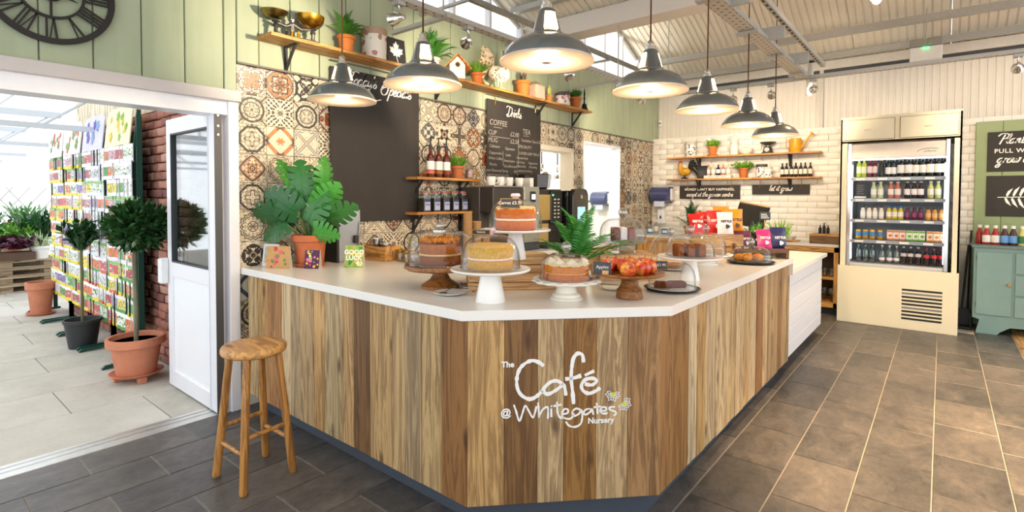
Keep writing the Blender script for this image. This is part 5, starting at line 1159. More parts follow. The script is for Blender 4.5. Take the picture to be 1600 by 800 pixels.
# right offset, offset into the room, height, size, tip angle in the upright plane, turn about the midrib, lean
leaves = [(-.02, .02, .44, .31, 95, .15, .25, 0), (.12, .0, .52, .25, 75, 1.25, .1, 1), (-.11, -.02, .56, .22, 110, 1.3, .0, 1), (-.12, .04, .34, .30, 185, -.55, .1, 2), (-.05, .10, .36, .29, 150, -.2, .3, 2), (.03, .10, .30, .28, 60, -.3, .45, 0),
          (.12, .06, .31, .29, 12, .75, .2, 0), (.10, .08, .40, .24, 40, .6, .3, 1), (-.14, .05, .27, .22, 205, .5, .2, 2), (.08, .12, .24, .2, -20, .4, .3, 1), (.0, -.08, .48, .24, 60, .9, -.2, 0)]
rv, cv, uv = Vector((.774, .634, 0)), Vector((.634, -.774, 0)), Vector((0, 0, 1))
for k, (ro, co_, z, s_, ph, roll, lean, mi) in enumerate(leaves):
    ph = math.radians(ph); tip = (rv*math.cos(ph)+uv*math.sin(ph)+cv*lean*.6).normalized(); nn = (cv-tip*cv.dot(tip)).normalized(); nn = Matrix.Rotation(roll, 3, tip) @ nn; sd = nn.cross(tip)
    b0 = rv*ro*.92+cv*(co_*.6+.05)+uv*(z+.03)
    m = Matrix((tip, sd, nn)).transposed().to_4x4(); m.translation = b0
    o = link('leaf', ML[k % 2], GM[mi], t); o.matrix_local = m @ Matrix.Diagonal((s_*.92, s_*.92, s_*.92, 1))
    MB().tube(catmull([(0, 0, .17), b0*.35+Vector((0, 0, .10)), b0], 5), .006, 6).obj('stem', leafmat('#4a6a34'), t, smooth=True)
MB().cyl((0, .0, .17), (0, .01, .50), .012, 8).obj('support_cane', leafmat('#3f5a38'), t)
# greeting cards
def card(label, p, w_, h, rz, front, extra=None, back='#efe6d6'):
    t = T('greeting_card', label, 'card', p, rz)
    for s_, nm in ((1, 'front_leaf'), (-1, 'back_leaf')):
        o = MB().box(-w_/2, -.0008, 0, w_/2, .0008, h).obj(nm, front if s_ > 0 else mat(back, .8), t); o.location = (0, 0 if s_ > 0 else .035, 0); o.rotation_euler = (-.0, 0, 0)
        o.matrix_local = TR(0, -.0 if s_ > 0 else .05, 0) @ RX(-.16 if s_ > 0 else .16)
    if extra: extra(t, w_, h)
    return t
def dots(cols, n, seed, r_=(.006, .014)):
    def f(t, w_, h):
        rr = random.Random(seed)
        for k in range(n):
            c = rr.choice(cols); q = rr.uniform(*r_); o = MB().lathe([(q, 0), (q, .0006)], 12, fl=lambda a, r2, z: 1+.12*math.cos(a*5)).obj('printed_motif', mat(c, .7), t)
            o.matrix_local = RX(-.16) @ TR(rr.uniform(-w_/2+q, w_/2-q), -.0009-.0001*k/n, rr.uniform(q, h-q)) @ FACE_Y
    return f
def frame_card(t, w_, h):
    o = MB().box(-w_/2+.012, -.0014, .02, w_/2-.012, -.0009, h-.02).obj('printed_scene', mat('#bcd3cc', .6, var=.25, scale=35), t); o.matrix_local = RX(-.16)
    for k, c in enumerate(('#e3a04a', '#f4f1e8', '#f4f1e8', '#d97a6a')): o = MB().box(-.008, -.0018, 0, .008, -.0014, .05).obj('printed_motif', mat(c, .7), t); o.matrix_local = RX(-.16) @ TR(-.03+.02*k, 0, .025)
card('white bordered card with candles print, leftmost on the counter', (-3.70, 1.79, WT), .13, .16, -.5+.9, mat('#f1f0ee', .6), frame_card)
card('kraft brown card with pink flowers beside the monstera', (-3.535, 1.765, WT), .165, .155, .62, mat('#b8925e', .8, var=.1, scale=40), dots(['#c8465a', '#d8606e', '#b83a4e', '#6a7a4a'], 16, 2, (.007, .015)))
card('small purple card with bright dotted flowers before the clay pot', (-3.355, 1.915, WT), .105, .13, .55, mat('#4a2348', .7), dots(['#e86aa0', '#e8c83a', '#f2f0ee', '#d84a3a', '#8ac24a'], 18, 5, (.005, .013)))
def luck(t, w_, h):
    dots(['#7ab23a', '#f0c84a', '#e86a5a', '#3f8a3a', '#f2e8c8'], 26, 9, (.01, .02))(t, w_, h)
    for s_, z in (('GOOD', h*.68), ('LUCK', h*.42)):
        o = link('lettering', text_mesh(s_, .045, .0004, bold=.0016, space=1.02), M_chalk, t); o.matrix_local = RX(-.16) @ TR(0, -.0016, z) @ FACE_Y
card('bright floral card reading good luck before the wooden crate', (-3.20, 2.145, WT), .135, .155, .6, mat('#9fb45a', .7, var=.3, scale=25), luck)
# leaning grey panel, jars, crate of jugs
t = T('coffee_grinder', 'tall grey and black coffee grinder behind the monstera', 'machine', (-3.60, 2.33, WT))
MB().box(-.09, -.11, 0, .09, .09, .40).obj('body', mat('#9a9c9e', .35, .5, var=.05), t, bevel=.006); MB().box(-.1, -.125, 0, .1, -.105, .42).obj('side_frame', M_black, t); MB().box(-.1, -.125, .40, .1, .1, .42).obj('top_frame', M_black, t)
MB().cyl((.1, .06, .12), (.1, .075, .30), .005, 8).obj('lever', M_chrome, t); MB().box(.09, .02, .14, .12, .05, .2).obj('spout', M_dark, t, bevel=.005)
def fcrate(label, p, rz):
    t = T('jug_crate', label, 'crate', p, rz); sx, sy, h = .25, .17, .115; m = wood_mat('crate_pine', 0, '#bb8a4c', 1, .6, .1)
    for s_ in (-1, 1):
        for k in range(2): MB().box(-sx/2, s_*sy/2-.005, .001+.057*k, sx/2, s_*sy/2+.005, .055+.057*k).obj('side_board', m, t, bevel=.001)
        MB().box(s_*sx/2-.005, -sy/2, .001, s_*sx/2+.005, sy/2, h).obj('end_board', m, t, bevel=.001)
    MB().box(-sx/2, -sy/2, .0, sx/2, sy/2, .006).obj('floor_board', m, t)
    dk = mat('#4a2f18', .8); o = link('lettering', text_mesh('FRESH FOODS', .024, .0004), dk, t); o.matrix_local = TR(0, -sy/2-.0055, .04) @ FACE_Y
    mb = MB().ribbon([(.05*math.cos(a), .03*math.sin(a)) for a in [PI*k/12 for k in range(13)]], .003, 0, .0006); o = place(mb.mesh('printed_arch'), 'printed_arch', dk, t, TR(0, -sy/2-.0055, .065) @ FACE_Y)
    return t
fcrate('small wooden crate stamped fresh foods, holding milk jugs', (-3.43, 2.56, WT), .12)
jg = T('milk_jug', 'x', 'jug'); MB().lathe([(0, 0), (.034, 0), (.036, .006), (.030, .07), (.034, .10), (.032, .10), (.028, .07), (.033, .01), (0, .008)], 20).obj('jug_body', M_chrome, jg, smooth=True); MB().tube([(.033, 0, .09), (.06, 0, .08), (.06, 0, .03), (.035, 0, .02)], .004, 6).obj('handle', M_chrome, jg)
for k, (x, y, z, s_) in enumerate(((-.055, .0, .05, 1.25), (.02, .01, .04, .95), (.085, -.02, .045, 1.0))):
    r = jg if k == 0 else copy_tree(jg, (0, 0, 0)); r.location = (-3.43+x, 2.56+y, WT+.008); r.scale = (s_, s_, s_*1.25); r['label'] = 'steel milk jug standing in the stamped crate, '+['tallest, near the grinder', 'middle one', 'nearest the glass jars'][k]; r['group'] = 'milk jugs'
for k in range(3):
    t = T('glass_jar', 'small clip jar with gold lid by the stamped crate, %s from it' % ORD[k], 'jar', (-3.245+.085*k, 2.60-.005*k, WT), 0, 'small gold lidded jars')
    MB().lathe([(0, 0), (.036, 0), (.04, .01), (.04, .06), (.034, .07), (.032, .07), (.038, .058), (.038, .012), (0, .006)], 18).obj('glass_body', glass('#f2efe6', 1.1, .12), t, smooth=True); MB().lathe([(0, .008), (.037, .01), (.037, .03), (0, .03)], 16).obj('contents', mat('#b8862f', .6, var=.3, scale=50), t); MB().lathe([(.037, .07), (.039, .074), (.038, .088), (0, .09)], 18).obj('lid', M_brass, t, smooth=True)
# saucers and spoons by the wooden stand
for k, (x, y, r_) in enumerate(((-1.945, 1.875, .085), (-1.98, 2.10, .085), (-1.36, 2.56, .08))):
    t = T('saucer', ['white saucer with a spoon in front of the wooden cake stand', 'white saucer behind the wooden cake stand foot', 'white saucer with forks beyond the scalloped stand'][k], 'saucer', (x, y, WT)); MB().lathe([(0, .003), (.04, 0), (.07, .005), (r_, .012), (r_*.985, .014), (.065, .008), (0, .006)], 32).obj('dish', M_china, t, smooth=True)
def spoon(label, p, rz, tilt=.0, name='spoon'):
    t = T(name, label, name, p, rz); MB().ball((.085, 0, .006), .02, 12, 6, (1.5, 1, .25)).obj('bowl', M_chrome, t, smooth=True); MB().tube([(.06, 0, .006), (0, 0, .010), (-.09, 0, .008)], [.003, .0035, .006], 6).obj('handle', M_chrome, t, smooth=True)
spoon('steel spoon resting on the front saucer', (-1.965, 1.885, WT+.012), -1.1); spoon('steel serving spoon laid from the front saucer towards the white stand', (-1.90, 1.93, WT+.013), .1); spoon('steel spoon resting on the rear saucer', (-1.99, 2.12, WT+.012), .9); spoon('steel cake fork lying on the saucer behind the scalloped stand', (-1.36, 2.57, WT+.012), .3)

# ================================================================== COFFEE MACHINES ON THE WALL COUNTER
WZ = .9455
t = T('espresso_machine', 'grey and black espresso machine with white mugs on top', 'coffee machine', (-3.52, 4.13, WZ))
MB().box(-.23, -.36, .0, .23, .36, .08).obj('base', M_dkgrey, t, bevel=.006); MB().box(-.23, -.36, .08, .02, .36, .65).obj('body', mat('#4c4640', .35, .3, var=.05), t, bevel=.006); MB().box(.02, -.36, .40, .20, .10, .65).obj('front_hood', mat('#433d38', .3, .3), t, bevel=.008)
MB().box(.02, .10, .08, .22, .36, .66).obj('control_tower', mat('#a5a596', .35, .4, var=.04), t, bevel=.006); MB().box(.22, .19, .50, .235, .28, .61).obj('display_bezel', M_black, t, bevel=.008); MB().box(.2352, .205, .53, .237, .265, .58).obj('display', emit('#dfe8f4', 1.2), t)
for y in (-.22, -.02): MB().cyl((.11, y, .40), (.11, y, .33), .035, 14).obj('group_head', M_chrome, t); MB().tube([(.11, y, .34), (.25, y, .33)], [.02, .014], 10).obj('portafilter', M_black, t)
MB().box(-.22, -.35, .65, .2, .10, .662).obj('cup_rail', M_chrome, t)
mug = T('coffee_mug', 'x', 'mug'); MB().lathe([(0, 0), (.028, 0), (.034, .006), (.04, .07), (.04, .075), (.037, .075), (.031, .01), (0, .008)], 22).obj('cup', M_china, mug, smooth=True); MB().tube([(0, .037, .06), (0, .062, .055), (0, .06, .025), (0, .035, .018)], .005, 8).obj('handle', M_china, mug, smooth=True)
for k in range(4):
    r = mug if k == 0 else copy_tree(mug, (0, 0, 0)); r.location = (-3.40, 3.83+.135*k+(.03 if k == 3 else 0), WZ+.6635); r.rotation_euler = (0, 0, .5*k-.6); r.scale = (1.15,)*3; r['label'] = 'white mug on the espresso machine, %s from the tea jars' % ORD[k]; r['group'] = 'white mugs on the machine'
t = T('bean_machine', 'black bean to cup machine with gold panel and dark hopper', 'coffee machine', (-3.5, 4.78, WZ))
MB().box(-.25, -.24, 0, .12, .24, .64).obj('body', mat('#2a2624', .3, var=.05), t, bevel=.008); MB().box(.12, -.22, .30, .135, .0, .58).obj('gold_panel', mat('#c9ac6a', .35, .5, var=.06), t); MB().box(.12, .0, .25, .15, .22, .62).obj('button_panel', M_black, t, bevel=.01)
for k in range(6):
    for j in range(2): MB().box(.15, .05+.07*j, .32+.04*k, .154, .085+.07*j, .335+.04*k).obj('button', mat('#d8d4ca', .4), t)
MB().ball((.15, .03, .575), .009, 8, 6).obj('indicator', emit('#35ff6a', 6), t)
MB().box(.05, -.2, .06, .125, -.02, .26).obj('dispense_bay', mat('#c9ac6a', .4, .3), t); MB().box(.0, -.22, .0, .26, .22, .04).obj('drip_tray', M_dkgrey, t, bevel=.005)
MB().lathe([(.13, .64), (.175, .66), (.19, .80), (.185, .81), (0, .815)], 8, (-.08, 0, 0)).obj('bean_hopper', mat('#3a322c', .15, var=.1, coat=.5), t); MB().box(-.1, -.26, .64, .05, -.2, .76).obj('paper_stack', M_lab, t)
t = T('touch_coffee_machine', 'glossy black coffee machine with curved top and blue touchscreen', 'coffee machine', (-3.42, 5.25, WZ))
MB().box(-.28, -.2, 0, .10, .19, .63).obj('body', mat('#191716', .12, var=.03, coat=.6), t, bevel=.02, seg=2)
MB().prism([(-.15, .10), (.15, .10), (.17, .16), (.17, .58), (.13, .645), (0, .66), (-.13, .645), (-.17, .58), (-.17, .16)], 0, .06, TR(.10, .0, 0) @ FACE_X).obj('front_fascia', mat('#201d1b', .15, coat=.6), t, bevel=.008)
MB().box(.16, -.07, .22, .164, .09, .44).obj('touchscreen', emit('#7fb0c4', .7), t); o = MB().lathe([(.028, 0), (.028, .003), (0, .004)], 6).obj('emblem', M_chrome, t); o.matrix_local = TR(.16, .01, .56) @ RY(PI/2)
cup = MB().lathe([(.029, 0), (.041, .105), (.043, .108), (.041, .112), (.038, .108), (.027, .004), (0, .004)], 20)
cupme = cup.mesh('paper_cup', smooth=True); M_kraft = mat('#b38a5a', .8, var=.08)
for j, (x, y, n_) in enumerate(((-3.3, 3.40, 12), (-3.3, 3.52, 9), (-3.29, 3.63, 6))):
    for k in range(n_):
        o = link('paper_cup', cupme, M_kraft, None, (x, y, WZ+.001+.027*k)); tag(o, 'kraft paper cup in the %s stack by the espresso machine, %s from the bottom' % (['tallest', 'middle', 'shortest'][j], ORD[k]), 'paper cup', 'nested kraft paper cups')
# heat lamps in the hatch
for k, y in enumerate((5.62, 5.99)):
    t = T('heat_lamp', 'bright metal heat lamp hanging in the hatch, '+['nearer the chalkboard', 'nearer the doorway'][k], 'lamp', (-4.1, y, 1.74)); MB().lathe([(.14, 0), (.135, .03), (.10, .085), (.05, .12), (.035, .13), (.03, .19), (.02, .20), (0, .2)], 28).obj('shade', M_chrome, t, smooth=True); MB().cyl((0, 0, .2), (0, 0, .36), .008, 8).obj('cord', M_black, t); MB().lathe([(.06, .35), (.06, .37), (0, .37)], 16).obj('ceiling_rose', M_chrome, t)
    MB().ball((0, 0, .03), .05, 12, 8).obj('bulb', emit('#ffe0b0', 8), t)

lamp('kitchen_fill', 'POINT', (-4.8, 6.3, 2.7), 60, (1, .95, .88), .2)  # added fill without a fitting, brightens the room behind hatch and doorway
# ================================================================== BACK WALL SHELVES
for z, lb in ((2.118, 'upper oak shelf on the white brick wall'), (1.772, 'lower oak shelf on the white brick wall, above the hanging signs')):
    t = T('wall_shelf', lb, 'shelf', (-2.37, 8.265, z)); MB().box(-1.08, -.115, 0, 1.08, .115, .022).obj('board', wood_mat('shelf_oak_x', 0, '#c08a48', 1, .5, .12) if z > 2 else bpy.data.materials['shelf_oak_x'], t, bevel=.002)
    for x in (-.62, .68):
        b = T('bracket', None, None); b.parent = t; b.location = (x, .10, 0)
        MB().box(-.02, 0, -.17, .02, .006, 0).obj('back_leg', M_dark, b); MB().box(-.02, -.17, -.006, .02, 0, 0).obj('arm', M_dark, b); MB().tube([(0, .003, -.15), (0, -.14, -.005)], .014, 4).obj('brace', M_dark, b)
BY = 8.265; Z1 = 2.1405; Z2 = 1.7945
t = T('patterned_tin', 'tall dark floral tin at the corner end of the upper brick wall shelf', 'tin', (-3.10, BY, Z1)); canister(t, .088, .245, FLD, mat('#cfc8ba', .5))
t = T('potted_herb', 'bright leafy herb in a clay pot on the upper brick wall shelf', 'plant', (-2.76, BY, Z1)); pot(t, .075, .14, mat('#cf7a3a', .7), .009, None, .085); bush(t, .12, .13, .15, leafmat('#7ab038'), 60, (.05, .016), 41, upright=.7)
t = T('milk_churn', 'white enamel milk can with a wire handle on the upper shelf', 'can', (-2.44, BY, Z1)); MB().lathe([(0, 0), (.058, 0), (.062, .01), (.062, .14), (.045, .17), (.045, .19), (.055, .195), (.055, .21), (0, .215)], 24).obj('can_body', mat('#e6ded2', .35), t, smooth=True); MB().tube([(-.055, 0, .18), (-.065, 0, .26), (0, 0, .31), (.065, 0, .26), (.055, 0, .18)], .003, 6).obj('handle', M_galv, t)
t = T('white_bowl', 'white lidded bowl beside the enamel milk can', 'bowl', (-2.27, BY, Z1)); MB().lathe([(0, 0), (.05, 0), (.09, .04), (.1, .08), (.1, .085), (.04, .105), (.015, .11), (.018, .125), (0, .13)], 26).obj('bowl_body', mat('#f0e4d6', .35), t, smooth=True)
t = T('weighing_scale', 'small black kitchen scale on the upper brick wall shelf', 'scale', (-1.97, BY, Z1)); MB().prism([(-.08, 0), (.08, 0), (.055, .03), (.04, .1), (-.04, .1), (-.055, .03)], -.06, .06, FACE_Y).obj('body', M_dark, t, bevel=.006); MB().lathe([(.03, .1), (.03, .12), (.10, .15), (.11, .165), (.09, .155), (0, .14)], 22).obj('pan', M_iron2, t, smooth=True); o = MB().lathe([(.032, 0), (.032, .004), (0, .005)], 18).obj('dial', mat('#cfc7b8', .5), t); o.matrix_local = TR(0, -.061, .055) @ FACE_Y
t = T('watering_can', 'yellow watering can with a long spout on the upper shelf', 'watering can', (-1.61, BY, Z1)); M_wy = mat('#e0a020', .35); MB().lathe([(0, 0), (.075, 0), (.078, .006), (.075, .19), (.07, .195), (0, .19)], 24).obj('tank', M_wy, t, smooth=True); MB().tube([(.06, 0, .05), (.12, 0, .14), (.19, 0, .24)], [.018, .014, .011], 10).obj('spout', M_wy, t, smooth=True); MB().tube([(.185, 0, .235), (.21, 0, .262)], [.012, .034], 12).obj('rose', M_wy, t); MB().tube([(-.07, 0, .17), (-.12, 0, .2), (-.12, 0, .08), (-.075, 0, .05)], .007, 8).obj('handle', M_wy, t, smooth=True)
t = T('rooster_figurine', 'small black and gold rooster figurine on the lower shelf', 'ornament', (-3.19, BY-.02, Z2), PI/2); rooster(t, .76, mat('#d8a02a', .4, var=.3, scale=25), mat('#232222', .4), mat('#b8281e', .5), mat('#2a2724', .5))
t = T('slate_tin', 'square black tin with a printed front beside the figurine', 'tin', (-2.90, BY, Z2)); MB().box(-.075, -.06, 0, .075, .06, .17).obj('tin_body', M_dark, t, bevel=.005); MB().box(-.07, -.055, .17, .07, .055, .2).obj('lid', M_dark, t, bevel=.005); MB().box(-.05, -.0615, .03, .05, -.06, .13).obj('printed_front', mat('#4a4744', .6, var=.3, scale=40), t)
t = T('book_box', 'flat white lettered box lying on the lower shelf', 'box', (-2.66, BY-.02, Z2)); MB().box(-.2, -.07, 0, .2, .07, .045).obj('box_body', mat('#e8e2d8', .6), t, bevel=.002); o = link('lettering', text_mesh('THERE IS A BREW LIKE IT', .024, .0003), M_dark, t); o.matrix_local = TR(0, -.0705, .022) @ FACE_Y
def simple_bottle(name, label, cat, p, r_, h, m, capm, labm, group, neck=.35, lab=(.2, .55), parent=None, sq=None, cap=.06):
    t = T(name, label, cat, p, 0, group)
    nr = r_*neck; MB().lathe([(0, 0), (r_*.93, 0), (r_, h*.03), (r_, h*.58), (r_*.9, h*.66), (nr, h*.78), (nr, h*(1-cap)), (0, h*(1-cap))], 14).obj('bottle_body', m, t, smooth=True)
    MB().lathe([(nr*1.15, h*(1-cap-.03)), (nr*1.15, h*.995), (0, h)], 12).obj('cap', capm, t)
    if labm: MB().lathe([(r_*1.02, h*lab[0]), (r_*1.02, h*lab[1])], 14).obj('label_band', labm, t, smooth=True)
    return t
cols = ['#d8a08a', '#d6cfae', '#2a2030', '#c07a68', '#cfc49a']
for k in range(5): simple_bottle('cordial_bottle', 'small cordial bottle standing on the lettered box, %s from the black tin' % ORD[k], 'bottle', (-2.815+.075*k, BY-.02, Z2+.0465), .03, .165, mat(cols[k], .2, var=.1), mat(['#a03a3a', '#c9b06a', '#1e1a20', '#a8503a', '#b09a50'][k], .4), M_lab, 'cordial bottles')
t = T('potted_herb', 'leafy green herb in a clay pot on the lower brick wall shelf', 'plant', (-2.30, BY, Z2)); pot(t, .075, .15, mat('#b9672f', .7)); bush(t, .13, .16, .13, leafmat('#6a9a2c'), 90, (.05, .018), 44, upright=.5)
for k, (x, r_, h) in enumerate(((-2.05, .075, .195), (-1.95, .06, .15))):
    t = T('patterned_tin', 'dark floral tin on the lower brick wall shelf, %s one' % ['taller', 'shorter front'][k], 'tin', (x, BY-.05*k-.0, Z2)); canister(t, r_, h, FLD, mat('#4a443e' if k == 0 else '#d8cfc0', .5))
for k in range(7): simple_bottle('oil_bottle', 'dark bottle with cream label on the lower shelf, %s from the floral tins' % ORD[k], 'bottle', (-1.775+.059*k, BY-.02*(k % 2), Z2), .026, .2, mat('#1d1512', .15, coat=.5), M_black, mat('#e3dccb', .6), 'dark bottles on the lower shelf', .38)
# hanging signs
def hang_sign(label, x0, x1, z0, z1):
    t = T('hanging_sign', label, 'sign', ((x0+x1)/2, 8.36, z0)); hw, h = (x1-x0)/2, z1-z0; MB().box(-hw, -.006, 0, hw, .006, h).obj('panel', M_cb, t, bevel=.002)
    for s_ in (-.72, .72): MB().cyl((s_*hw, -.004, h-.03), (s_*hw, -.004, h+.085), .003, 6).obj('hook', M_brass, t); MB().ball((s_*hw, -.01, h-.03), .010, 8, 6).obj('stud', M_brass, t)
    return t, hw, h
t, hw, h = hang_sign('black hanging sign with two lines of white lettering, near the corner', -3.31, -2.37, 1.478, 1.69)
place(text_mesh("MONEY CAN'T BUY HAPPINESS,", .052, .0006, bold=.0008, space=1.05), 'lettering', M_chalk, t, TR(0, -.0066, h*.70) @ FACE_Y)
place(cursive(MB(), 'except at the garden centre', 0, 0, .037, .0095, 0, .001, .3, track=.92).mesh('lettering'), 'lettering', M_chalk, t, TR(0, -.0062, h*.18) @ FACE_Y)
t, hw, h = hang_sign('narrow black hanging sign reading let it grow', -2.20, -1.44, 1.548, 1.69)
place(cursive(MB(), 'let it grow', -.0, 0, .042, .010, 0, .001, .3, track=.9).mesh('lettering'), 'lettering', M_chalk, t, TR(0, -.0062, h*.38) @ FACE_Y)
# dispensers in the corner
M_blue = mat('#3a4270', .12, var=.08, spec=.7, coat=.6); M_paper = mat('#cdd6ea', .8)
def towel(label, p, rz):
    t = T('towel_dispenser', label, 'dispenser', p, rz); o = MB().lathe([(.0, -.17), (.10, -.17), (.125, -.15), (.128, 0), (.125, .15), (.10, .17), (0, .17)], 28).obj('drum_cover', M_blue, t, smooth=True); o.matrix_local = RY(PI/2)
    MB().box(-.17, .0, -.13, .17, .10, .13).obj('back_box', mat('#4a5078', .3), t, bevel=.01); MB().box(.165, -.07, -.1, .205, .09, .1).obj('end_cap', mat('#d8d4ce', .4), t, bevel=.02); MB().box(-.1, -.06, -.2, .08, -.055, -.11).obj('paper', M_paper, t); return t
towel('dark blue paper towel dispenser mounted in the brick wall corner', (-3.585, 8.265, 1.545), 0); towel('blue paper towel dispenser seen through the washroom doorway', (-4.86, 8.50, 1.47), 0)
t = T('soap_dispenser', 'white wall soap dispenser with a blue drop emblem', 'dispenser', (-3.605, 8.34, 1.06)); MB().box(-.06, -.05, 0, .06, .045, .25).obj('case', mat('#e9edf0', .35), t, bevel=.02, seg=2); o = MB().prism([(0, .06), (.018, .02), (.014, .0), (0, -.006), (-.014, 0), (-.018, .02)], 0, .002).obj('drop_emblem', mat('#1d3a78', .4), t); o.matrix_local = TR(0, -.051, .09) @ FACE_Y
t = T('soap_dispenser', 'white soap dispenser seen through the washroom doorway', 'dispenser', (-5.1, 8.54, 1.25)); MB().box(-.05, -.05, 0, .05, .05, .2).obj('case', mat('#e4e6e0', .35), t, bevel=.015); MB().box(-.04, -.052, .15, .04, -.05, .19).obj('window', mat('#5a7a4a', .3), t)
ZB = .9055
simple_bottle('spray_bottle', 'clear sanitiser bottle beside the sink corner', 'bottle', (-3.62, 8.16, ZB), .04, .22, glass('#e6eef2', 1, .2), M_white, mat('#e8e0d8', .5), None)
t = T('wipes_box', 'small blue box of gloves by the sanitiser bottle', 'box', (-3.46, 8.18, ZB)); MB().box(-.06, -.05, 0, .06, .05, .085).obj('carton', mat('#4a8ab8', .5, var=.2, scale=30), t, bevel=.003); MB().box(-.04, -.0512, .02, .04, -.05, .06).obj('printed_label', M_lab, t)
t = T('wipes_box', 'blue wipes tub at the corner end of the back counter', 'box', (-3.71, 8.12, ZB)); MB().lathe([(0, 0), (.04, 0), (.04, .10), (.035, .11), (0, .112)], 18).obj('tub', mat('#3f86b4', .4), t, smooth=True); MB().lathe([(.0405, .03), (.0405, .08)], 18).obj('label_band', M_lab, t)
t = T('security_sensor', 'small white alarm sensor at the top corner of the wall', 'sensor', (-3.745, 8.57, 2.71)); MB().box(-.03, -.03, 0, .03, .02, .11).obj('case', M_white, t, bevel=.01); MB().box(-.018, -.033, .04, .018, -.03, .06).obj('lens', M_dkgrey, t)
t = T('potted_palm', 'dark feathery palm in a clay pot on the far back counter', 'plant', (-2.98, 7.98, ZB)); pot(t, .11, .15, mat('#a8683a', .7)); fern(t, .13, 14, .42, leafmat('#2a5a2c'), (50, 105), 51)

# ================================================================== CRISPS, TILL, PLANTS BY THE TILL
def bag_mesh(seed):
    rr = random.Random(seed); mb = MB(); nx, nz = 6, 8
    for s_ in (-1, 1):
        vs = [];
        for j in range(nz+1):
            for i in range(nx+1):
                u_, v_ = i/nx, j/nz; th_ = .034*(math.sin(PI*u_)**.6)*(math.sin(PI*min(1, max(0, (v_-.06)/.88)))**.7); x = (u_-.5)*(1-.05*math.sin(PI*v_))
                vs.append((x*.135, s_*th_*.9+rr.uniform(-.0015, .0015)*(1 if 0 < v_ < 1 else 0), v_*.19))
        fs = [(j*(nx+1)+i, j*(nx+1)+i+1, (j+1)*(nx+1)+i+1, (j+1)*(nx+1)+i) for j in range(nz) for i in range(nx)]
        mb.add(vs, fs)
    return mb.mesh('bag', smooth=True)
BAG = [bag_mesh(k) for k in range(3)]
crate('wooden crate step under the red and orange crisp packets', (-1.499, 4.61, WT), .36, .24, .19, .686, 2)
ds = T('crisp_display', 'low dark wooden rack for the purple and navy crisp packets', 'display rack', (-1.18, 4.69, WT), -.885)
M_dw = wood_mat('dark_oak', 1, '#6a4a30', 1, .5, .1)
for y in (-.20, .20): MB().box(-.09, y-.012, .0, .09, y+.012, .05).obj('foot', M_dw, ds); MB().prism([(-.09, .05), (.09, .05), (.09, .08), (-.09, .15)], -.01, .01, TR(0, y, 0) @ FACE_Y).obj('side_panel', M_dw, ds)
MB().box(-.09, -.21, .05, .09, .21, .062).obj('tray', M_dw, ds); MB().box(.085, -.21, .05, .095, .21, .085).obj('lip', M_dw, ds); MB().box(-.095, -.21, .05, -.085, .21, .15).obj('back_board', M_dw, ds)
def crisp(label, x, y, z, c, k, lean=.2, rz=.9, txt='KETTLE', tc='#f4f0ea', s_=1.0):
    t = T('crisp_packet', label, 'crisp packet', (x, y, z), rz, 'crisp packets'); o = link('bag', BAG[k % 3], mat(c, .25, var=.06, scale=25, spec=.6), t, scale=s_); o.rotation_euler = (-lean, 0, 0)
    o = link('brand_lettering', text_mesh(txt, .026*s_, .0004, bold=.0014), mat(tc, .5), t); o.matrix_local = RX(-lean) @ TR(0, -.0335*s_, .105*s_) @ FACE_Y
    o = MB().lathe([(.018*s_, 0), (.018*s_, .0006)], 10, fl=lambda a, r2, z2: 1+.2*math.cos(a*3)).obj('printed_motif', mat(tc if c[1] != 'f' else '#c98a3a', .5), t); o.matrix_local = RX(-lean) @ TR(.01, -.033*s_, .062*s_) @ FACE_Y
UZ = WT+.1915; LZ = WT+.0635
CP = [('red crisp packet leaning far out at the dome end of the crate', (-1.584, 4.410), UZ, '#c8201c', .45, 'KETTLE', '#f4f0ea', 1), ('red crisp packet behind the leaning one on the crate', (-1.592, 4.572), UZ, '#cc2420', .2, 'KETTLE', '#f4f0ea', 1), ('red crisp packet standing beside the white packet', (-1.502, 4.581), UZ, '#d0261f', .1, 'KETTLE', '#f4f0ea', 1.05),
      ('white crisp packet with dark lettering on the crate', (-1.411, 4.578), UZ, '#e9e6e4', .2, 'KETTLE', '#3a3032', 1), ('orange crisp packet at the till end of the crate', (-1.370, 4.688), UZ, '#e8960f', .1, 'KETTLE', '#5a3a10', 1.12), ('orange crisp packet half hidden behind the white packet', (-1.481, 4.700), UZ+.02, '#e5900e', .1, 'KETTLE', '#5a3a10', 1.12),
      ('dark purple crisp packet on the low rack beside the pastries', (-1.329, 4.619), LZ, '#5a163c', .25, 'KETTLE', '#f4f0ea', .85), ('second purple crisp packet on the low rack', (-1.271, 4.666), LZ, '#661a44', .25, 'KETTLE', '#f4f0ea', .85), ('black crisp packet on the low rack with white lettering', (-1.173, 4.695), LZ, '#1d181a', .25, 'KETTLE', '#f4f0ea', .8), ('pink crisp packet leaning on the low rack', (-1.120, 4.661), LZ+.01, '#d8307a', .25, 'KETTLE', '#f4f0ea', .9), ('navy blue crisp packet at the counter end of the low rack', (-1.039, 4.753), LZ, '#28285a', .1, 'KETTLE', '#f4f0ea', 1.02)]
for k, (lb, (x, y), z, c, ln, tx, tc_, s_) in enumerate(CP): crisp(lb, x, y, z, c, k, ln, .62+.1*(k % 3), tx, tc_, s_)
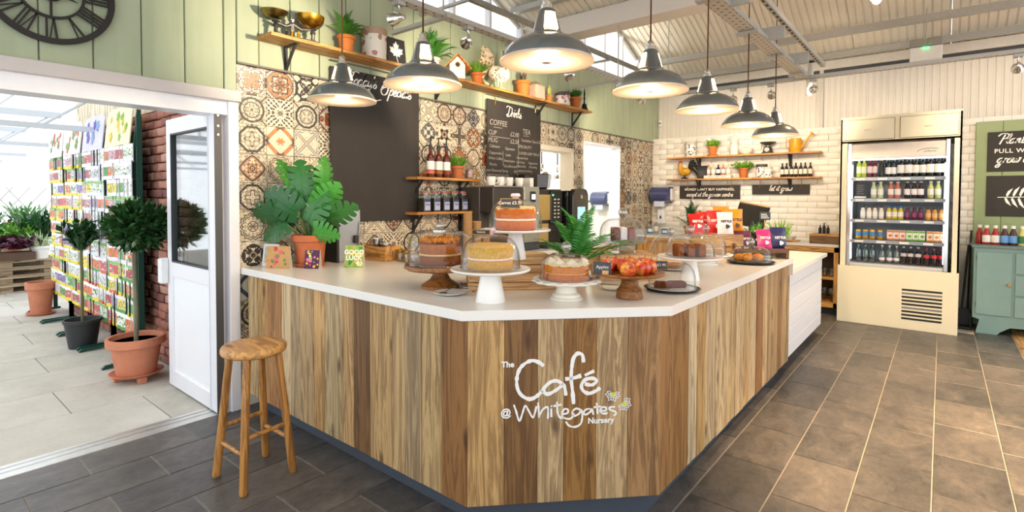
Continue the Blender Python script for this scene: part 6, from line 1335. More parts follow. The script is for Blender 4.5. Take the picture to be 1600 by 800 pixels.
t = T('till_monitor', 'black touchscreen till tilted on its stand behind the crisps', 'till', (-1.62, 6.15, .903), .55); MB().box(-.11, -.11, 0, .11, .11, .03).obj('base', M_black, t, bevel=.008); MB().cyl((0, .02, .03), (0, .02, .35), .025, 12).obj('neck', M_black, t); o = MB().box(-.16, -.018, -.13, .16, .018, .13).obj('screen_case', M_black, t, bevel=.006); o.matrix_local = TR(0, 0, .40) @ RY(.18) @ RX(.32); o = MB().box(-.145, .018, -.115, .145, .019, .115).obj('rear_cover', M_dkgrey, t); o.matrix_local = TR(0, 0, .40) @ RY(.18) @ RX(.32); o = MB().box(-.16, -.016, .13, .16, .016, .136).obj('wood_edge', M_pal, t); o.matrix_local = TR(0, 0, .40) @ RY(.18) @ RX(.32)
for k, (x, y, z) in enumerate(((-1.40, 5.80, .903), (-1.66, 5.6, .903))):
    t = T('price_sign', 'small navy price sign on a peg, '+['beside the till screen', 'left of the till screen'][k], 'sign', (x, y, z), .6); MB().cyl((0, 0, 0), (0, 0, .40), .004, 6).obj('peg', M_pal, t); MB().lathe([(.03, 0), (.03, .01), (0, .012)], 12).obj('foot', M_pal, t); MB().box(-.055, -.004, .37, .055, .004, .45).obj('panel', mat('#2a3242', .6), t, bevel=.008)
    for j in range(3): MB().box(-.04, -.0048, .388+.018*j, .04-.012*j, -.004, .394+.018*j).obj('text_line', M_lab, t)
for k, (x, y, h, c, n_) in enumerate(((-1.78, 5.35, .16, '#6a9a38', 70), (-1.32, 6.05, .22, '#7aa83a', 120), (-1.45, 5.72, .17, '#5a9a34', 60))):
    t = T('potted_herb', ['loose leafy herb behind the red crisp packets', 'feathery pale herb in a wooden trough right of the till', 'small green herb in front of the till screen'][k], 'plant', (x, y, .903)); pot(t, .07, .17 if k != 1 else .13, mat('#8a5a34', .7)); bush(t, .13, .17, h+.08, leafmat(c), n_, (.035, .012 if k != 1 else .005), 60+k, upright=.7)
t = T('sweet_basket', 'shallow basket of red wrapped sweets by the till', 'basket', (-1.27, 5.42, .903), .8); MB().lathe([(0, 0), (.12, 0), (.14, .10), (.134, .10), (.115, .01), (0, .008)], 20).obj('basket_body', mat('#4a3426', .8, var=.2, scale=80), t)
rr = random.Random(3)
for k in range(9):
    o = MB().ball((0, 0, 0), .026, 8, 6, (1.4, 1, .6)).obj('wrapped_sweet', mat(['#b81f2a', '#8a1a2a', '#c83a3a'][k % 3], .3), None, (-1.27+.085*math.cos(k*2.1)*(.4 if k > 5 else 1), 5.42+.085*math.sin(k*2.1)*(.4 if k > 5 else 1), 1.013+.012*(k > 5)), (0, 0, k), smooth=True); tag(o, 'red wrapped sweet in the basket by the till', 'sweet', 'wrapped sweets in the till basket')
# trays of cups and board on the back counter
t = T('cup_tray', 'oak tray of white cups on the back counter', 'tray', (-1.72, 7.98, ZB)); MB().box(-.22, -.15, 0, .22, .15, .012).obj('tray_base', M_oak, t); MB().box(-.22, -.155, 0, .22, -.145, .03).obj('tray_lip', M_oak, t)
bw = MB().lathe([(0, 0), (.03, 0), (.05, .03), (.056, .06), (.053, .06), (.046, .03), (0, .008)], 18).mesh('bowl_cup', smooth=True)
pos = ['front left of the tray', 'front middle of the tray', 'front right of the tray', 'rear left of the tray', 'rear middle of the tray', 'rear right of the tray', 'stacked on the left pair', 'stacked on the right pair']
for k in range(8):
    o = link('bowl_cup', bw, floral('#efe6de', '#7a5a62', '#d8c8c0', 30) if k == 0 else bpy.data.objects['bowl_cup'].data.materials[0], None, (-1.87+.14*(k % 3)+(.07 if k > 5 else 0), 7.90+.13*((k//3) % 2), ZB+.013+(.061 if k > 5 else 0))); tag(o, 'patterned white cup on the oak tray, '+pos[k], 'cup', 'cups on the oak tray')
t = T('wooden_stand', 'thick oak board raised on the back counter beside the fridge', 'board', (-1.17, 7.93, ZB)); MB().box(-.17, -.15, .10, .17, .15, .125).obj('top_board', M_oak, t, bevel=.004); MB().box(-.165, -.14, 0, .165, -.12, .10).obj('front_board', wood_mat('walnut_x', 0, '#7a5a3c', 1, .6, .1), t); MB().box(-.165, .12, 0, .165, .14, .10).obj('rear_board', bpy.data.materials['walnut_x'], t)
for k in range(3): simple_bottle('dropper_bottle', 'small black bottle on the oak board, %s from the cup tray' % ORD[k], 'bottle', (-1.24+.045*k, 7.96, ZB+.126), .02, .11+.03*(k == 1), M_black, M_black, None, 'small black bottles')

# ================================================================== DRINKS FRIDGE
FX = -.405; fr = T('fridge_surround', 'cream painted timber surround around the drinks fridge', 'cabinet', (FX, 7.5, 0)); M_crm = mat('#ede4c6', .5, var=.02, scale=4)
MB().box(-.565, -.025, 0, .565, .0, .685).obj('lower_panel', M_crm, fr, bevel=.003)
MB().box(-.562, .0, .685, -.49, .02, 2.17).obj('side_stile', M_crm, fr); MB().box(.50, .0, .685, .562, .02, 2.17).obj('side_stile', M_crm, fr)
MB().box(-.562, 0, 0, -.545, .82, 2.47).obj('side_panel', M_crm, fr); MB().box(.545, 0, 0, .562, .82, 2.47).obj('side_panel', M_crm, fr)
MB().box(-.545, .0, 2.16, .545, .82, 2.18).obj('bridge', M_crm, fr); MB().box(-.565, -.005, 2.45, .565, .82, 2.47).obj('top', M_crm, fr, bevel=.002); MB().box(-.562, .0, 2.16, .562, .02, 2.46).obj('header', M_crm, fr)
for x in (-.29, .275):
    d_ = MB().box(-.255, -.018, 0, .255, -.002, .235).obj('cupboard_door', M_crm, fr, (x, 0, 2.195), bevel=.003); MB().box(-.26, -.003, -.005, .26, .0, .24).obj('gap_shade', mat('#7a6c48', .8), d_); MB().box(-.235, -.002, .02, .235, .001, .215).obj('door_field', M_crm, d_, (0, -.018, 0)); MB().tube([(-.03, -.014, .115), (-.025, -.03, .115), (.025, -.03, .115), (.03, -.014, .115)], .006, 8).obj('handle', M_crm, d_)  # dark sheet behind each door stands for the shade in its gap
for k in range(9):
    MB().box(-.0, -.0265, .115+.041*k, .36, -.0255, .137+.041*k).obj('grille_slot', M_black if k not in (3, 7) else mat('#8f8c86', .4, .6), fr, (.07, 0, 0))
fg = T('drinks_fridge', 'tall open fronted drinks fridge with lit shelves', 'fridge', (FX-.01, 7.55, .66)); M_fg = mat('#d6d4d2', .3, .3, var=.03); M_fin = mat('#8b8f93', .4, .4, var=.05)
MB().box(-.475, .0, 0, -.445, .70, 1.49).obj('side_wall', M_fg, fg); MB().box(.445, .0, 0, .475, .70, 1.49).obj('side_wall', M_fg, fg); MB().box(-.475, .68, 0, .475, .72, 1.49).obj('back_wall', M_fin, fg)
MB().box(-.475, .0, 0, .475, .70, .06).obj('floor_sill', M_fg, fg, bevel=.004); MB().box(-.475, .0, 1.315, .475, .72, 1.49).obj('canopy', mat('#cfc3b6', .35, .2), fg, bevel=.004)
for s_ in (-1, 1): MB().box(s_*.46-.02, -.02, 0, s_*.46+.02, .02, 1.5).obj('front_post', M_chrome, fg, bevel=.004)
MB().box(-.44, .10, 1.30, .44, .16, 1.315).obj('light_strip', emit('#eaf4ff', 1.6), fg)
for s_ in (-1, 1): MB().box(s_*.438-.006, .05, .1, s_*.438+.006, .065, 1.24).obj('side_light', emit('#e8f2ff', 2.2), fg)
LV = [.075, .345, .592, .841, 1.095]
for z in LV[1:]: MB().box(-.445, .06, z-.03, .445, .60, z-.018).obj('shelf', M_fg, fg); MB().box(-.445, .045, z-.045, .445, .06, z-.005).obj('price_rail', mat('#8f959c', .35, .3), fg)
for z in LV[1:]:
    for k in range(4): MB().box(-.40+.22*k, .0435, z-.038, -.31+.22*k, .045, z-.014).obj('price_ticket', M_lab, fg)
place(text_mesh('williams', .035, .0006, shear=.2), 'brand_lettering', M_dkgrey, fg, TR(.30, -.0006, 1.375) @ FACE_Y)
place(MB().ribbon([(.11*math.cos(a), .035*math.sin(a)) for a in [PI*(.25+.06*k) for k in range(14)]], .006, 0, .0006).mesh('brand_swoosh'), 'brand_swoosh', M_dkgrey, fg, TR(.30, -.0006, 1.37) @ FACE_Y)
FYB = 7.55+.10
def row(xs, z, spec, shelf):
    for k, (x, s_) in enumerate(zip(xs, spec)):
        s_(x+.0, FYB, .66+z+.001, k, shelf)
def fb(r_, h, c, capc, labc, kind, neck=.4, lab=(.2, .55), gl=False, cap=.06):
    def f(x, y, z, k, shelf): simple_bottle('drink_bottle', '%s on the %s fridge shelf, place %s' % (kind, shelf, ORD[k]), 'bottle', (x, y+r_, z), r_, h, glass(c, 1, .2) if gl else mat(c, .15, var=.05, coat=.4), mat(capc, .4), mat(labc, .5) if labc else None, 'drinks in the fridge', neck, lab, cap=cap)
    return f
yg = fb(.026, .235, '#b8c93a', '#c9d46a', '#eef0c8', 'green cider bottle', .4); rd = fb(.026, .235, '#6a1420', '#2a1216', '#f2dcdc', 'red ale bottle', .4); gdk = fb(.024, .255, '#1e2418', '#c9a23a', '#2a2a22', 'gold necked bottle', .45, cap=.3); pr = fb(.03, .262, '#141a14', '#e6e4e0', '#f4f2ee', 'silver topped sparkling wine', .42, (.12, .42), cap=.3); wn = fb(.036, .262, '#101412', '#16161c', '#f4f2ee', 'dark wine bottle with white label', .36, (.15, .52), cap=.2); bl = fb(.032, .262, '#102018', '#2a3a8a', '#f2f0ec', 'blue capped wine bottle', .38, (.15, .5), cap=.22)
row([-.793, -.741, -.683, -.632, -.569, -.501, -.452, -.38, -.305, -.240, -.176, -.108, -.035, .02], LV[4], [yg, yg, rd, rd, gdk, pr, pr, wn, wn, bl, bl, wn, wn, wn], 'top')
am = fb(.029, .195, '#c9d8a0', '#d8dcc8', '#f4f4ec', 'pale lemonade bottle', .5); pk = fb(.029, .195, '#cf7a66', '#d8c8c0', '#f6ece6', 'pink lemonade bottle', .5); dk = fb(.029, .195, '#221420', '#b8b0b0', '#f2eeee', 'dark cordial bottle', .5); gr = fb(.029, .195, '#c3cc7a', '#d8dcc8', '#eef0dc', 'elderflower bottle', .5)
row([-.64, -.571, -.472, -.405, -.315, -.25, -.19, -.101, -.035], LV[3], [am, am, pk, pk, dk, dk, dk, gr, gr], 'second')
t = T('menu_card', 'black price card on a white stand in the fridge', 'sign', (-.775, FYB+.06, .66+LV[3]+.001)); MB().box(-.05, 0, .02, .05, .006, .19).obj('card_panel', M_dark, t); MB().box(-.06, -.03, 0, .06, .03, .02).obj('stand', M_lab, t)
for j in range(5): MB().box(-.035, -.0008, .05+.025*j, .035-.01*(j % 2), 0, .056+.025*j).obj('text_line', mat('#8a8a8a', .6), t)
wm = fb(.026, .155, '#efe9d6', '#4a3a34', '#f6f2e6', 'cream milkshake bottle', .62, cap=.12); og = fb(.027, .155, '#d8c23a', '#2a6ab0', '#f4f2ea', 'orange juice bottle with blue cap', .62, cap=.12); pu = fb(.025, .14, '#6a1a44', '#241a22', '#8a3a68', 'purple smoothie bottle', .62, cap=.12); pe = fb(.026, .14, '#d89a4a', '#3a302a', '#e8b87a', 'peach smoothie bottle', .62, cap=.12)
row([-.744, -.68, -.622, -.56, -.485, -.43, -.372, -.31, -.245, -.187, -.118, -.06, .0], LV[2], [wm]*4+[og]*3+[pu]*3+[pe]*3, 'third')
def can(c1, c2, kind):
    def f(x, y, z, k, shelf):
        t = T('drink_can', '%s on the %s fridge shelf, place %s' % (kind, shelf, ORD[k]), 'can', (x, y+.03, z), 0, 'drinks in the fridge'); MB().lathe([(0, 0), (.026, 0), (.031, .008), (.031, .10), (.026, .112), (.024, .108), (0, .108)], 16).obj('can_body', mat(c1, .3, .4), t, smooth=True); MB().lathe([(.0314, .035), (.0314, .09)], 16).obj('label_band', mat(c2, .4), t, smooth=True); MB().lathe([(.027, .108), (.0265, .114)], 16).obj('rim', M_brass, t)
    return f
def carton(c1, c2, kind):
    def f(x, y, z, k, shelf):
        t = T('juice_carton', '%s on the %s fridge shelf, place %s' % (kind, shelf, ORD[k]), 'carton', (x, y+.03, z), 0, 'drinks in the fridge'); MB().box(-.028, -.02, 0, .028, .02, .115).obj('carton_body', mat(c1, .4), t, bevel=.001); o = MB().lathe([(.018, 0), (.018, .0008)], 12).obj('printed_fruit', mat(c2, .5), t); o.matrix_local = TR(.004, -.0205, .05) @ FACE_Y; MB().box(-.026, -.0206, .09, .026, -.02, .11).obj('printed_band', mat(c2, .5), t); MB().box(-.028, -.0206, .0, .028, -.02, .018).obj('printed_base', mat(c2, .5), t)
    return f
cn = can('#d8a52a', '#4a86c0', 'blue and orange fizzy drink can'); ca = carton('#efe8de', '#d8702a', 'red and white juice carton'); cb = carton('#e8efdc', '#6ab03a', 'apple juice carton'); cc_ = carton('#f2e6cf', '#d8862a', 'orange juice carton')
row([-.785, -.713, -.643, -.567, -.47, -.411, -.351, -.288, -.229, -.17, -.1, -.04, .02], LV[1], [cn]*4+[ca]*3+[cb]*3+[cc_]*3, 'fourth')
gw = fb(.033, .215, '#bcd8d2', '#2a2a2c', '#3a4048', 'green glass water bottle', .36, (.12, .22), True); gw2 = fb(.03, .205, '#cfe4e0', '#e8e4e2', '#f2e6e6', 'clear fizzy water bottle', .36, (.12, .28), True); ck1 = fb(.03, .2, '#1c0d0a', '#c8c8ca', '#c9c4c6', 'cola bottle with silver label', .36, (.42, .6)); ck2 = fb(.03, .19, '#1c0d0a', '#b81f22', '#c8202a', 'cola bottle with red label', .36, (.42, .6))
row([-.779, -.708, -.638, -.543, -.469, -.402, -.336, -.27, -.2, -.125, -.057, .01], LV[0], [gw]*3+[gw2]*3+[ck1]*3+[ck2]*3, 'bottom')

# ================================================================== GREEN PANEL, PLAQUES, SIDEBOARD
gp = T('sage_panel', 'sage green boarded panel standing behind the sideboard', 'panel', (.76, 8.34, 0)); M_gp = mat('#8f9d70', .55, var=.06, scale=5)
for k in range(4): MB().box(-.117, -.012, 0, .117, .012, 2.405).obj('board', M_gp, gp, (-.345+.237*k, 0, 0), bevel=.003)
def plaque(label, z0, z1, x0=.40, x1=1.06):
    t = T('wall_plaque', label, 'sign', ((x0+x1)/2, 8.32, z0)); MB().box(-(x1-x0)/2, -.008, 0, (x1-x0)/2, .007, z1-z0).obj('panel', M_cb, t, bevel=.002); return t
t = plaque('black plaque with white lettering about plants, above the fern plaque', 1.815, 2.275); X0 = -.33
place(cursive(MB(), 'Plant and', X0+.10, 0, .055, .014, 0, .001, .3, track=.92, center=False).mesh('lettering'), 'lettering', M_chalk, t, TR(0, -.0085, .32) @ FACE_Y)
place(text_mesh('PULL WEEDS', .068, .0006, bold=.001, align='LEFT', space=1.1), 'lettering', M_chalk, t, TR(X0+.06, -.009, .235) @ FACE_Y)
place(cursive(MB(), 'grow a heart', X0+.08, 0, .055, .014, 0, .001, .3, track=.92, center=False).mesh('lettering'), 'lettering', M_chalk, t, TR(0, -.0085, .10) @ FACE_Y)
t = plaque('black plaque painted with a white fern leaf', 1.295, 1.765)
mb = MB().ribbon([(-.23, .22), (.0, .225), (.25, .26)], .008, 0, .001)
place(mb.mesh('fern_stem'), 'fern_stem', M_chalk, t, TR(0, -.0085, 0) @ FACE_Y)
for k in range(7):
    for s_ in (-1, 1):
        x = -.16+.055*k; L = .085+.06*math.sin(PI*(k+1)/8); o = MB().prism([(0, 0), (.018, s_*L*.45), (.035, s_*L), (-.004, s_*L*.62), (-.014, s_*L*.2)][::s_], 0, .001).obj('fern_leaflet', M_chalk, t); o.matrix_local = TR(x+(.012 if s_ > 0 else 0), -.0085, .224) @ FACE_Y @ RZ(-.12*s_)
sb = T('sideboard', 'blue green painted sideboard with drawers beside the fridge', 'sideboard', (.85, 8.05, 0)); M_sb = mat('#7f9f9b', .5, var=.08, scale=6)
MB().box(-.56, -.22, .16, .56, .24, .965).obj('carcass', M_sb, sb, bevel=.006); MB().box(-.58, -.25, .955, .58, .25, .98).obj('top', mat('#6f8a86', .5, var=.1), sb, bevel=.004)
for s_ in (-1, 1): MB().prism([(s_*.53, 0), (s_*.50, .15), (s_*.55, .17), (-s_*.0, .17), (0, .10), (s_*.25, .09), (s_*.33, .03), (s_*.35, 0)], -.02, .02, TR(0, -.21, 0) @ FACE_Y).obj('plinth_foot', M_sb, sb)
d_ = MB().box(-.145, -.012, 0, .145, .004, .70).obj('door', mat('#82a39f', .45, var=.06, scale=6), sb, (-.39, -.222, .21), bevel=.004); MB().ball((.12, -.03, .35), .018, 12, 8).obj('knob', M_pal, d_); MB().cyl((.12, -.028, .35), (.12, -.01, .35), .008, 8).obj('knob_stem', M_pal, d_)
for z in (.09, .60): MB().box(-.148, -.016, z, -.142, .0, z+.05).obj('hinge', M_iron2, d_)
for k in range(3):
    q = MB().box(-.145, -.012, 0, .145, .004, .222).obj('drawer', mat('#82a39f', .45, var=.06, scale=6), sb, (-.075, -.222, .21+.238*k), bevel=.004); MB().ball((0, -.03, .11), .016, 12, 8).obj('knob', M_pal, q)
MB().box(-.145, -.012, 0, .145, .004, .70).obj('door', mat('#82a39f', .45, var=.06, scale=6), sb, (.24, -.222, .21), bevel=.004)
def sauce(x, y, c, capc, labc, kind, k, h=.22, r_=.036):
    t = T('sauce_bottle', kind, 'bottle', (x, y, .9815), 0, 'sauce bottles on the sideboard'); MB().lathe([(0, 0), (r_*.95, 0), (r_, .01), (r_*1.02, h*.35), (r_*.9, h*.55), (r_*.45, h*.78), (r_*.42, h*.86), (0, h*.86)], 16).obj('bottle_body', mat(c, .25, var=.05, coat=.3), t, smooth=True); MB().lathe([(r_*.5, h*.84), (r_*.55, h*.98), (0, h)], 14).obj('cap', mat(capc, .4), t, smooth=True)
    if labc: MB().lathe([(r_*1.035, h*.12), (r_*1.045, h*.36), (r_*.99, h*.48)], 16).obj('label_band', mat(labc, .5), t, smooth=True)
sauce(.345, 8.10, '#a01818', '#e8e4e0', None, 'red sauce bottle without label at the fridge end of the sideboard', 0); sauce(.40, 8.02, '#a81a1a', '#eee8e4', '#f2ece4', 'tomato ketchup bottle with white cap, first of the pair', 1); sauce(.475, 8.02, '#a81a1a', '#eee8e4', '#f2ece4', 'tomato ketchup bottle with white cap, beside the brown sauce', 2)
sauce(.55, 8.02, '#4a1a14', '#f0eeee', '#6aa0d8', 'brown sauce bottle with blue label, beside the ketchup', 3); sauce(.62, 8.02, '#4a1a14', '#f0eeee', '#6aa0d8', 'brown sauce bottle with blue label, beside the salad cream', 4); sauce(.695, 8.02, '#d8cf7a', '#eeeae0', '#3a7a4a', 'salad cream bottle with green label, beside the brown sauce', 5); sauce(.765, 8.02, '#d8cf7a', '#eeeae0', '#3a7a4a', 'salad cream bottle with green label, farther along the sideboard', 6); sauce(.83, 8.02, '#8a141c', '#9a1a22', None, 'plain dark red sauce bottle at the right of the row', 7)
t = T('dustpan_set', 'black long handled dustpan leaning between fridge and sideboard', 'dustpan', (.215, 8.05, 0)); MB().box(-.07, -.12, 0, .07, .02, .03).obj('pan_floor', M_black, t, bevel=.005); MB().box(-.07, -.0, 0, .07, .03, .22).obj('pan_back', M_black, t, bevel=.01); MB().box(-.07, -.10, .0, -.06, .02, .18).obj('pan_side', M_black, t); MB().box(.06, -.10, .0, .07, .02, .18).obj('pan_side', M_black, t); MB().cyl((-.01, .01, .2), (.04, .16, .95), .011, 10).obj('handle', M_black, t)
t = T('floor_brush', 'black long handled brush standing behind the dustpan', 'brush', (.26, 8.18, 0)); MB().box(-.05, -.03, 0, .05, .03, .09).obj('bristles', M_dark, t); MB().box(-.055, -.035, .09, .055, .035, .13).obj('block', M_black, t, bevel=.008); MB().cyl((0, 0, .13), (.02, .12, 1.12), .011, 10).obj('handle', M_black, t)

# ================================================================== GLASSHOUSE OUTSIDE
def rack_unit(k, x0, x1):
    t = T('seed_rack', 'dark green wire seed rack, %s from the door' % ORD[k], 'rack', ((x0+x1)/2, 1.50, 0), 0, 'seed racks along the brick wall'); hw = (x1-x0)/2; M_rk = mat('#12463a', .4)
    for s_ in (-1, 1):
        MB().box(s_*hw-.012, -.012, 0.03, s_*hw+.012, .03, 2.2).obj('upright', M_rk, t); MB().tube([(s_*hw*.9, .05, .03), (s_*hw*.9, -.25, .02), (s_*hw*.9, -.27, .0)], .02, 4).obj('foot', M_rk, t)
    MB().box(-hw, .018, .25, hw, .024, 2.05).obj('back_panel', mat('#31544a', .6), t)
    MB().prism([(-.03, 1.93), (.03, 1.93), (.03, 2.26), (-.0, 2.26)], -.006, .006, TR(hw-.015, 0, 0) @ FACE_X).obj('header_cheek', M_rk, t)
    for j in range(11): MB().cyl((-hw, .0, 1.955-.155*j), (hw, .0, 1.955-.155*j), .0025, 6).obj('hook_rail', M_galv, t)
    hm = [('#f4ecc0', '#e8c83a', '#8ab83a'), ('#d9d6ee', '#6a5ab0', '#8aa8d8'), ('#efe9e2', '#d86a4a', '#7aa04a'), ('#f0ebe4', '#d0604a', '#6a9a4a')][k]
    M = TR(0, -.045, 1.96) @ RX(-.10)
    o = MB().prism([(-hw+.03, 0), (hw-.06, 0), (hw-.06, .30), (hw-.14, .36), (-hw+.14, .36), (-hw+.03, .30)], -.004, .004).obj('header_board', mat(hm[0], .5, var=.1, scale=4), t); o.matrix_local = M @ FACE_Y
    rr = random.Random(k+3)
    for q in range(14):
        r_ = rr.uniform(.02, .05); o = MB().lathe([(r_, 0), (r_, .001)], 10, fl=lambda a, r2, z: 1+.25*math.cos(a*5)).obj('printed_flower', mat(hm[1+(q % 2)], .6), t); o.matrix_local = M @ TR(rr.uniform(-hw*.6, hw*.6), -.0045-.0002*q, rr.uniform(.06, .29)) @ FACE_Y
    return t
XS = [-5.5, -6.37, -7.24, -8.11, -8.98]
def print_mat():
    m, nt, b = newmat('packet_print'); col, rnd = objcol(nt); v = coords(nt, 'Object', (18, 18, 18), rand=60); n = S(nt, tex_noise(nt, v, 1.3, 3, .6)); n2 = S(nt, tex_noise(nt, v, 2.2, 2, .5))
    c = mixc(nt, n.gt(.40), lin('#e4e2dc'), col); c = mixc(nt, n2.gt(.56), c, lin('#4a7a3c')); nt.links.new(c, b.inputs['Base Color']); b.inputs['Roughness'].default_value = .45; return m
M_print = print_mat()
pk_me = MB().box(-.056, -.003, -.158, .056, .003, 0).mesh('packet'); hd_me = MB().box(-.0562, -.0034, -.034, .0562, .0034, -.004).mesh('packet_header'); bs_me = MB().box(-.0562, -.0034, -.158, .0562, .0034, -.126).mesh('packet_base'); pc_me = MB().box(-.052, -.0042, -.122, .052, -.003, -.036).mesh('packet_picture')
flower = ['#d8a0b4', '#cfc4da', '#b8324a', '#e86a3a', '#8a6ab8', '#f0d23a', '#dfe6d8', '#5a9a4a', '#d84a5a', '#e3dfe6']
body = ['#efe9e4', '#e9e4ee', '#e4ece0', '#efe8de']; base_ = {0: '#e9e2f0', 1: '#dfe6ea', 2: '#e8d22a', 3: '#e8d22a'}
for k in range(4):
    rack_unit(k, XS[k+1], XS[k])
    n_ = 7 if k < 3 else 6
    for j in range(11):
        for i in range(n_):
            x = XS[k]-.075-.12*i-(.02 if k == 3 else 0); rr = random.Random(k*1000+j*37+(i//2)); fc_ = rr.choice(flower if j < 6 else flower[2:])
            t = T('seed_packet', 'seed packet on the %s rack from the door, row %s from the top, hook %s' % (ORD[k], ORD[j], ORD[i]), 'seed packet', (x, 1.46, 1.96-.155*j+R.uniform(-.006, .006)), R.uniform(-.22, .22), 'seed packets on the racks')
            link('packet', pk_me, mat(rr.choice(body), .4), t); link('header', hd_me, mat(['#f4f2ee', '#e8e4ea', '#f4f2ee', '#8ab86a'][(j+k) % 4], .5), t)
            link('base_band', bs_me, mat(base_[k] if j < 7 or k > 1 else rr.choice(['#e8d22a', '#4a9a4a', '#d86a4a']), .5), t)
            link('picture', pc_me, M_print, t, color=fc_)
# bay tree
t = T('bay_tree', 'clipped round bay tree in a terracotta pot on feet beside the door', 'tree', (-5.05, 1.345, 0)); pot(t, .205, .30, M_terra2, .058, .135, .19)
for a in (0, 2.1, 4.2): MB().cbox((.13*math.cos(a), .13*math.sin(a), .024), (.06, .06, .048)).obj('pot_foot', M_terra2, t, bevel=.006)
MB().tube(catmull([(0, 0, .3), (.015, 0, .6), (-.01, .0, .9), (.0, 0, 1.12)], 5), .017, 8).obj('trunk', mat('#7a7a62', .8, var=.2), t, smooth=True)
rr = random.Random(12); mb = MB()
for k in range(1500):
    d = Vector((rr.gauss(0, 1), rr.gauss(0, 1), rr.gauss(0, 1))).normalized(); q = rr.random()**.4; c = Vector((d.x*.205*q+.035, d.y*.205*q+.02, 1.255+d.z*.175*q)); dr = (d*.7+Vector((rr.uniform(-.7, .7), rr.uniform(-.7, .7), rr.uniform(-.3, .8)))).normalized(); L = rr.uniform(.06, .095); sd = dr.cross(Vector((rr.uniform(-1, 1), rr.uniform(-1, 1), rr.uniform(-1, 1)))).normalized()*.017
    mb.add([c, c+dr*L*.5+sd, c+dr*L, c+dr*L*.5-sd], [(0, 1, 2, 3)])
o = mb.obj('foliage', leafmat('#2c5428', .3), t, fix=False); o['kind'] = 'stuff'
tg = MB().box(-.012, -.001, -.12, .012, .001, 0).obj('price_tag', M_lab, t, (.03, -.06, 1.02)); MB().box(-.009, -.0016, -.09, .009, -.001, -.03).obj('printed_picture', mat('#4a8a4a', .6), tg); MB().box(-.01, -.001, -.2, .01, .001, 0).obj('paper_tag', M_lab, t, (-.03, -.05, 1.04), (0, .15, 0))
t = T('black_pot', 'black plastic plant pot standing under the seed racks', 'pot', (-6.55, 1.30, 0)); MB().lathe([(0, 0), (.11, 0), (.145, .25), (.155, .25), (.155, .28), (.14, .28), (.1, .02), (0, .02)], 24).obj('pot', mat('#2a2c30', .5), t, smooth=True); MB().cyl((0, 0, .2), (.02, 0, 1.0), .012, 8).obj('stem', mat('#6a6a4a', .8), t); bush(t, .95, .16, .42, G5, 46, (.10, .028), 71, upright=.6)
t = T('terracotta_pot', 'tall terracotta pot beyond the seed racks', 'pot', (-8.75, 1.33, .0)); pot(t, .15, .40, M_terra2, .012, .10, .15)
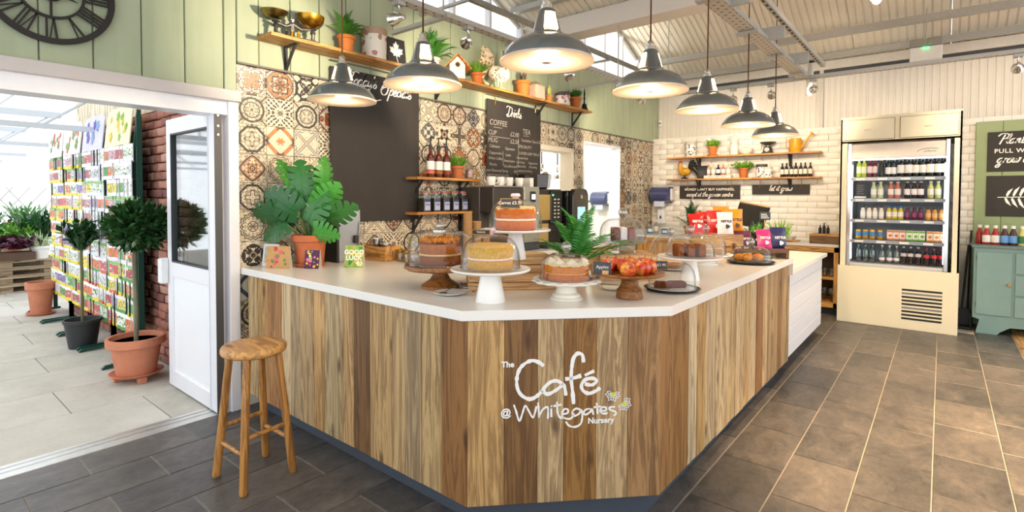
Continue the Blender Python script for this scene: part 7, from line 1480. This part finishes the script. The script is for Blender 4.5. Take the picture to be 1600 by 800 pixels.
# pallets with planters
def pallet(k, z):
    t = T('wooden_pallet', 'weathered wooden pallet, %s from the ground in the stack' % ORD[k], 'pallet', (-11.3, 1.28, z), 0, 'stacked pallets'); m = bpy.data.materials.get('pallet_wood') or wood_mat('pallet_wood', 1, '#a08f78', 1, .8, .2)
    for s_ in (-.3, 0, .3): MB().box(s_-.05, -.6, .0, s_+.05, .6, .02).obj('bottom_board', m, t); [MB().box(s_-.05, y-.07, .02, s_+.05, y+.07, .10).obj('block', m, t) for y in (-.5, 0, .5)]
    for i in range(6): MB().box(-.4+.14*i, -.6, .10, -.30+.14*i, .6, .125).obj('top_board', m, t)
for k in range(4): pallet(k, .0+.126*k)
for i, (x, y, z, nm, lb, c, n_, h, lf) in enumerate(((-10.98, 1.68, .504, 'spider_plant', 'pale striped spider plant at the end of the pallets', '#b8cfa0', 60, .32, (.02, .010)), (-11.0, 1.42, .504, 'heuchera_trough', 'wooden trough of dark purple leafed plants on the pallets', '#4a1f30', 130, .25, (.08, .04)), (-11.5, 1.42, .504, 'fern_plant', 'light green fern plant behind the purple trough', '#6aa03a', 150, .5, (.10, .02)), (-11.7, 1.75, .504, 'leafy_shrub', 'dark green leafy shrub behind the spider plant', '#2f5a34', 170, .75, (.10, .035)), (-11.65, 1.12, .504, 'leafy_shrub', 'mid green shrub at the far left of the pallets', '#4a8040', 170, .7, (.12, .03)))):
    t = T(nm, lb, 'plant', (x, y, z)); 
    if i == 1: MB().box(-.15, -.38, 0, .15, .18, .12).obj('trough', mat('#5a4434', .8, var=.15), t)
    else: pot(t, .13, .2, M_terra2 if i else M_white)
    bush(t, .16, .34, h, leafmat(c, .4), n_, lf, 80+i, upright=.55)
t = T('stone_planter', 'dark stone planter on a plinth beyond the pallets', 'planter', (-13.2, 1.05, 0)); MB().box(-.3, -.4, 0, .3, .3, .85).obj('plinth', mat('#8a8478', .8), t); MB().box(-.28, -.35, .85, .28, .25, 1.12).obj('trough', mat('#4a4038', .8), t, bevel=.02); bush(t, 1.05, .4, .35, G3, 80, (.1, .03), 91)
t = T('terracotta_pot', 'wide terracotta bowl far behind the racks', 'pot', (-13.0, 1.75, .0)); MB().box(-.3, -.3, 0, .3, .3, .78).obj('plinth', mat('#a39a8a', .8), t); pot(t, .28, .22, M_terra2, .78); bush(t, .95, .35, .5, leafmat('#6a9a5a'), 40, (.15, .02), 92)
# trellis and glasshouse frame
t = T('garden_trellis', 'white diamond trellis far across the glasshouse', 'trellis', (-14.0, 1.3, .9))
for k in range(9):
    for s_ in (-1, 1): MB().tube([(.01*s_, -1.1+.25*k, 0), (.01*s_, -1.1+.25*k+s_*.55, .75)], .014, 4).obj('lath', mat('#d8d4cc', .6), t)
t = T('glasshouse_frame', 'white steel roof trusses of the glasshouse', 'frame', (-9, 0, 2.2)); M_gh = mat('#cfd6de', .4, var=.03)
for k in range(4):
    x = 2.2-2.6*k
    MB().box(x-.03, -3, 0.35, x+.03, 1.68, .43).obj('truss_top_chord', M_gh, t); MB().box(x-.025, -3, -.05, x+.025, 1.68, .0).obj('truss_bottom_chord', M_gh, t)
    for j in range(8): MB().tube([(x, -2.8+.55*j, -.03), (x, -2.8+.55*j+(.5 if j % 2 else -.0)+.02, .38)], .014, 5).obj('truss_web', M_gh, t)
for k in range(5): MB().box(-7, -2.3+.95*k, .95, 5.0, -2.26+.95*k, .99).obj('purlin', M_gh, t)
MB().tube([(-6, .25, .1), (4.8, .25, .65)], .09, 4).obj('gutter', mat('#c3c9cf', .4), t)
for k in range(4): MB().cbox((-5.5+2.8*k, -.45, -.9), (.07, .07, 2.6)).obj('post', M_gh, t) if k < 2 else None
